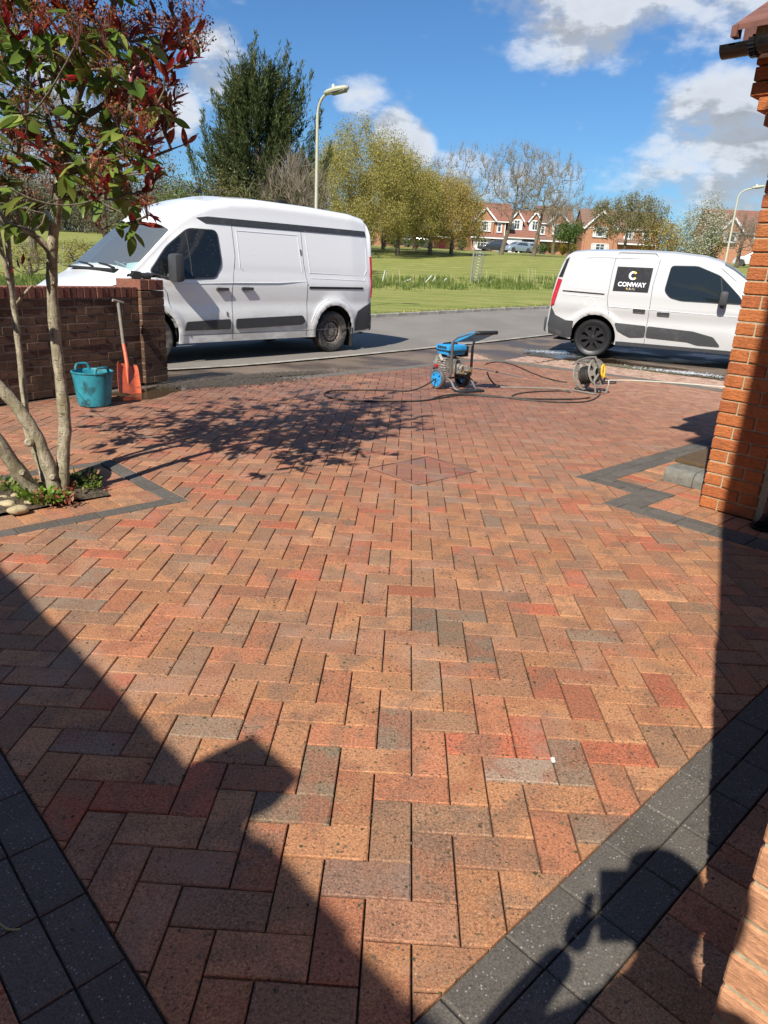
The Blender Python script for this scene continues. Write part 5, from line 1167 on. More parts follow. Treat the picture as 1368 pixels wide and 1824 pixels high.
# conifer: feathery ascending boughs
def conifer(px, Y, ytop, wpx, seed=5):
    q = atY(px, 445, Y); X = float(q[0]); zb = gzf(X, Y); H = float(atY(470, ytop, Y)[2])-zb; Wd = wpx/FPX*Y
    t = thing('conifer_tree', 'large dark green feathery conifer behind the big van', 'tree', (X, Y, zb-.1)); g = np.random.default_rng(seed)
    bw = MB(); PV = []; PF = []; PC = []; nv = 0
    def plume(base, tip, n, spread, size, tone):
        nonlocal nv
        d = tip-base; L = np.linalg.norm(d); d = d/L; u = (g.random(n)**.8)[:, None]; P = base+(tip-base)*u+np.array([0, 0, 1.0])*(.10*L*u*(u-1))+g.normal(size=(n, 3))*spread*(1.08-u)
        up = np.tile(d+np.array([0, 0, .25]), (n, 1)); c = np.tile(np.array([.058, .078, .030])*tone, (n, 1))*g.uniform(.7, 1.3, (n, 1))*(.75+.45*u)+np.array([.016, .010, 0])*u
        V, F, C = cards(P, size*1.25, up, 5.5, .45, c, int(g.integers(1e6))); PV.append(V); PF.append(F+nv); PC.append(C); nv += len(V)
    bw.tube([(0, 0, 0), (0, 0, H*.4), (-.1, 0, H*.8), (-.15, 0, H*.97)], [.28, .2, .07, .02], 7)
    for k in range(640):
        h = g.random()**1.15*.97+.02; a = g.uniform(0, 2*math.pi); ca, sa = math.cos(a), math.sin(a)
        h *= .86; prof = (1-h/.97)**.46*(.55+.45*min(1, h/.10))*Wd*.47*((1.08-.25*h) if ca < 0 else (.90+.16*h)); rr = prof*g.uniform(.45, 1.16)+.12; tip = np.array([ca*rr-.1*h, sa*rr*.85, H*h+g.uniform(0, .35)]); bz = max(.3, H*h-rr*g.uniform(.55, .95)-.3)
        base = np.array([ca*rr*.12-.1*h, sa*rr*.12, bz]); L = np.linalg.norm(tip-base); tone = g.uniform(.65, 1.25)
        plume(base+(tip-base)*.22, tip, int(46+34*L), .17, .17, tone)
        for q in range(3):
            b2 = base+(tip-base)*g.uniform(.45, .8); t2 = b2+(tip-base)/L*g.uniform(.5, .95)+g.normal(size=3)*.32+np.array([0, 0, .18]); plume(b2, t2, 26, .07, .14, tone*1.05)
    for (dx, k) in ((-.2, 1.0), (.5, .93), (1.35, .965), (2.3, .87), (2.95, .76), (-1.15, .88), (-1.9, .78), (-2.6, .70), (-3.2, .60), (3.2, .60), (1.8, .90)):
        for q in range(3): plume(np.array([dx*.75, 0, H*k-2.7]), np.array([dx+g.normal()*.14, g.normal()*.2, H*k-.35*q]), 230, .24-.03*q, .16, g.uniform(.8, 1.2))
    link('crown', npmesh('crown', np.concatenate(PV), [np.concatenate(PF)], False, np.concatenate(PC)), MAT_NEEDLE, t); bw.build('trunk', MAT_BARK, t, True)
conifer(462, 36, 58, 250)
# ---- long grass strip with young staked saplings, verge tufts and dandelions
def blades(name, pts, h, w, cols, seed, lean=.35):
    g = np.random.default_rng(seed); n = len(pts); a = g.uniform(0, 2*np.pi, n); hh = h*g.uniform(.5, 1.3, n); d = np.stack([np.cos(a), np.sin(a), np.zeros(n)], 1); P = np.asarray(pts)
    T = P+np.stack([np.cos(a+1)*hh*lean*g.random(n), np.sin(a+1)*hh*lean*g.random(n), hh], 1); V = np.stack([P-d*w/2, P+d*w/2, T], 1).reshape(-1, 3); C = np.repeat(tints(n, cols, seed=seed), 3, 0)
    return stuff(tag(link(name, npmesh(name, V, [np.arange(3*n).reshape(-1, 3)], False, C), MAT_LEAF), {'long_grass': 'strip of long unmown grass along the line of saplings', 'verge_grass': 'ragged grass along the far kerb'}[name], 'grass'))
g = np.random.default_rng(3)
def strip_pts(n, px0, px1, y0, y1):
    out = []; c0 = [ggnd(p, y0) for p in np.linspace(px0, px1, 40)]; c1 = [ggnd(p, y1) for p in np.linspace(px0, px1, 40)]
    for _ in range(n):
        k = g.random()*39; i = int(k); f = k-i; t = g.random(); a = c0[i]*(1-f)+c0[min(39, i+1)]*f; b = c1[i]*(1-f)+c1[min(39, i+1)]*f; q = a*(1-t)+b*t; q[2] = gzf(q[0], q[1]); out.append(q)
    return np.array(out)
sp = strip_pts(16000, -60, 1060, 496, 517); cc_ = sp[g.integers(0, len(sp), 330)]; keep = (g.random(len(sp)) < .12) | (np.min(np.hypot(sp[:, None, 0]-cc_[None, :, 0], (sp[:, None, 1]-cc_[None, :, 1])*.6), axis=1) < .22+.25*np.sin(sp[:, 0]*.9)**2); blades('long_grass', sp[keep], .26, .045, [(.14, .20, .04), (.19, .22, .055), (.11, .16, .03)], 4)
vp = []
for k in range(9000): s = g.uniform(-16, 22); t_ = 5.17+abs(g.normal())*.35; x, y = rd(s, t_); vp.append((x, y, gzf(x, y)-.01))
blades('verge_grass', vp, .10, .018, [(.13, .17, .04), (.18, .19, .05), (.09, .13, .03)], 5, .6)
MAT_STAKE = simple('pale_cane', (.44, .39, .25), .8); MAT_TUBE = simple('pale_guard', (.50, .52, .48), .7)
def stake(px, py0, py1, lab, wide=0):
    a = ggnd(px[0], py0); b = atY(px[1], py1, a[1]-.0); o = MB()
    if wide: o.tube([tuple(a), tuple(b)], wide, 8); nm, ct, mt_ = 'tree_shelter', 'tree guard', MAT_TUBE
    else:
        o.tube([(*a[:2], a[2]-.05), tuple(b)], .013, 5); nm, ct, mt_ = 'sapling_cane', 'cane', MAT_STAKE
    tag(link(nm, o.mesh(nm), mt_), lab, ct, 'canes and guards of the young saplings')
ORD = 'first second third fourth fifth sixth seventh eighth ninth tenth eleventh twelfth thirteenth fourteenth fifteenth sixteenth seventeenth eighteenth nineteenth twentieth twenty-first twenty-second twenty-third twenty-fourth twenty-fifth'.split()
xs_ = [666, 690, 700, 712, 736, 757, 776, 803, 852, 868, 874, 880, 893, 905, 916, 921, 930, 941, 950, 955, 968, 975, 986, 996, 1004]
for i, x in enumerate(xs_):
    h = random.uniform(8, 30); stake((x, x+random.uniform(-1.5, 1.5)), 507+random.uniform(-4, 2), 507-h, ORD[i]+' thin pale sapling cane in the long grass counting right from the big van')
for i, (x0, x1, y0, y1) in enumerate(((681, 686, 503, 482), (720, 732, 502, 497), (757, 769, 504, 491), (770, 776, 502, 493), (787, 796, 503, 496))): stake((x0, x1), y0, y1, ORD[i]+' leaning pale plastic sapling guard counting right from the big van', .035)
for i, x in enumerate((40, 62, 66, 112, 134, 145)): stake((x, x+random.uniform(-2, 2)), 488, 440+random.uniform(-4, 14), ORD[i]+' tall pale cane from the left, seen beyond the garden wall')
tg = ggnd(838, 502); gd = thing('tree_guard', 'leaning post and wire mesh tree guard in the long grass', 'tree guard', tuple(tg))
MB().tube([(0, 0, -.1), (.06, 0, 1.75)], .05, 7).build('post', simple('weathered_post', (.25, .22, .17), .9), gd); m_ = MB()
for i in range(13): a = i*2*math.pi/12; m_.tube([(.30+.22*math.cos(a), .22*math.sin(a), 0), (.42+.22*math.cos(a), .22*math.sin(a), 1.62)], .008, 4)
for z in np.arange(.1, 1.6, .16): m_.tube([(.30+.075*z+.22*math.cos(a), .22*math.sin(a), z) for a in np.linspace(0, 2*math.pi, 13)], .007, 4)
m_.build('mesh', simple('galvanised_wire', (.30, .31, .30), .5, .6), gd)
yd = []; 
for k in range(46):
    s = g.uniform(-10, 16); t_ = 5.2+abs(g.normal())*.25; x, y = rd(s, t_); yd.append((x, y, gzf(x, y)+g.uniform(.03, .10)))
m_ = MB()
for p in yd: m_.lathe([(.001, 0), (.022, .004), (.018, .014), (.001, .018)], 6, Tm(p), cap=False)
stuff(tag(link('dandelion_flowers', m_.mesh('dandelion_flowers'), simple('dandelion_yellow', (.75, .48, .02), .7)), 'yellow dandelions dotted along the far kerb', 'flowers'))
# ------------------------------------------------------------------ houses, lamp posts, parked cars, far wood
MAT_HB = procedural_brick('house_brick', (.40, .165, .085), (.45, .20, .11), (.42, .30, .21)); MAT_UPVC = simple('white_upvc', (.75, .75, .73), .35)
def roof_mat(name, c):
    t = NT(name); p = t.coord('obj'); w = t.new('ShaderNodeTexWave', wave_type='BANDS', bands_direction='Z', wave_profile='SAW'); w.inputs['Scale'].default_value = 1.1; t.l.new(p, w.inputs['Vector'])
    nz = t.noise(p, 5, 5); c_ = t.mix(t.rng(nz, .3, .7), tuple(x*.75 for x in c), tuple(x*1.2 for x in c)); c_ = t.mix(t.rng(w.outputs['Fac'], 0, .25, .5, 0), c_, tuple(x*.45 for x in c)); t.col(c_); t.rough(.9); t.bump(w.outputs['Fac'], .6, .04); return t.m
MAT_ROOF1 = roof_mat('red_brown_tiles', (.24, .105, .07)); MAT_ROOF2 = roof_mat('brown_tiles', (.20, .12, .085)); MAT_GARD = simple('garage_white', (.72, .73, .74), .5); MAT_GARB = simple('garage_dark', (.03, .035, .045), .5)
MAT_PANE = tinted('house_pane', (.05, .06, .07), .08); MAT_CURT = simple('net_curtain', (.6, .57, .5), .9)
class House:
    def __init__(s, label, px, py, Y, rz=0.0, roof=None, group='brick houses across the field'):
        q = atY(px, py, Y); s.t = thing('brick_house', label, 'house', (float(q[0]), Y, gzf(float(q[0]), Y)-.1), rz, group); s.roof = roof or MAT_ROOF1
    def wall(s, x0, x1, y0, y1, z1, name='wall', mat=None): return MB().box(((x0+x1)/2, (y0+y1)/2, z1/2), (x1-x0, y1-y0, z1)).build(name, mat or MAT_HB, s.t)
    def roof_x(s, x0, x1, y0, y1, ze, zr, o=.3, both=True, name='roof'):
        """ridge parallel to the facade"""
        ym = (y0+y1)/2; k = (zr-ze)/(ym-y0); a, b = y0-o, y1+o; za = ze-o*k
        m = MB(); P = [(a, za), (ym, zr), (b, za), (b, za-.14), (ym, zr-.16), (a, za-.14)]
        m.prism(P, x0-.15, x1+.15, Matrix(((0, 0, 1, 0), (1, 0, 0, 0), (0, 1, 0, 0), (0, 0, 0, 1)))); r = m.build(name, s.roof, s.t)
        g_ = MB(); g_.prism([(y0, ze-.05), (ym, zr-.17), (y1, ze-.05)], x0+.01, x1-.01, Matrix(((0, 0, 1, 0), (1, 0, 0, 0), (0, 1, 0, 0), (0, 0, 0, 1)))); g_.build('gable_wall', MAT_HB, s.t)
        MB().box(((x0+x1)/2, a+.02, za-.05), (x1-x0+.2, .12, .14)).build('gutter', MAT_UPVC, s.t); return r
    def gable(s, x0, x1, y0, y1, ze, zr, o=.25):
        """gable towards the viewer with white bargeboards"""
        xm = (x0+x1)/2; MB().prism([(x0, ze-.05), (x1, ze-.05), (xm, zr-.15)], -y1, -y0, Matrix(((1, 0, 0, 0), (0, 0, -1, 0), (0, 1, 0, 0), (0, 0, 0, 1)))).build('gable_wall', MAT_HB, s.t)
        k = (zr-ze)/(xm-x0); P = [(x0-o, ze-o*k), (xm, zr), (x1+o, ze-o*k), (x1+o, ze-o*k-.12), (xm, zr-.14), (x0-o, ze-o*k-.12)]
        MB().prism(P, -y1, -(y0-.3), Matrix(((1, 0, 0, 0), (0, 0, -1, 0), (0, 1, 0, 0), (0, 0, 0, 1)))).build('roof', s.roof, s.t)
        for sg, xe in ((-1, x0-o), (1, x1+o)):
            ang = math.atan2(zr-(ze-o*k), xm-xe); L = math.hypot(zr-(ze-o*k), xm-xe)
            MB().box(((xe+xm)/2, y0-.33, (zr+ze-o*k)/2-.10), (L, .06, .24), Euler((0, -ang if sg < 0 else -ang, 0)).to_matrix()).build('bargeboard', MAT_UPVC, s.t)
    def window(s, x0, x1, z0, z1, y, n=3, top=True):
        w = MB(); xm, zm = (x0+x1)/2, (z0+z1)/2; f = .09
        for a in (x0, x1): w.box((a, y-.03, zm), (f, .10, z1-z0+f))
        for b in (z0, z1): w.box((xm, y-.03, b), (x1-x0+f, .10, f))
        for i in range(1, n): w.box((x0+(x1-x0)*i/n, y-.03, zm), (.07, .09, z1-z0))
        if top: w.box((xm, y-.03, z0+(z1-z0)*.68), (x1-x0, .09, .06))
        o = w.build('window', MAT_UPVC, s.t)
        for i in range(n): MB().box((x0+(x1-x0)*(i+.5)/n, y-.012, zm), ((x1-x0)/n-.05, .02, z1-z0-.05)).build('pane', MAT_PANE, o)
        for sg in (-1, 1): MB().box((xm+sg*(x1-x0)*.36, y-.026, zm), ((x1-x0)*.2, .006, z1-z0-.12)).build('curtain', MAT_CURT, o)
        MB().box((xm, y-.08, z0-.08), (x1-x0+.2, .14, .06)).build('sill', MAT_UPVC, o); return o
    def leanto(s, x0, x1, y0, y1, z0, z1):
        m = MB(); m.prism([(y0, z0), (y1, z1), (y1, z1-.12), (y0, z0-.12)], x0, x1, Matrix(((0, 0, 1, 0), (1, 0, 0, 0), (0, 1, 0, 0), (0, 0, 0, 1)))); m.build('porch_roof', s.roof, s.t); MB().box(((x0+x1)/2, y0-.01, z0-.08), (x1-x0, .10, .18)).build('fascia', MAT_UPVC, s.t)
    def flat(s, name, x0, x1, z0, z1, y, mat, d=.06): return MB().box(((x0+x1)/2, y-d/2, (z0+z1)/2), (x1-x0, d, z1-z0)).build(name, mat, s.t)
    def dormer(s, xc, w, y0, y1, z0, ze, zr):
        d = MB().box((xc, (y0+y1)/2, (z0+ze)/2), (w, y1-y0, ze-z0)).build('dormer', MAT_UPVC, s.t)
        MB().prism([(xc-w/2, ze), (xc+w/2, ze), (xc, zr-.1)], -y1, -y0, Matrix(((1, 0, 0, 0), (0, 0, -1, 0), (0, 1, 0, 0), (0, 0, 0, 1)))).build('dormer_gable', MAT_HB, d)
        P = [(xc-w/2-.25, ze-.25), (xc, zr), (xc+w/2+.25, ze-.25), (xc+w/2+.25, ze-.37), (xc, zr-.14), (xc-w/2-.25, ze-.37)]
        MB().prism(P, -y1, -(y0-.25), Matrix(((1, 0, 0, 0), (0, 0, -1, 0), (0, 1, 0, 0), (0, 0, 0, 1)))).build('dormer_roof', s.roof, d)
        for sg in (-1, 1):
            ang = math.atan2(zr-ze+.25, w/2+.25); L = math.hypot(zr-ze+.25, w/2+.25); MB().box((xc+sg*(w/4+.125), y0-.28, (zr+ze-.25)/2-.08), (L, .06, .2), Euler((0, ang if sg > 0 else -ang, 0)).to_matrix()).build('bargeboard', MAT_UPVC, d)
        s.window(xc-w*.38, xc+w*.38, z0+.35, ze-.12, y0-.02, 2, True)
def k2(px): return px*115/FPX           # photo pixels -> metres at the houses
HY = 115
# first house: gable bay, tiled link over garages with two dormers
h = House('brick house with red porch roof and white bay window left of the bare trees', 838, 448, HY, R(2)); W1 = k2(54)
h.wall(0, W1, 0, 8, 4.6); h.roof_x(-.2, W1+1.0, 0, 8, 4.6, 7.3); h.gable(.3, 3.3, -.25, 3.4, 4.75, 6.3); h.wall(.4, 3.2, -.25, 0, 4.7, 'bay_wall'); h.window(.9, 2.7, 3.0, 4.35, -.27); h.window(3.75, 4.45, 2.95, 4.1, 0, 1)
h.leanto(-.3, W1-.2, -1.4, 0, 2.05, 2.75); h.window(.3, 2.75, .35, 1.75, -.9, 5); h.wall(.1, 2.9, -.85, 0, .45, 'bay_wall'); h.flat('front_door', 3.7, 4.6, 0, 2.0, 0, simple('door_grey', (.25, .3, .33), .4)); h.flat('drainpipe', W1-.1, W1+.02, 0, 4.5, 0, MAT_UPVC)
L0, L1 = W1+.35, W1+.35+k2(50); h.wall(L0, L1, .8, 7.2, 2.5, 'garage_wall'); h.roof_x(L0+.15, L1-.15, .8, 8.8, 2.6, 6.6, .3); h.dormer(L0+1.65, 1.75, 1.7, 4.6, 3.2, 4.95, 6.2); h.dormer(L0+4.45, 1.75, 1.7, 4.6, 3.2, 4.95, 6.2)
h.flat('garage_door', L0+.05, L0+2.5, 0, 2.15, .8, MAT_GARD); h.flat('garage_door', L0+2.85, L0+4.5, 0, 2.1, .8, MAT_GARB)
# second house, mirrored bay
h = House('brick house with bare birch before its gable, left of the small round green tree', 955, 450, HY+1, R(2), MAT_ROOF2); W2 = k2(52)
h.wall(0, W2, 0, 8, 4.7); h.roof_x(-.1, W2+.6, 0, 8, 4.7, 7.3); h.gable(1.4, 4.4, -.25, 3.4, 4.85, 6.3); h.wall(1.5, 4.3, -.25, 0, 4.75, 'bay_wall'); h.window(2.0, 3.8, 3.0, 4.4, -.27); h.window(.25, .95, 3.0, 4.1, 0, 1); h.leanto(.1, W2, -1.4, 0, 2.05, 2.75); h.flat('front_door', .5, 1.4, 0, 2.0, 0, simple('door_dark', (.06, .05, .05), .4)); h.window(2.0, 4.2, .5, 1.75, -.05, 4)
# third house, behind the small van's roof
h = House('brick house with white-edged gable directly above the small van rear', 1034, 452, HY-2, R(-3), MAT_ROOF2); W3 = k2(118)
h.wall(0, W3, 0, 8, 4.3); h.roof_x(-.1, W3, 0, 8.5, 4.3, 7.0); h.gable(.2, 4.6, -.3, 3.5, 4.3, 6.5, .3); h.wall(.3, 4.5, -.3, 0, 4.28, 'bay_wall'); h.window(1.4, 3.4, 2.9, 4.2, -.32, 3); h.window(6.0, 7.3, 2.8, 3.95, 0, 2); h.window(8.6, 9.9, 2.8, 3.95, 0, 2); h.leanto(5.0, 10.5, -1.2, 0, 2.1, 2.8); h.window(1.4, 3.9, .6, 1.9, -.32, 4)
# far right, red roof
h = House('house with broad red roof and white gable beside the right lamp post', 1264, 452, 100, R(-6)); W4 = 100/FPX*100
h.wall(0, W4, 0, 8, 4.0); h.roof_x(-.2, W4+2, 0, 9.5, 4.0, 7.0); h.gable(.6, 3.7, -.3, 3.5, 4.0, 5.7, .25); h.window(1.3, 3.0, 2.7, 3.9, -.32, 2); h.window(5.0, 6.0, 2.6, 3.6, 0, 2)
# left, glimpsed between the field trees
h = House('brick house glimpsed behind the trunks of the field trees', 768, 447, HY+4, R(4)); h.wall(0, k2(62), 0, 8, 4.7); h.roof_x(0, k2(62), 0, 8, 4.7, 7.6); h.window(3.4, 4.5, 3.0, 4.3, 0, 2); h.window(.5, 1.6, 3.0, 4.3, 0, 2); h.leanto(-2, 3.0, -1.6, 0, 2.0, 2.7); h.flat('front_door', 1.2, 2.1, 0, 1.9, 0, simple('door_red', (.42, .03, .06), .4))
h = House('low tiled house seen between the van rear and the first field trunk', 640, 447, HY+2, R(4), MAT_ROOF2); h.wall(0, k2(105), 0, 8, 2.9); h.roof_x(0, k2(105), 0, 8, 2.9, 6.3); h.gable(3.6, 6.0, -.5, 3, 2.7, 4.2, .2); h.window(.6, 2.0, .9, 2.2, 0, 3); h.window(7.0, 8.4, .9, 2.2, 0, 3)
# parked cars in front of the houses
def parked_car(label, px, Y, col, rz, L=4.2, H=1.5):
    q = atY(px, 448, Y); t = thing('parked_car', label, 'car', (float(q[0]), Y, gzf(float(q[0]), Y)), rz, 'cars parked by the houses'); m = simple('car_'+label[:9].replace(' ', '_'), col, .3, .3, coat=.6)
    X = np.linspace(-L/2, L/2, 44); b = Body(X, zt=[(-L/2, .6), (-L/2+.06, .95), (-L*.42, 1.15), (-L*.30, H), (L*.06, H), (L*.26, .98), (L*.44, .86), (L/2, .55)], hw=[(-L/2, .72), (-L*.4, .84), (L*.38, .84), (L/2, .62)], zb=.22, belt=[(-L/2, .5), (-L*.4, .9), (L*.3, .85), (L/2, .5)], tumble=[(-L/2, .05), (-L*.25, .25), (L*.1, .25), (L*.3, .06), (L/2, .02)], rad=.10, arches=[(-L*.31, .31, .35), (L*.31, .31, .35)], low=.7, nlow=9, nup=7, narc=4, nroof=4, crown=.03)
    b.build('body', m, t)
    for sg in (1, -1):
        b.decal('side_window', [(-L*.30, .95), (-L*.26, H-.18), (L*.04, H-.18), (L*.20, .98)], MAT_PANE, t, sg, off=.01, thick=.004, sub=.2)
        b.decal('headlamp', [(L*.42, .62), (L*.44, .74), (L*.49, .60)], MAT_AMB, t, sg, off=.01, thick=.01, sub=.2)
        for x in (-L*.31, L*.31):
            w = MB(); w.lathe([(.001, -.1), (.31, -.1), (.31, .1), (.2, .11), (.001, .09)], 18, Tm((x, sg*.76, .31)) @ RX90); w.build('wheel', MAT_RUB, t, True)
    MB().box((L*.17, 0, 1.2), (.06, 1.2, .42), Euler((0, R(-58), 0)).to_matrix()).build('windscreen', MAT_PANE, t); return t
parked_car('silver blue car parked in front of the white garage door', 921, 106, (.30, .36, .42), R(-150)); parked_car('dark car parked left of the leaning bare trunk', 880, 107, (.05, .055, .065), R(-165)); parked_car('pale small car behind the silver blue car', 937, 108, (.6, .62, .64), R(-160), 3.7)
parked_car('dark car half hidden among the field tree trunks', 742, 96, (.04, .045, .06), R(170)); parked_car('white car just visible above the small van bonnet', 1352, 74, (.72, .73, .74), R(150))
# ---- lamp posts
MAT_LAMP = simple('cream_lamp_paint', (.43, .42, .30), .55, var=.1)
def lamp_post(label, base, head_dir, H, R0=.09, arm=.75, k=1.0):
    t = thing('street_lamp', label, 'street lamp', tuple(base), 0, 'street lamps'); d = Vector(head_dir).normalized()
    pts = [Vector((0, 0, -.2)), Vector((0, 0, 1.2)), Vector((0, 0, 1.25)), Vector((0, 0, H-.55))]+[Vector((d.x*arm*.5*(1-math.cos(a)), d.y*arm*.5*(1-math.cos(a)), H-.55+.5*math.sin(a))) for a in np.linspace(.2, 1.45, 8)]
    MB().tube(pts, [R0, R0, R0*.72, R0*.6]+[R0*.5]*8, 12).build('post', MAT_LAMP, t, True); e = pts[-1]; hd = Vector((d.x, d.y, .16)).normalized(); rot = hd.to_track_quat('X', 'Z').to_matrix()
    hb = MB(); pr = [(0, .07), (.08, .12), (.35, .17), (.62, .13), (.70, .05)]
    vs = []; n = 12
    for x, w in pr:
        for j in range(n): a = 2*math.pi*j/n; vs.append(e+rot @ Vector((x-.06, math.cos(a)*w, .03+max(-.045, math.sin(a)*w*.55))))
    hb.add(vs, [(i*n+j, i*n+(j+1) % n, (i+1)*n+(j+1) % n, (i+1)*n+j) for i in range(len(pr)-1) for j in range(n)]+[tuple(range(n)), tuple(range(len(vs)-n, len(vs)))]); h_ = hb.build('lantern', MAT_LAMP, t, True)
    MB().box(e+rot @ Vector((.34, 0, -.03)), (.42, .22, .03), rot, bev=.01).build('lens', simple('lamp_lens', (.16, .16, .15), .25), h_); MB().lathe([(.035, 0), (.035, .07), (.02, .085)], 10, Tm(e+rot @ Vector((.2, 0, .11)))).build('photocell', MAT_UPVC, h_); return t
q = atY(571, 362, 21.0); lamp_post('tall cream lamp post rising behind the big van', (float(q[0])-.12, 21.0, gzf(float(q[0]), 21)), (.9, -.35, 0), float(atY(600, 166, 21)[2])-gzf(float(q[0]), 21), .066, .62)
q = atY(1308, 450, 43.0); lamp_post('cream lamp post beside the brick pier at far right', (float(q[0])-.4, 43.0, gzf(float(q[0]), 43)), (1, -.2, 0), float(atY(1340, 336, 43)[2])-gzf(float(q[0]), 43)+.05, .08, 1.5)
# ---- the wooded skyline far behind: one mass
g = np.random.default_rng(17); PV = []; PF = []; PC = []; nv = 0
for i in range(190):
    x = g.uniform(-110, 150); y = g.uniform(150, 210); H_ = g.uniform(5.5, 9.5)+(3.5 if x < -25 else 0); w = g.uniform(3, 6)
    if i >= 120: x = g.uniform(-75, -22); y = g.uniform(70, 110); H_ = g.uniform(4, 8)
    z = gzf(x, y); n = 420 if i < 120 else 1000
    P = ell_pts(n, (x, y, z+H_*(.5 if i < 120 else .38)), (w, w*.6, H_*.52), int(g.integers(1e6)), .3); V, F, C = cards(P, .75 if i < 120 else .45, np.tile([0, 0, 1.0], (n, 1)), 3.5, .8, tints(n, [(.15, .13, .085), (.19, .165, .10), (.12, .125, .06)], seed=i), i); PV.append(V); PF.append(F+nv); PC.append(C); nv += len(V)
stuff(tag(link('distant_wood', npmesh('distant_wood', np.concatenate(PV), [np.concatenate(PF)], False, np.concatenate(PC)), MAT_LEAF), 'hazy brown wooded skyline behind the houses', 'woodland'))
# ------------------------------------------------------------------ red-leaved tree in its bed
soilt = NT('bed_soil'); p = soilt.coord(); a = soilt.noise(p, 40, 6, .7); soilt.col(soilt.mix(soilt.rng(a, .3, .7), (.05, .035, .022), (.16, .12, .075))); soilt.rough(.95); soilt.bump(a, 1, .03)
gx = np.linspace(.12, 1.5, 30); gb = np.linspace(3.845, 4.285, 14); Vs = []
for b_ in gb:
    for a_ in gx:
        e = min(a_-.1, 1.5-a_, b_-3.84, 4.29-b_); Vs.append((*ab(a_, b_), .004+.035*min(1, e/.12)+.012*random.random()))
i = np.arange(len(Vs)).reshape(14, 30); f = np.stack([i[:-1, :-1], i[:-1, 1:], i[1:, 1:], i[1:, :-1]], -1).reshape(-1, 4)
struct(link('soil', npmesh('soil', np.array(Vs), [f], True), soilt.m))
PT = thing('photinia_tree', 'multi-stemmed tree with red and green glossy leaves in paved bed at left', 'tree', (0, 0, 0))
def pp(px, py, Y): return np.array(atY(px, py, Y))
base = np.array([*onz(92, 884)[:2], .02])
TR = {'A': ([(112, 890, 3.70), (112, 850, 3.72), (113, 800, 3.74), (116, 755, 3.75), (108, 680, 3.76), (99, 600, 3.76), (93, 520, 3.76), (93, 450, 3.75), (98, 390, 3.74), (104, 335, 3.72), (111, 295, 3.70)], (.037, .024)),
      'B': ([(100, 885, 3.68), (88, 835, 3.68), (66, 780, 3.66), (38, 735, 3.64), (0, 690, 3.62), (-45, 640, 3.60), (-75, 560, 3.6), (-85, 460, 3.6), (-75, 360, 3.62), (-60, 270, 3.62)], (.040, .018)),
      'C': ([(70, 884, 3.66), (35, 842, 3.60), (0, 792, 3.54), (-50, 720, 3.48), (-105, 640, 3.45), (-145, 540, 3.43), (-165, 430, 3.43), (-165, 320, 3.43), (-160, 230, 3.42)], (.042, .018)),
      'D': ([(85, 872, 3.78), (66, 815, 3.84), (48, 765, 3.90), (44, 715, 3.94), (36, 640, 3.97), (27, 560, 3.98), (20, 500, 3.98), (14, 430, 3.98), (10, 360, 3.95)], (.022, .014)),
      'E': ([(93, 452, 3.75), (75, 432, 3.72), (50, 412, 3.68), (20, 402, 3.64), (-20, 360, 3.6), (-40, 300, 3.56)], (.020, .012)),
      'F': ([(27, 560, 3.98), (16, 500, 3.95), (2, 440, 3.92), (-10, 380, 3.9)], (.016, .010)),
      'G': ([(31, 540, 3.98), (42, 525, 3.92), (58, 508, 3.88)], (.009, .006))}
nodes = []; par = []
def smooth_path(P, n):
    P = np.array(P); t = np.linspace(0, len(P)-1, n); out = []
    for q in t:
        i = int(min(q, len(P)-2)); f = q-i; p0, p1, p2, p3 = P[max(i-1, 0)], P[i], P[i+1], P[min(i+2, len(P)-1)]
        out.append(.5*((2*p1)+(-p0+p2)*f+(2*p0-5*p1+4*p2-p3)*f*f+(-p0+3*p1-3*p2+p3)*f**3))
    return np.array(out)
for k, (pts, (r0, r1)) in TR.items():
    P = smooth_path([pp(*q) for q in pts], len(pts)*4); n = len(P); rs = list(np.linspace(r0, r1, n)*(1+.06*np.sin(np.arange(n)*1.7)+.05*rng.normal(size=n)))
    if k in 'ABC': rs[0] *= 1.25; P[0][2] = -.02
    MB().tube([tuple(q) for q in P], rs, 12).build('trunk' if k in 'ABCD' else 'branch', MAT_BARKP, PT, True)
for (px, py, Y, r_) in ((52, 788, 3.62, .028), (94, 850, 3.66, .022), (95, 505, 3.73, .012), (40, 842, 3.57, .02)): c = pp(px, py, Y); MB().lathe([(r_, -.02), (r_*.9, .01), (r_*.5, .02), (.001, .018)], 9, Tm(tuple(c)) @ Euler((R(80), 0, R(20))).to_matrix().to_4x4(), cap=False).build('knot', MAT_BARKP, PT, True)
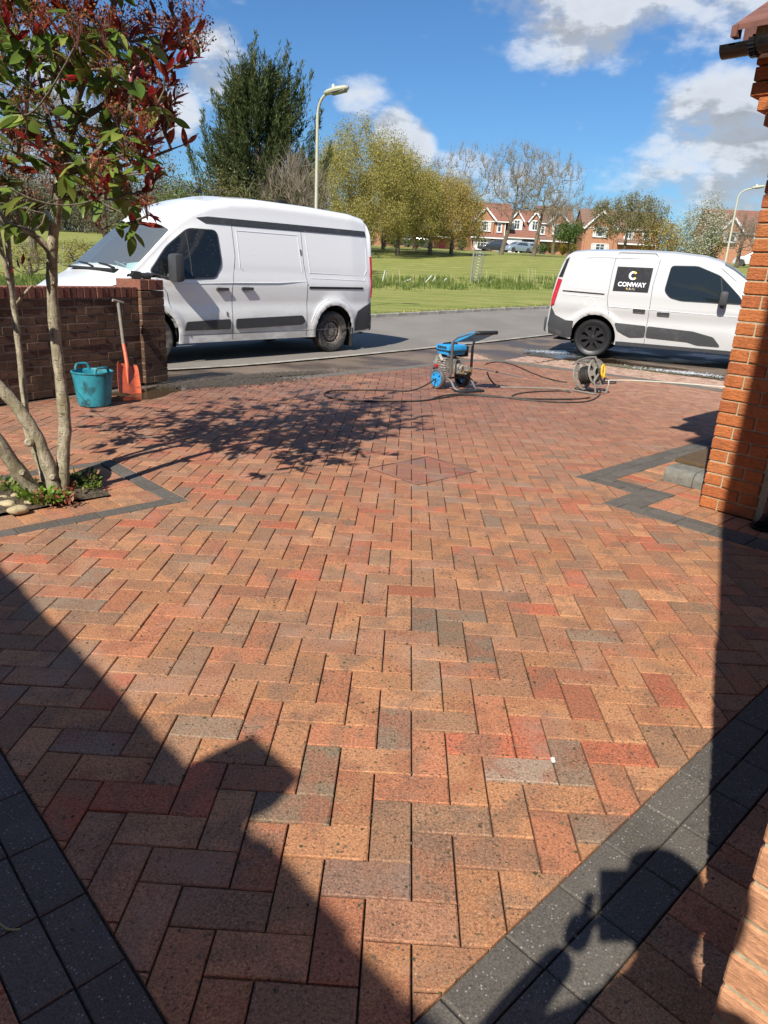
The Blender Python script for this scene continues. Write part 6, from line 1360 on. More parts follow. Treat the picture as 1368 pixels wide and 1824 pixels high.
# crown skeleton: main limbs from the fork, then twigs out to tips spread through the crown
LIMB = [[(111, 297, 3.70), (120, 262, 3.68), (133, 220, 3.64), (140, 170, 3.60), (160, 120, 3.55), (188, 60, 3.5), (210, -20, 3.45)], [(109, 300, 3.70), (98, 250, 3.76), (82, 200, 3.82), (70, 140, 3.88), (62, 60, 3.92), (55, -40, 3.95)],
        [(112, 300, 3.70), (135, 300, 3.60), (165, 280, 3.5), (190, 250, 3.42), (215, 210, 3.36)], [(110, 310, 3.72), (140, 305, 3.74), (190, 300, 3.76), (240, 290, 3.8), (300, 268, 3.84), (335, 255, 3.86)], [(108, 312, 3.72), (80, 290, 3.66), (45, 280, 3.58), (5, 262, 3.5), (-40, 240, 3.45)],
        [(101, 350, 3.74), (140, 345, 3.66), (185, 335, 3.58), (225, 345, 3.52)], [(10, 360, 3.95), (25, 290, 4.0), (45, 220, 4.05), (50, 130, 4.1)], [(-40, 300, 3.56), (-50, 200, 3.5), (-40, 100, 3.45)], [(-62, 280, 3.62), (-50, 190, 3.66), (-20, 80, 3.72), (10, -60, 3.8)], [(-160, 240, 3.42), (-175, 130, 3.42), (-190, 0, 3.45), (-200, -140, 3.5)], [(-163, 300, 3.43), (-215, 230, 3.4), (-270, 150, 3.4)], [(133, 220, 3.64), (180, 190, 3.7), (235, 140, 3.78), (290, 95, 3.84), (335, 60, 3.88)]]
root = []; 
ND = []; PA = []
for L in LIMB:
    P = smooth_path([pp(*q) for q in L], len(L)*3); s = len(ND)
    for j, q in enumerate(P): ND.append(q); PA.append(-1 if j == 0 else s+j-1)
gq = np.random.default_rng(23); tips = []
zones = [((120, 150), (150, 135), 150), ((-60, 150), (140, 190), 60), ((250, 120), (95, 95), 55), ((200, 300), (85, 85), 55), ((70, 330), (110, 80), 45), ((255, 215), (55, 70), 30), ((60, -60), (200, 120), 60), ((180, -170), (230, 130), 120), ((-140, 60), (120, 220), 60), ((-270, 150), (150, 230), 130), ((60, -270), (230, 140), 100)]
for (c, rd_, n) in zones:
    for _ in range(n):
        a = gq.uniform(0, 2*np.pi); r_ = math.sqrt(gq.random()); tips.append(pp(c[0]+math.cos(a)*r_*rd_[0], c[1]+math.sin(a)*r_*rd_[1], (3.72 if c[1] > -200 else 4.05)+gq.normal()*.30))
tips += [pp(*q) for q in ((345, 30, 3.85), (352, 60, 3.86), (362, 85, 3.86), (330, 45, 3.85), (305, 20, 3.82), (340, 110, 3.86), (318, 150, 3.84), (345, 245, 3.86), (310, 205, 3.84), (255, 400, 3.5), (235, 425, 3.5), (205, 400, 3.5), (262, 385, 3.52), (180, 410, 3.55), (285, 310, 3.6), (270, 340, 3.6))]
tips = np.array(tips); A = list(ND); dist0 = [0.0]*len(A)
order = np.argsort(np.min(np.linalg.norm(tips[:, None, :]-np.array(A)[None], axis=2), axis=1)); tipdir = {}
for k in order:
    T = tips[k]; B_ = np.array(A); d = np.linalg.norm(B_-T, axis=1)+np.maximum(0, B_[:, 2]-T[2])*.8; j = int(np.argmin(d)); L = np.linalg.norm(B_[j]-T); n = max(2, int(L/.06)); a = B_[j]; c = (a+T)/2+gq.normal(size=3)*L*.10+np.array([0, 0, -L*.08]); prev = j
    for q in range(1, n+1): t = q/n; A.append(a*(1-t)**2+c*2*t*(1-t)+T*t*t); PA.append(prev); prev = len(A)-1
    dv = T-c; tipdir[k] = dv/(np.linalg.norm(dv)+1e-9)
me, r_ = branch_mesh(np.array(A), np.array(PA), .0035, 2.3, 6, .032); link('branches', me, bark_mat('twig_bark_red', (.10, .075, .05), (.22, .18, .12), 30), PT)
def leafmesh(L, W, fold=.25, curl=.15):
    V = []; F = []; n = 6
    for i in range(n+1):
        t = i/n; w = W*math.sin(math.pi*min(1, t*.96+.02))**.75*(1-.25*t); z = -curl*L*t*t; V += [(L*t, -w/2, z+fold*w/2), (L*t, 0, z), (L*t, w/2, z+fold*w/2)]
    for i in range(n): F += [(3*i, 3*i+1, 3*i+4, 3*i+3), (3*i+1, 3*i+2, 3*i+5, 3*i+4)]
    return np.array(V), np.array(F)
def plantleaf(name, cols, gloss, trans):
    t = NT(name); oi = t.new('ShaderNodeObjectInfo'); rp = t.new('ShaderNodeValToRGB'); e = rp.color_ramp.elements
    e[0].color = (*cols[0], 1); e[1].color = (*cols[-1], 1)
    for i, c in enumerate(cols[1:-1]): x = e.new((i+1)/(len(cols)-1)); x.color = (*c, 1)
    t.l.new(oi.outputs['Random'], rp.inputs[0]); c = t.mix(t.rng(t.noise(t.coord('obj'), 30, 3), .5, .75, 0, .4), rp.outputs[0], tuple(x*.6 for x in cols[0])); t.col(c); t.rough(gloss)
    tr = t.new('ShaderNodeBsdfTranslucent'); t.l.new(c, tr.inputs[0]); mx = t.new('ShaderNodeMixShader'); mx.inputs[0].default_value = trans; t.l.new(t.b.outputs[0], mx.inputs[1]); t.l.new(tr.outputs[0], mx.inputs[2]); t.l.new(mx.outputs[0], t.n['Material Output'].inputs['Surface']); return t.m
MAT_PG = plantleaf('photinia_green', [(.15, .25, .04), (.10, .18, .032), (.22, .30, .055), (.36, .40, .09)], .26, .40); MAT_PR = plantleaf('photinia_red', [(.26, .013, .018), (.34, .022, .022), (.18, .011, .016), (.40, .075, .026)], .32, .35)
LMS = []
for (L, W, fo, cu) in ((.105, .050, .22, .16), (.092, .046, .30, .26), (.115, .052, .16, .06)):
    V, F = leafmesh(L, W, fo, cu); LMS.append((V, F))
gm = [npmesh('leaf', V, [F], True) for V, F in LMS]; rm = [npmesh('leaf', V*np.array([.78, .66, .8]), [F], True) for V, F in LMS]
for q in gm: q.materials.append(MAT_PG)
for q in rm: q.materials.append(MAT_PR)
L_ = []                                           # (pos, dir, red, scale)
for k in range(len(tips)):
    T = tips[k]; px, py, _ = pxy(*T); dv = tipdir[k]
    pr_red = .16+.55*float(sstep(px, 205, 265))*(1-float(sstep(py, 360, 420)))+.15*(py < 60); red = gq.random() < pr_red; n = gq.integers(4, 8) if red else gq.integers(3, 7)
    if not red and px > -10 and py > -10 and gq.random() < .42: continue
    for j in range(n):
        a = gq.uniform(0, 2*np.pi); sp_ = np.array([math.cos(a), math.sin(a), gq.normal()*.4]); d = dv*(.9 if red else .35)+sp_*.75+np.array([0, 0, .55 if red else -.35]); L_.append((T-dv*gq.uniform(0, .10), d/np.linalg.norm(d), red, gq.uniform(.75, 1.15)))
def leafbasis(d, roll):
    x = Vector(d).normalized(); z = Vector((0, 0, 1)); y = z.cross(x); y = y.normalized() if y.length > .05 else Vector((0, 1, 0)); z = x.cross(y); M = Matrix((x, y, z)).transposed(); return M @ Matrix.Rotation(roll, 3, 'X')
vis = sorted(range(len(L_)), key=lambda i: -(1 if (-20 < pxy(*L_[i][0])[0] < 420 and -20 < pxy(*L_[i][0])[1] < 500) else 0)/pxy(*L_[i][0])[2]**2)
crown_V, crown_F, crown_R, nv = [], [], [], 0; buf = {True: [[], [], 0], False: [[], [], 0]}
for n_, i in enumerate(vis):
    P, d, red, s = L_[i]; B = leafbasis(d, gq.normal()*.5); k = int(gq.integers(3))
    if n_ < 300:
        o = bpy.data.objects.new('leaf', (rm if red else gm)[k]); COL.objects.link(o); o.parent = PT; M = B.to_4x4(); M.translation = Vector(P); o.matrix_world = M @ Matrix.Scale(s, 4)
    else:
        V, F = LMS[k]; V = V*(np.array([.78, .66, .8]) if red else 1)*s; V = V@np.array(B.transposed())+P; b_ = buf[red]; b_[0].append(V); b_[1].append(F+b_[2]); b_[2] += len(V)
for red, nm, mt_ in ((False, 'green_leaves', MAT_PG), (True, 'red_leaves', MAT_PR)):
    b_ = buf[red]
    if b_[0]: stuff(link(nm, npmesh(nm, np.concatenate(b_[0]), [np.concatenate(b_[1])], True), mt_, PT))
# flower panicles: fine brown-orange buds on thin stalks
fv, ff, fc, nv = [], [], [], 0; st = MB(); fl_ = [k for k in range(len(tips)) if gq.random() < .30 or (pxy(*tips[k])[1] < 110 and gq.random() < .5)]
for k in fl_:
    T = tips[k]; dv = tipdir[k]*.3+np.array([0, 0, .8]); dv /= np.linalg.norm(dv); n = 70; d = gq.normal(size=(n, 3)); d /= np.linalg.norm(d, axis=1, keepdims=True); P = T+dv*.06+d*np.array([.06, .06, .035])*gq.random((n, 1))**.4
    V, F, C = cards(P, .010, None, 1.0, 1, tints(n, [(.30, .11, .04), (.22, .085, .035), (.36, .16, .06), (.20, .05, .05)], seed=k), k); fv.append(V); ff.append(F+nv); fc.append(C); nv += len(V)
    for j in range(7): st.tube([tuple(T-dv*.02), tuple(T+dv*.03+d[j]*.02), tuple(P[j])], .0014, 3, False)
stuff(link('flower_heads', npmesh('flower_heads', np.concatenate(fv), [np.concatenate(ff)], False, np.concatenate(fc)), MAT_LEAF, PT)); st.build('flower_stalks', simple('stalk', (.20, .07, .05), .7), PT)
# small sprout low on the back stem, reddish fibres and weeds in the bed, stones
for j, (px, py, Y, dx) in enumerate(((12, 492, 3.95, -1), (20, 487, 3.95, .3), (40, 470, 3.9, .2), (36, 478, 3.9, -.3))):
    o = bpy.data.objects.new('leaf', rm[j % 3]); COL.objects.link(o); o.parent = PT; M = leafbasis((dx, 0, .8), j).to_4x4(); M.translation = Vector(pp(px, py, Y)); o.matrix_world = M @ Matrix.Scale(.6, 4)
def blob(n, r, sq, seed):
    g = np.random.default_rng(seed); bm = bmesh.new(); bmesh.ops.create_icosphere(bm, subdivisions=2, radius=1)
    for v in bm.verts: v.co = Vector((v.co.x*r[0], v.co.y*r[1], v.co.z*r[2]))*float(1+g.normal()*.05+.12*math.sin(v.co.x*4+seed)*math.cos(v.co.y*3))
    me = bpy.data.meshes.new('stone'); bm.to_mesh(me); bm.free(); me.polygons.foreach_set('use_smooth', np.ones(len(me.polygons), bool)); return me
MAT_STONE = simple('pale_flint', (.42, .34, .20), .85, var=.3, scale=25, bump=.4)
for j, (px, py, r_, lb) in enumerate(((12, 898, .042, 'pale flint stone at the left edge of the planting bed'), (32, 908, .045, 'long pale flint stone in front of the bed'), (30, 884, .04, 'ochre flint stone behind the front stones in the bed'), (8, 888, .035, 'half-buried flint at the far left of the bed'), (50, 895, .02, 'small flint pebble beside the weeds'))):
    c = onz(px, py, .03); o = tag(link('stone', blob(1, (r_*1.3, r_*.8, r_*.55), 0, j), MAT_STONE), lb, 'stone', 'flint stones in the bed'); o.location = (c[0], c[1], .03); o.rotation_euler = (0, 0, j*.7)
fv, ff, fc, nv = [], [], [], 0; gq = np.random.default_rng(5)
weeds = [(140, 868, .10, 150, (.10, .13, .03)), (150, 862, .08, 120, (.08, .11, .025)), (62, 890, .09, 160, (.20, .30, .04)), (82, 896, .07, 130, (.17, .27, .04)), (105, 893, .05, 70, (.19, .28, .05)), (20, 878, .07, 90, (.18, .22, .06)), (0, 875, .08, 90, (.16, .22, .05)), (165, 872, .04, 60, (.20, .28, .05)), (40, 872, .06, 60, (.15, .18, .06))]
for j, (px, py, r_, n, cl) in enumerate(weeds):
    w = thing('weed', ('dark dry weed clump right of the trunks', 'taller leafy weed clump behind right trunk', 'bright green weed clump before the trunks', 'bright green weeds at the foot of the right trunk', 'small bright weeds between the red fibres', 'pale weeds among the flint stones', 'grassy weeds at the left edge of bed', 'small green weed at the right tip of bed', 'straggly weeds behind the flint stones')[j], 'weed', tuple(onz(px, py, .02)), 0, 'weeds in the planting bed')
    a = gq.uniform(0, 2*np.pi, n); rr = r_*np.sqrt(gq.random(n)); P = np.stack([np.cos(a)*rr, np.sin(a)*rr, gq.random(n)*r_*.55+.01], 1); up = np.stack([np.cos(a), np.sin(a), gq.uniform(.2, 1.2, n)], 1); V, F, C = cards(P, .034, up, 1.9, .5, np.tile(np.array(cl), (n, 1))*gq.uniform(.6, 1.4, (n, 1)), j); link('leaves', npmesh('leaves', V, [F], False, C), MAT_LEAF, w)
    sm = MB()
    for q in range(0, n, 9): sm.tube([(0, 0, 0), tuple(P[q])], .0016, 3, False)
    sm.build('stems', simple('weed_stem', (.14, .16, .05), .8), w)
P = []; n = 420
for q in range(n): c = onz(gq.uniform(58, 132), gq.uniform(872, 900), .02); P.append(c+np.array([0, 0, gq.random()*.05]))
V, F, C = cards(np.array(P), .035, None, 2.5, 1, tints(n, [(.34, .10, .055), (.28, .14, .08), (.22, .07, .04)], seed=4), 4); stuff(tag(link('leaf_litter', npmesh('leaf_litter', V, [F], False, C), MAT_LEAF), 'dry reddish leaf litter round the foot of the trunks', 'leaf litter'))
P = []; n = 260
for q in range(n): a_, b_ = gq.uniform(.15, 1.48), gq.uniform(3.86, 4.27); P.append((*ab(a_, b_), .045))
V, F, C = cards(np.array(P), .03, None, 2.5, 1, tints(n, [(.30, .24, .13), (.20, .16, .08)], seed=6), 6); stuff(tag(link('dry_straw', npmesh('dry_straw', V, [F], False, C), MAT_LEAF), 'dry straw and old leaves scattered over the bed soil', 'leaf litter'))
# ------------------------------------------------------------------ tub, shovel, gloves
c = onz(157, 727); cx, cy = float(c[0]), float(c[1])+.145
tub = thing('rubber_tub', 'turquoise flexible rubber tub with two handles beside the shovel', 'tub', (cx, cy, gzf(cx, cy)+.002), R(-35))
MAT_TUB = simple('turquoise_rubber', (.03, .27, .345), .5, var=.12, scale=12, dirt=(.02, .035, .03, .44, .8), dscale=9)
prof = [(.001, .004), (.125, .0), (.138, .008), (.143, .03)]+[(.143+.030*t+(.0022 if i % 2 else 0), .03+.265*t) for i, t in enumerate(np.linspace(.03, .97, 27))]+[(.174, .297), (.181, .303), (.181, .312), (.172, .315), (.166, .308), (.163, .29), (.137, .02), (.001, .012)]
MB().lathe(prof, 40, None, cap=False).build('bowl', MAT_TUB, tub, True)
for s in (1, -1):
    pts = [(s*.165*math.cos(a*.5)*1.0, .165*math.sin(a*.5)*1.0, .305+.055*math.cos(a*1.0)**.6 if abs(a) < 1.0 else .305) for a in np.linspace(-1.0, 1.0, 17)]
    pts = [(s*.172*math.cos(t), .172*math.sin(t), .300+.058*(1-(t/.42)**6)) for t in np.linspace(-.42, .42, 19)]
    MB().tube(pts, .0115, 8).build('handle', MAT_TUB, tub, True)
dw = ray(208, 536); k = (wn_[0]*WO[0]+wn_[1]*WO[1]+.030)/(wn_[0]*dw[0]+wn_[1]*dw[1]); top = CAM+dw*k; foot = np.array(onz(229, 703)); foot[2] = gzf(foot[0], foot[1])+.004
ax = Vector(top-foot); LS = ax.length; ax.normalize(); side = Vector((-WALL_D[0], -WALL_D[1], 0)); side = (side-ax*side.dot(ax)).normalized(); nrm_ = side.cross(ax); nrm_ = nrm_ if nrm_.dot(Vector((wn_[0], wn_[1], 0))) > 0 else -nrm_
SM = Matrix((side, ax, nrm_)).transposed().to_4x4(); SM.translation = Vector(foot)
sh = thing('shovel', 'orange shovel with wooden T-handle leaning against the dark wall', 'shovel'); 
MAT_SHO = simple('orange_paint', (.60, .115, .045), .45, var=.15, scale=14, dirt=(.10, .06, .045, .50, .75), dscale=22); MAT_HAN = simple('grey_wood', (.20, .175, .145), .8, var=.25, scale=25)
nb = 13; vs = []
for r_, (y, w) in enumerate(((0, .135), (.06, .134), (.14, .132), (.22, .128), (.28, .122), (.315, .11))):
    for j in range(nb):
        u = -1+2*j/(nb-1); up_ = .032*max(0, abs(u)-.72)/.28*(.6+.4*y/.3); gr = .006*math.exp(-(u*3)**2); yy = y-(.035*u*u if r_ == 5 else 0)+(.03 if (r_ == 5 and abs(u) > .8) else 0); vs.append((u*w, yy, up_+gr+.012))
fs = [(i*nb+j, i*nb+j+1, (i+1)*nb+j+1, (i+1)*nb+j) for i in range(5) for j in range(nb-1)]; n0 = len(vs); vs2 = vs+[(x, y, z-.004) for x, y, z in vs]; fs2 = fs+[tuple(i+n0 for i in f[::-1]) for f in fs]; ring = list(range(nb))+[nb*(i+1)-1 for i in range(1, 6)]+list(range(6*nb-2, 5*nb-1, -1))+[i*nb for i in range(4, 0, -1)]
fs2 += [(ring[i], ring[(i+1) % len(ring)], ring[(i+1) % len(ring)]+n0, ring[i]+n0) for i in range(len(ring))]
MB().add([SM @ Vector(v) for v in vs2], fs2).build('blade', MAT_SHO, sh, True)
MB().tube([SM @ Vector((0, y, z)) for y, z in ((.10, .014), (.20, .022), (.30, .034), (.40, .030), (.52, .018))], [.006, .014, .020, .019, .0175], 12).build('socket', MAT_SHO, sh, True)
MB().tube([SM @ Vector((0, y, .017)) for y in (.52, .75, LS-.03)], [.0165, .0160, .0165], 12).build('shaft', MAT_HAN, sh, True)
MB().tube([SM @ Vector((x, LS-.016, .017)) for x in (-.062, -.03, .03, .062)], [.015, .0175, .0175, .015], 10).build('grip', MAT_HAN, sh, True)
gt = Vector(wp(.165, -.135, 1.086)); MAT_GLV = simple('black_glove', (.012, .012, .013), .75, var=.3, scale=40, bump=.4)
for j, (dx, dy, rz, lb) in enumerate(((-.02, -.03, 2.0, 'black work glove on top of the pier, fingers towards the left'), (.06, .03, .5, 'black work glove lying over the back of the pier top'))):
    gl = thing('work_glove', lb, 'glove', gt+Vector((dx, dy, .0)), rz, 'pair of black work gloves')
    b = MB(); b.box((0, 0, .03), (.11, .10, .055), Euler((.1, .1, 0)).to_matrix(), bev=.024); b.tube([(-.05, 0, .03), (-.10, .004, .034), (-.14, .0, .03)], [.042, .044, .05], 10); b.build('palm', MAT_GLV, gl, True)
    for f in range(4): y = -.038+.026*f; MB().tube([(.04, y, .035), (.085, y*1.15, .052-.008*f), (.12, y*1.25, .040), (.145, y*1.3+.01*j, .02+.006*f)], [.014, .0135, .0125, .010], 8).build('finger', MAT_GLV, gl, True)
    MB().tube([(-.01, .045, .03), (.03, .075, .035), (.06, .085, .025)], [.015, .0145, .012], 8).build('thumb', MAT_GLV, gl, True)
# ------------------------------------------------------------------ pressure washer
wu_, wf_ = Vector((.77, .64, 0)).normalized(), Vector((.64, -.77, 0)).normalized(); o3 = onz(779, 690); org = Vector((float(o3[0]), float(o3[1]), 0))+wu_*.20
PW = thing('pressure_washer', 'blue petrol pressure washer with blue-spoked wheels on the drive', 'pressure washer', (org.x, org.y, gzf(org.x, org.y)+.001), math.atan2(wu_.y, wu_.x))   # local x = axle, -y = towards its foot
MAT_BLUE = simple('blue_plastic', (.03, .30, .62), .4, var=.1, scale=20, dirt=(.10, .10, .09, .56, .5)); MAT_FRM = simple('grey_frame_tube', (.13, .125, .12), .5, .3, var=.2, scale=18, dirt=(.25, .20, .14, .5, .6)); MAT_ALU = simple('cast_alloy', (.42, .39, .34), .55, .5, var=.3, scale=30, bump=.3, dirt=(.10, .08, .06, .45, .8), dscale=14); MAT_BRASS = simple('brass', (.45, .30, .10), .4, .7, var=.2); MAT_BLKM = simple('black_metal', (.02, .02, .02), .55)
for s in (-1, 1):
    w = link('wheel', None, None, PW); w.location = (s*.20, .0, .118); M = Matrix.Rotation(math.pi/2, 4, 'Y') @ Matrix.Scale(s, 4, (0, 0, 1))
    MB().lathe([(.085, -.03), (.108, -.032), (.117, -.02), (.118, 0), (.117, .02), (.108, .032), (.088, .028), (.084, .0)], 28, M, cap=False).build('tyre', MAT_FRM if s < 0 else MAT_RUB, w, True)
    b = MB(); b.lathe([(.090, .018), (.086, .030), (.076, .030), (.074, .012)], 28, M, cap=False); b.lathe([(.026, .005), (.026, .036), (.010, .040), (.001, .040)], 16, M, cap=False)
    for q in range(7): b.prism([(.018, -.013), (.082, -.019), (.082, .019), (.018, .013)], .012, .026, M @ Matrix.Rotation(q*2*math.pi/7, 4, 'Z'))
    b.build('rim', MAT_BLUE, w)
MB().tube([(-.2, 0, .118), (.2, 0, .118)], .012, 8).build('axle', MAT_FRM, PW, True)
for s in (-1, 1):
    x = s*.165; MB().tube([(x, .16, .20), (x, .10, .155), (x, .0, .145), (x, -.13, .15), (x, -.17, .17), (x, -.175, .24), (x, -.17, .52), (x, -.19, .575), (x, -.27, .625), (x, -.42, .672), (x*.98, -.53, .70)], .0165, 10).build('frame_tube', MAT_FRM, PW, True)
    MB().tube([(x, -.10, .15), (x, -.20, .11), (x, -.26, .04), (x*.9, -.32, .018), (x*.5, -.35, .016)], .0165, 10).build('frame_tube', MAT_FRM, PW, True)
MB().tube([(-.165, .16, .20), (-.13, .19, .22), (.13, .19, .22), (.165, .16, .20)], .0165, 10).build('frame_tube', MAT_FRM, PW, True)
MB().tube([(-.162, -.53, .70), (-.14, -.56, .705), (.14, -.56, .705), (.162, -.53, .70)], .022, 10).build('handle_grip', MAT_BLKM, PW, True)
MB().box((0, -.34, .018), (.36, .16, .024), bev=.008).build('foot_plate', MAT_BLKM, PW)
b = MB(); b.prism([(-.21, .595), (-.29, .648), (-.515, .718), (-.52, .69), (-.32, .605), (-.22, .570)], -.178, .178, Matrix(((0, 0, 1, 0), (1, 0, 0, 0), (0, 1, 0, 0), (0, 0, 0, 1)))); b.build('handle_panel', MAT_BLUE, PW)
b = MB(); b.box((0, .02, .475), (.30, .24, .085), bev=.028); b.box((0, .02, .425), (.27, .21, .05), bev=.02); tk = b.build('fuel_tank', MAT_BLUE, PW, True); MB().box((0, .02, .452), (.304, .244, .010), bev=.004).build('tank_seam', MAT_BLKM, tk)
for q in range(5): MB().box((-.155, -.045+.032*q, .488), (.004, .022, .026)).build('tank_badge', simple('badge_black', (.03, .035, .04), .5), tk)
MB().lathe([(.032, 0), (.034, .012), (.028, .022), (.001, .022)], 16, Tm((.06, .03, .515))).build('fuel_cap', MAT_BLKM, tk, True); MB().tube([(-.10, .06, .52), (.03, .07, .53)], .012, 6).build('throttle', MAT_BLKM, tk)
b = MB(); b.box((-.02, .04, .27), (.24, .20, .18), bev=.02); b.lathe([(.09, -.05), (.10, -.03), (.10, .03), (.06, .06), (.001, .06)], 20, Tm((-.03, .15, .29)) @ RX90, cap=False)
for q in range(6): b.box((-.10, .02, .22+.028*q), (.10, .16, .010))
b.box((.05, -.07, .24), (.12, .10, .12), bev=.015); b.tube([(-.15, .0, .33), (-.16, .05, .40)], .02, 8); b.build('engine', MAT_ALU, PW, True)
b = MB(); b.box((.19, .05, .43), (.13, .13, .13), bev=.012)
for q in range(6): b.box((.19, -.018, .377+.021*q), (.128, .006, .008)); b.box((.135+.022*q, -.018, .43), (.006, .006, .125))
b.build('silencer', MAT_BLKM, PW); MB().lathe([(.06, -.02), (.062, .02), (.04, .03), (.001, .03)], 18, Tm((.13, .1, .30)) @ RY90, cap=False).build('air_filter', MAT_BLKM, PW, True)
b = MB(); b.box((.06, -.14, .235), (.13, .09, .09), bev=.012); b.tube([(.06, -.14, .235), (.06, -.24, .235)], .022, 10); b.build('pump', MAT_ALU, PW, True); b = MB(); b.tube([(.06, -.22, .235), (.06, -.29, .235)], .014, 8); b.tube([(.10, -.17, .22), (.15, -.21, .22)], .014, 8); b.tube([(.02, -.17, .22), (.0, -.23, .20)], .012, 8); b.build('hose_fittings', MAT_BRASS, PW, True)
MB().lathe([(.022, 0), (.024, .02), (.018, .028), (.001, .03)], 12, Tm((-.145, .09, .26)) @ Matrix.Rotation(-math.pi/2, 4, 'Y'), cap=False).build('stop_switch', MAT_RED, PW, True)
MB().tube([(.03, -.18, .26), (-.02, -.21, .30), (-.05, -.20, .26), (-.02, -.19, .20), (.06, -.20, .19), (.09, -.19, .24), (.07, -.18, .29)], .008, 8).build('bypass_hose', simple('beige_hose', (.33, .28, .22), .6), PW, True)
# ------------------------------------------------------------------ hose reel
rc = onz(1050, 700); RL = thing('hose_reel', 'grey hose reel with yellow crank handle right of the pressure washer', 'hose reel', (float(rc[0]), float(rc[1])+.12, gzf(float(rc[0]), float(rc[1]))+.002))
MAT_REEL = simple('dusty_reel_plastic', (.24, .225, .19), .7, var=.2, scale=20, dirt=(.36, .32, .25, .5, .5)); MAT_TUBE2 = simple('satin_tube', (.36, .34, .30), .4, .5, var=.15); MAT_YEL = simple('yellow_plastic', (.72, .40, .02), .4); MAT_HOSE = simple('black_hose', (.022, .022, .021), .6, var=.3, scale=12, dirt=(.16, .14, .11, .5, .45)); MAT_HOSE2 = simple('grey_hose', (.22, .20, .165), .65, var=.2, scale=14)
axr = Vector((.62, -.72, .30)).normalized(); RMt = axr.to_track_quat('Z', 'Y').to_matrix().to_4x4(); C0 = Vector((0, 0, .215))
def flange(z, name):
    b = MB(); M = Tm(C0) @ RMt @ Tm((0, 0, z)); b.lathe([(.150, -.006), (.172, -.008), (.175, 0), (.172, .008), (.150, .006)], 36, M, cap=False); b.lathe([(.152, -.004), (.150, .004)], 36, M, cap=False); b.lathe([(.085, -.004), (.055, -.012), (.055, .012), (.085, .004)], 28, M, cap=False)
    for q in range(6): b.prism([(.05, -.022), (.155, -.038), (.155, .038), (.05, .022)], -.004, .004, M @ Matrix.Rotation(q*math.pi/3, 4, 'Z'))
    return b.build(name, MAT_REEL, RL, True)
flange(-.11, 'flange'); flange(.11, 'flange'); MB().lathe([(.07, -.11), (.07, .11)], 24, Tm(C0) @ RMt, cap=False).build('drum', MAT_REEL, RL, True)
cp_ = []
for q in range(150): a = q*.55; cp_.append(Tm(C0) @ RMt @ Vector(((.085+.018*(q > 75))*math.cos(a), (.085+.018*(q > 75))*math.sin(a), -.10+.20*abs((q/75) % 2-1))))
MB().tube(cp_, .009, 6).build('wound_hose', MAT_HOSE, RL, True)
def rp(x, y, z=.17): return Tm(C0) @ RMt @ Vector((x, y, z))
e1 = C0+axr*.155
up3 = Vector((0, 0, 1)); rt = axr.cross(up3).normalized()*-1; upp = rt.cross(axr)*-1; upp = upp if upp.z > 0 else -upp
rt = rt if rt.x > 0 else -rt
def q3(a, b, s=.155): return C0+axr*s+rt*a+upp*b
MB().tube([q3(0, .02), q3(-.03, .12), q3(-.06, .185), q3(-.07, .20, .05), q3(-.09, .19, -.06), q3(-.10, .15, -.155)], .011, 8).build('carry_frame', MAT_TUBE2, RL, True)
for s, aa in ((1, .155), (-1, .155)):
    p0 = q3(.03*s, -.02, aa); p1 = q3(.15*s, -.10, aa); p2 = p1+Vector((.0, 0, -(p1.z-.05))); p2 = q3(.14*s, -.16, aa); p3 = Vector((p2.x-.02*s, p2.y, .012)); MB().tube([p0, p1, p2, p3], .011, 8).build('leg', MAT_TUBE2, RL, True)
pA, pB = q3(.12, -.16, .155), q3(-.12, -.16, .155); b = MB()
for pq in (pA, pB): b.tube([Vector((pq.x, pq.y, .012)), Vector((pq.x-.22, pq.y+.24, .012))], .010, 8)
b.build('base_bar', MAT_TUBE2, RL, True); MB().lathe([(.045, 0), (.05, .02), (.03, .03), (.001, .03)], 16, Tm(q3(0, 0, .15)) @ RMt, cap=False).build('hub', simple('dark_hub', (.05, .05, .05), .5), RL, True)
lp = [q3(.055*math.sin(a)*.55+.02*math.cos(a), .055*math.cos(a)*1.25+.01, .195) for a in np.linspace(0, 2*math.pi, 18)]
MB().tube(lp, .0125, 8).build('crank_handle', MAT_YEL, RL, True); MB().box(tuple(q3(-.005, -.06, .195)), (.05, .03, .03), RMt.to_3x3(), bev=.008).build('crank_grip', MAT_YEL, RL, True)
# ------------------------------------------------------------------ hoses and lance on the ground
def hose(name, label, pts, r, mat, cat='hose', zs=None, n=14):
    P = [];
    for i, q in enumerate(pts):
        z = zs[i] if zs else r; w = onz(q[0], q[1], z); P.append((w[0], w[1], z+gzf(w[0], w[1])))
    P = smooth_path([np.array(p) for p in P], len(P)*n//2); tag(link(name, MB().tube([tuple(p) for p in P], r, 8).mesh(name, True), mat), label, cat)
def zz(pts): return [(560+x*.4094, 560+y*.4094) for x, y in pts]
hose('pressure_hose', 'black hose looping out to the left from the pressure washer', zz([(628, 212), (590, 225), (545, 262), (490, 300), (440, 322), (395, 330), (330, 327), (230, 325), (110, 327), (60, 333), (42, 346), (60, 358), (110, 368), (200, 376), (330, 378), (450, 376), (530, 366)]), .0085, MAT_HOSE, zs=[.24, .23, .15, .06]+[.0088]*13)
hose('pressure_hose', 'doubled black hose running from below the washer to the reel', zz([(520, 362), (545, 355), (590, 347), (650, 343), (730, 347), (820, 358), (920, 371), (1020, 379), (1120, 382), (1190, 376), (1225, 362), (1244, 344)]), .0085, MAT_HOSE)
hose('pressure_hose', 'upper strand of black hose curving along below the washer', zz([(512, 366), (560, 361), (620, 350), (690, 349), (760, 354), (850, 361), (960, 366), (1060, 367), (1150, 366), (1200, 360)]), .0085, MAT_HOSE)
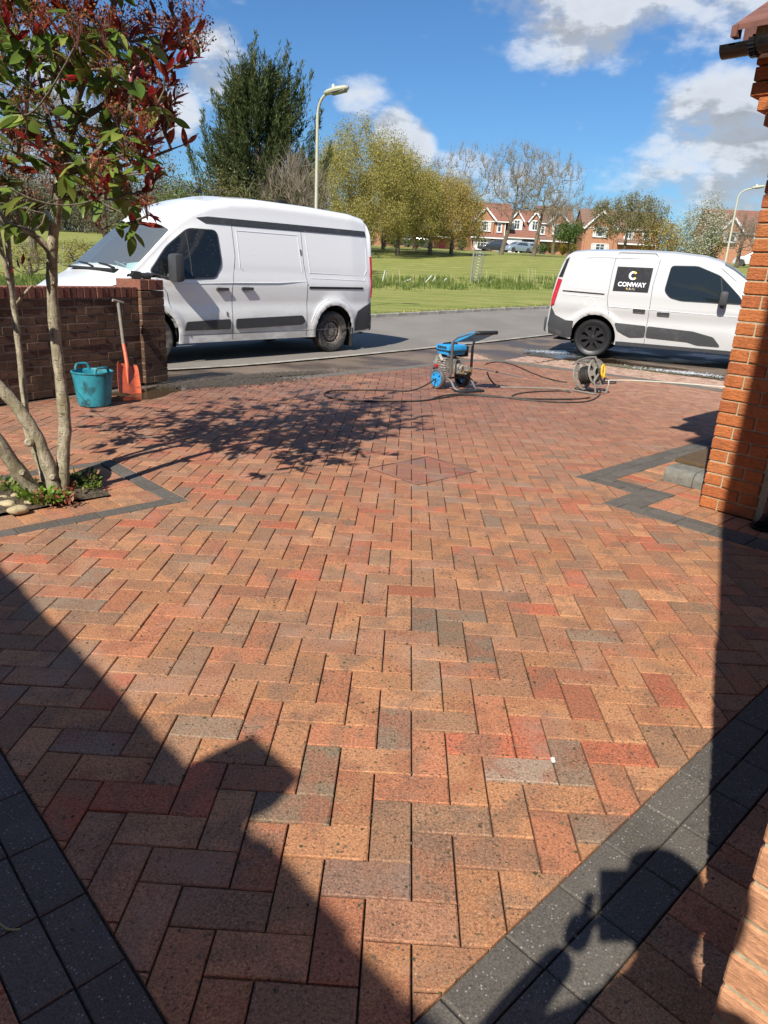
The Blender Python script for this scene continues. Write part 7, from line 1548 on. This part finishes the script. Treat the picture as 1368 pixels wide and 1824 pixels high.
hose('water_hose', 'dusty grey hose running from washer to the reel', zz([(752, 248), (765, 275), (785, 298), (812, 310), (860, 313), (950, 316), (1040, 319), (1110, 324)]), .011, MAT_HOSE2, zs=[.19, .10, .03]+[.0112]*5)
hose('pressure_hose', 'black hose arching behind the pressure washer towards the reel', zz([(745, 208), (780, 200), (830, 203), (880, 218), (940, 245), (1000, 268), (1060, 285), (1100, 290)]), .0085, MAT_HOSE)
hose('pressure_hose', 'short black hose strand between washer foot and reel', zz([(860, 352), (885, 342), (930, 335), (1000, 331), (1070, 330), (1115, 335)]), .0085, MAT_HOSE); hose('pressure_hose', 'black hose end poking out right of the reel', zz([(1215, 300), (1260, 298), (1305, 297), (1312, 292), (1290, 290), (1240, 292)]), .0085, MAT_HOSE)
hose('water_hose', 'pale hose lying straight along the far edge of the drive', [(1078, 677), (1110, 677), (1150, 679), (1200, 682), (1250, 686), (1295, 690), (1330, 694)], .010, simple('pale_hose', (.50, .46, .38), .6))
lz = [.20, .15, .10, .045]; LP = []
for (x, y), z in zip(zz([(690, 233), (752, 241), (820, 256), (893, 272)]), lz): w = onz(x, y, z); LP.append((w[0], w[1], z))
ln = thing('spray_lance', 'thin pale spray lance sticking out right from the pressure washer', 'spray lance'); MB().tube(LP, .0075, 8).build('tube', MAT_TUBE2, ln, True); MB().tube([LP[-1], tuple(np.array(LP[-1])+(np.array(LP[-1])-np.array(LP[-2]))*.08)], .013, 8).build('nozzle', MAT_TUBE2, ln, True); MB().tube([tuple(np.array(LP[1])*.45+np.array(LP[2])*.55), tuple(np.array(LP[1])*.35+np.array(LP[2])*.65)], .014, 8).build('collar', MAT_BLKM, ln, True)
# ------------------------------------------------------------------ water and debris
def puddle(name, cx, cy, rx, ry, rot, seed, mat, dz=.0045, wob=.28):
    g = np.random.default_rng(seed); n = 46; ph = g.uniform(0, 6.28, 6); V = [(cx, cy, gzf(cx, cy)+dz)]
    for i in range(n):
        a = 2*math.pi*i/n; k = 1+wob*sum(math.sin((j+2)*a+ph[j])/(j+1.5) for j in range(5)); x, y = rx*k*math.cos(a), ry*k*math.sin(a); X, Y_ = cx+x*math.cos(rot)-y*math.sin(rot), cy+x*math.sin(rot)+y*math.cos(rot); V.append((X, Y_, gzf(X, Y_)+dz))
    return struct(link(name, npmesh(name, np.array(V), [np.array([(0, i+1, (i+1) % n+1) for i in range(n)])]), mat))
def water(name, tint, alpha):
    t = NT(name); g_ = t.new('ShaderNodeBsdfGlossy'); g_.inputs['Roughness'].default_value = .03; nz = t.noise(t.coord(), 25, 3); bp = t.new('ShaderNodeBump'); bp.inputs['Strength'].default_value = .05; bp.inputs['Distance'].default_value = .01; t.l.new(nz, bp.inputs['Height']); t.l.new(bp.outputs[0], g_.inputs['Normal'])
    df = t.new('ShaderNodeBsdfDiffuse'); df.inputs[0].default_value = (*tint, 1); tr = t.new('ShaderNodeBsdfTransparent'); tr.inputs[0].default_value = (.75, .66, .55, 1); m1 = t.new('ShaderNodeMixShader'); m1.inputs[0].default_value = alpha; t.l.new(tr.outputs[0], m1.inputs[1]); t.l.new(df.outputs[0], m1.inputs[2])
    fr = t.new('ShaderNodeFresnel'); fr.inputs[0].default_value = 1.33; m2 = t.new('ShaderNodeMixShader'); t.l.new(t.math('ADD', fr.outputs[0], .02, True), m2.inputs[0]); t.l.new(m1.outputs[0], m2.inputs[1]); t.l.new(g_.outputs[0], m2.inputs[2]); t.l.new(m2.outputs[0], t.n['Material Output'].inputs['Surface']); return t.m
MAT_WAT = water('muddy_water', (.085, .058, .032), .72); MAT_WAT2 = water('clear_film', (.06, .045, .035), .25)
puddle('puddle', -2.60, 7.10, .52, .26, 1.1, 3, MAT_WAT); puddle('puddle', -2.25, 7.75, .40, .20, .7, 4, MAT_WAT2); puddle('puddle', 3.2, 12.35, 1.3, .35, -.45, 6, MAT_WAT2, .007); puddle('puddle', 4.6, 11.1, .9, .22, -.5, 8, MAT_WAT2, .007); puddle('puddle', 2.55, 13.3, .5, .3, .1, 9, MAT_WAT2, .007)
MAT_SOAP = simple('soap_foam', (.72, .73, .74), .6, var=.25, scale=30)
gq = np.random.default_rng(31)
def scatter(name, label, cat, n, cx, cy, sx, sy, rot, size, cols, seed, flat=.35, z=.004):
    g = np.random.default_rng(seed); a = g.normal(size=(n, 2))*np.array([sx, sy]); X = cx+a[:, 0]*math.cos(rot)-a[:, 1]*math.sin(rot); Y_ = cy+a[:, 0]*math.sin(rot)+a[:, 1]*math.cos(rot); s = size*g.uniform(.4, 1.6, n); base_v = np.array([(1, 0, 0), (0, 1, 0), (-1, 0, 0), (0, -1, 0), (0, 0, 1)]); F0 = np.array([(0, 1, 4), (1, 2, 4), (2, 3, 4), (3, 0, 4)])
    th = g.uniform(0, 6.28, n); V = np.zeros((n, 5, 3)); 
    for q in range(5): bx_, by_, bz_ = base_v[q]; k1 = g.uniform(.6, 1.2, n); V[:, q, 0] = X+s*k1*(bx_*np.cos(th)-by_*np.sin(th)); V[:, q, 1] = Y_+s*k1*(bx_*np.sin(th)+by_*np.cos(th)); V[:, q, 2] = gz(X, Y_)+z+s*bz_*flat
    F = (F0[None]+5*np.arange(n)[:, None, None]).reshape(-1, 3); C = np.repeat(tints(n, cols, seed=seed), 5, 0); return stuff(tag(link(name, npmesh(name, V.reshape(-1, 3), [F], False, C), MAT_GRIT), label, cat))
t = NT('grit'); t.col(t.new('ShaderNodeAttribute', attribute_name='tint').outputs['Color']); t.rough(.9); MAT_GRIT = t.m
DK = [(.05, .04, .03), (.09, .07, .05), (.035, .03, .022)]
scatter('wall_grit', 'dark grit and moss washed up beside the wall pier', 'debris', 5200, -2.05, 8.05, .42, .16, .78, .010, DK, 2); scatter('wall_grit', 'dark washed-out grit along the edge of the apron', 'debris', 4200, -1.75, 8.95, .5, .10, .83, .010, DK, 3); scatter('kerb_grit', 'silt and moss washed up in front of the small van', 'debris', 3600, 4.0, 11.35, .55, .12, -.55, .012, [(.10, .09, .05), (.16, .12, .08), (.09, .11, .04)], 4)
scatter('soap_suds', 'white soap suds on the wet ground beside the small van', 'suds', 1100, 4.35, 11.2, .40, .10, -.5, .008, [(.7, .7, .72), (.55, .57, .6)], 5, .3, .010); scatter('soap_suds', 'soap suds behind the small van rear wheel', 'suds', 500, 2.62, 13.25, .22, .12, -.3, .008, [(.6, .62, .66), (.45, .5, .58)], 6, .3, .010)
scatter('joint_moss', 'crumbs of moss and sand scattered along the paving joints', 'moss', 2600, .3, 2.3, .75, .85, 0, .0042, [(.05, .05, .02), (.08, .07, .03), (.13, .10, .06)], 7, .5, .0)
for i, (px, py, lb) in enumerate(((985, 1352, 'small white pebble on the pale paver, upper one of two'), (986, 1356, 'small white pebble on the pale paver, lower one of two'))):
    c = onz(px, py, .004); o = tag(link('pebble', blob(1, (.007, .006, .005), 0, 50+i), simple('white_pebble', (.7, .68, .62), .7)), lb, 'pebble'); o.location = (c[0], c[1], .005)
b = MB(); P = [onz(px, py, .012) for px, py in ((-6, 1640), (8, 1652), (20, 1656), (36, 1655))]; b.tube([tuple(q) for q in smooth_path(P, 12)], [.0022]*12, 5); tag(link('grass_stem', b.mesh('grass_stem'), simple('dry_stem', (.30, .30, .12), .7)), 'single dry grass stem lying on charcoal edging at lower left', 'grass stem')
# ------------------------------------------------------------------ the person taking the picture (only the shadow shows)
def skin_chain(name, chains, mat, parent, sub=2):
    vs, es, rs = [], [], []; idx = {}
    for ch in chains:
        prev = None
        for (x, y, z, r) in ch:
            key = (round(x, 4), round(y, 4), round(z, 4))
            if key not in idx: idx[key] = len(vs); vs.append((x, y, z)); rs.append(r)
            if prev is not None and prev != idx[key]: es.append((prev, idx[key]))
            prev = idx[key]
    me = bpy.data.meshes.new(name); me.from_pydata(vs, es, []); o = link(name, me, mat, parent); sk = o.modifiers.new('Skin', 'SKIN'); sk.use_smooth_shade = True
    for i, r in enumerate(rs): me.skin_vertices[0].data[i].radius = r if isinstance(r, tuple) else (r, r)
    me.skin_vertices[0].data[0].use_root = True; sb = o.modifiers.new('Sub', 'SUBSURF'); sb.levels = sub; sb.render_levels = sub; return o
PS = thing('person', 'person in dark jacket holding up a phone, casting the lower right shadow', 'person', (0, 0, 0))
MAT_JKT = simple('dark_jacket', (.03, .032, .04), .85, var=.2, scale=20, bump=.3); MAT_SKIN = simple('skin', (.42, .24, .17), .55, var=.06, scale=30)
pel = (.04, -.36, .86, (.15, .11)); body = [[pel, (.04, -.35, .98, (.145, .105)), (.04, -.335, 1.12, (.16, .115)), (.042, -.31, 1.235, (.135, .095)), (.045, -.265, 1.315, .055), (.047, -.235, 1.37, .053)],
    [(.042, -.31, 1.235, (.135, .095)), (-.12, -.31, 1.235, .070), (-.20, -.22, 1.10, .052), (-.215, -.12, 1.00, .044), (-.14, -.085, 1.10, .038), (-.08, -.065, 1.185, .030)], [(.042, -.31, 1.235, (.135, .095)), (.205, -.31, 1.235, .070), (.27, -.22, 1.10, .052), (.275, -.12, 1.00, .044), (.18, -.085, 1.09, .038), (.085, -.065, 1.180, .030)],
    [pel, (-.04, -.36, .78, .09), (-.06, -.35, .45, .063), (-.07, -.38, .11, .048), (-.07, -.36, .05, .043), (-.075, -.22, .033, .04)], [pel, (.125, -.36, .78, .09), (.145, -.35, .45, .063), (.155, -.38, .11, .048), (.155, -.36, .05, .043), (.16, -.22, .033, .04)]]
skin_chain('body', body, MAT_JKT, PS)
hd = bmesh.new(); bmesh.ops.create_uvsphere(hd, u_segments=24, v_segments=16, radius=1)
for v in hd.verts:
    x, y, z = v.co; k = 1-.18*max(0, -z)*max(0, -z); v.co = Vector((x*.078*k, y*.098*k+(.012 if z < -.3 and y > 0 else 0), z*.116))
    if y > .85 and abs(x) < .3 and -.25 < z < .15: v.co.y += .016
me = bpy.data.meshes.new('head'); hd.to_mesh(me); hd.free(); me.polygons.foreach_set('use_smooth', np.ones(len(me.polygons), bool)); HM = Tm((.048, -.205, 1.455), (R(-16), 0, 0)); o = link('head', me, MAT_SKIN, PS); o.matrix_world = HM
for s in (-1, 1):
    link('ear', blob(1, (.010, .018, .03), 0, 3), MAT_SKIN, PS).matrix_world = HM @ Tm((s*.078, -.008, .0)); link('eye', blob(1, (.012, .010, .009), 0, 4), simple('eye', (.6, .6, .6), .2), PS).matrix_world = HM @ Tm((s*.03, .086, .012))
link('mouth', blob(1, (.024, .008, .007), 0, 6), simple('lips', (.35, .14, .12), .5), PS).matrix_world = HM @ Tm((0, .088, -.062)); link('nose', blob(1, (.012, .018, .022), 0, 7), MAT_SKIN, PS).matrix_world = HM @ Tm((0, .102, -.018))
MB().lathe([(.086, -.03), (.090, .0), (.092, .03), (.082, .07), (.05, .097), (.001, .105)], 22, HM @ Tm((0, -.010, .022)) @ Matrix.Scale(1.14, 4, (0, 1, 0)), cap=False).build('hair', simple('dark_hair', (.03, .02, .014), .7), PS, True)
for s, hx in ((-1, -.052), (1, .052)):
    hand = skin_chain('hand', [[(hx*1.55, -.066, 1.185, .026), (hx*1.25, -.056, 1.222, (.034, .018)), (hx*1.08, -.050, 1.255, (.032, .015))]], MAT_SKIN, PS)
    for f, z0 in enumerate((1.290, 1.272, 1.254, 1.236)):
        skin_chain('finger', [[(hx*1.10, -.048, z0-.012, .0095), (hx*1.06, -.034, z0+.002, .0088), (hx*.84, -.029-.002*f, z0+.006, .0082), (hx*.62, -.029-.003*f, z0+.004, .0072)]], MAT_SKIN, hand, 1)
    skin_chain('thumb', [[(hx*1.15, -.062, 1.222, .012), (hx*.9, -.068, 1.252, .0105), (hx*.55, -.064, 1.278, .009)]], MAT_SKIN, hand, 1)
ph = MB(); ph.box((0, 0, 0), (.074, .156, .009), bev=.004); o = ph.build('phone', simple('phone_black', (.01, .01, .012), .15), None, True); cm = Matrix(((_R[0], -_D[0], -_F[0], 0), (_R[1], -_D[1], -_F[1], 0), (_R[2], -_D[2], -_F[2], 0), (0, 0, 0, 1))); cm.translation = Vector(CAM-_F*.040+_D*.035); o.matrix_world = cm
tag(o, 'black phone held up in the hands of the person taking the picture', 'phone')
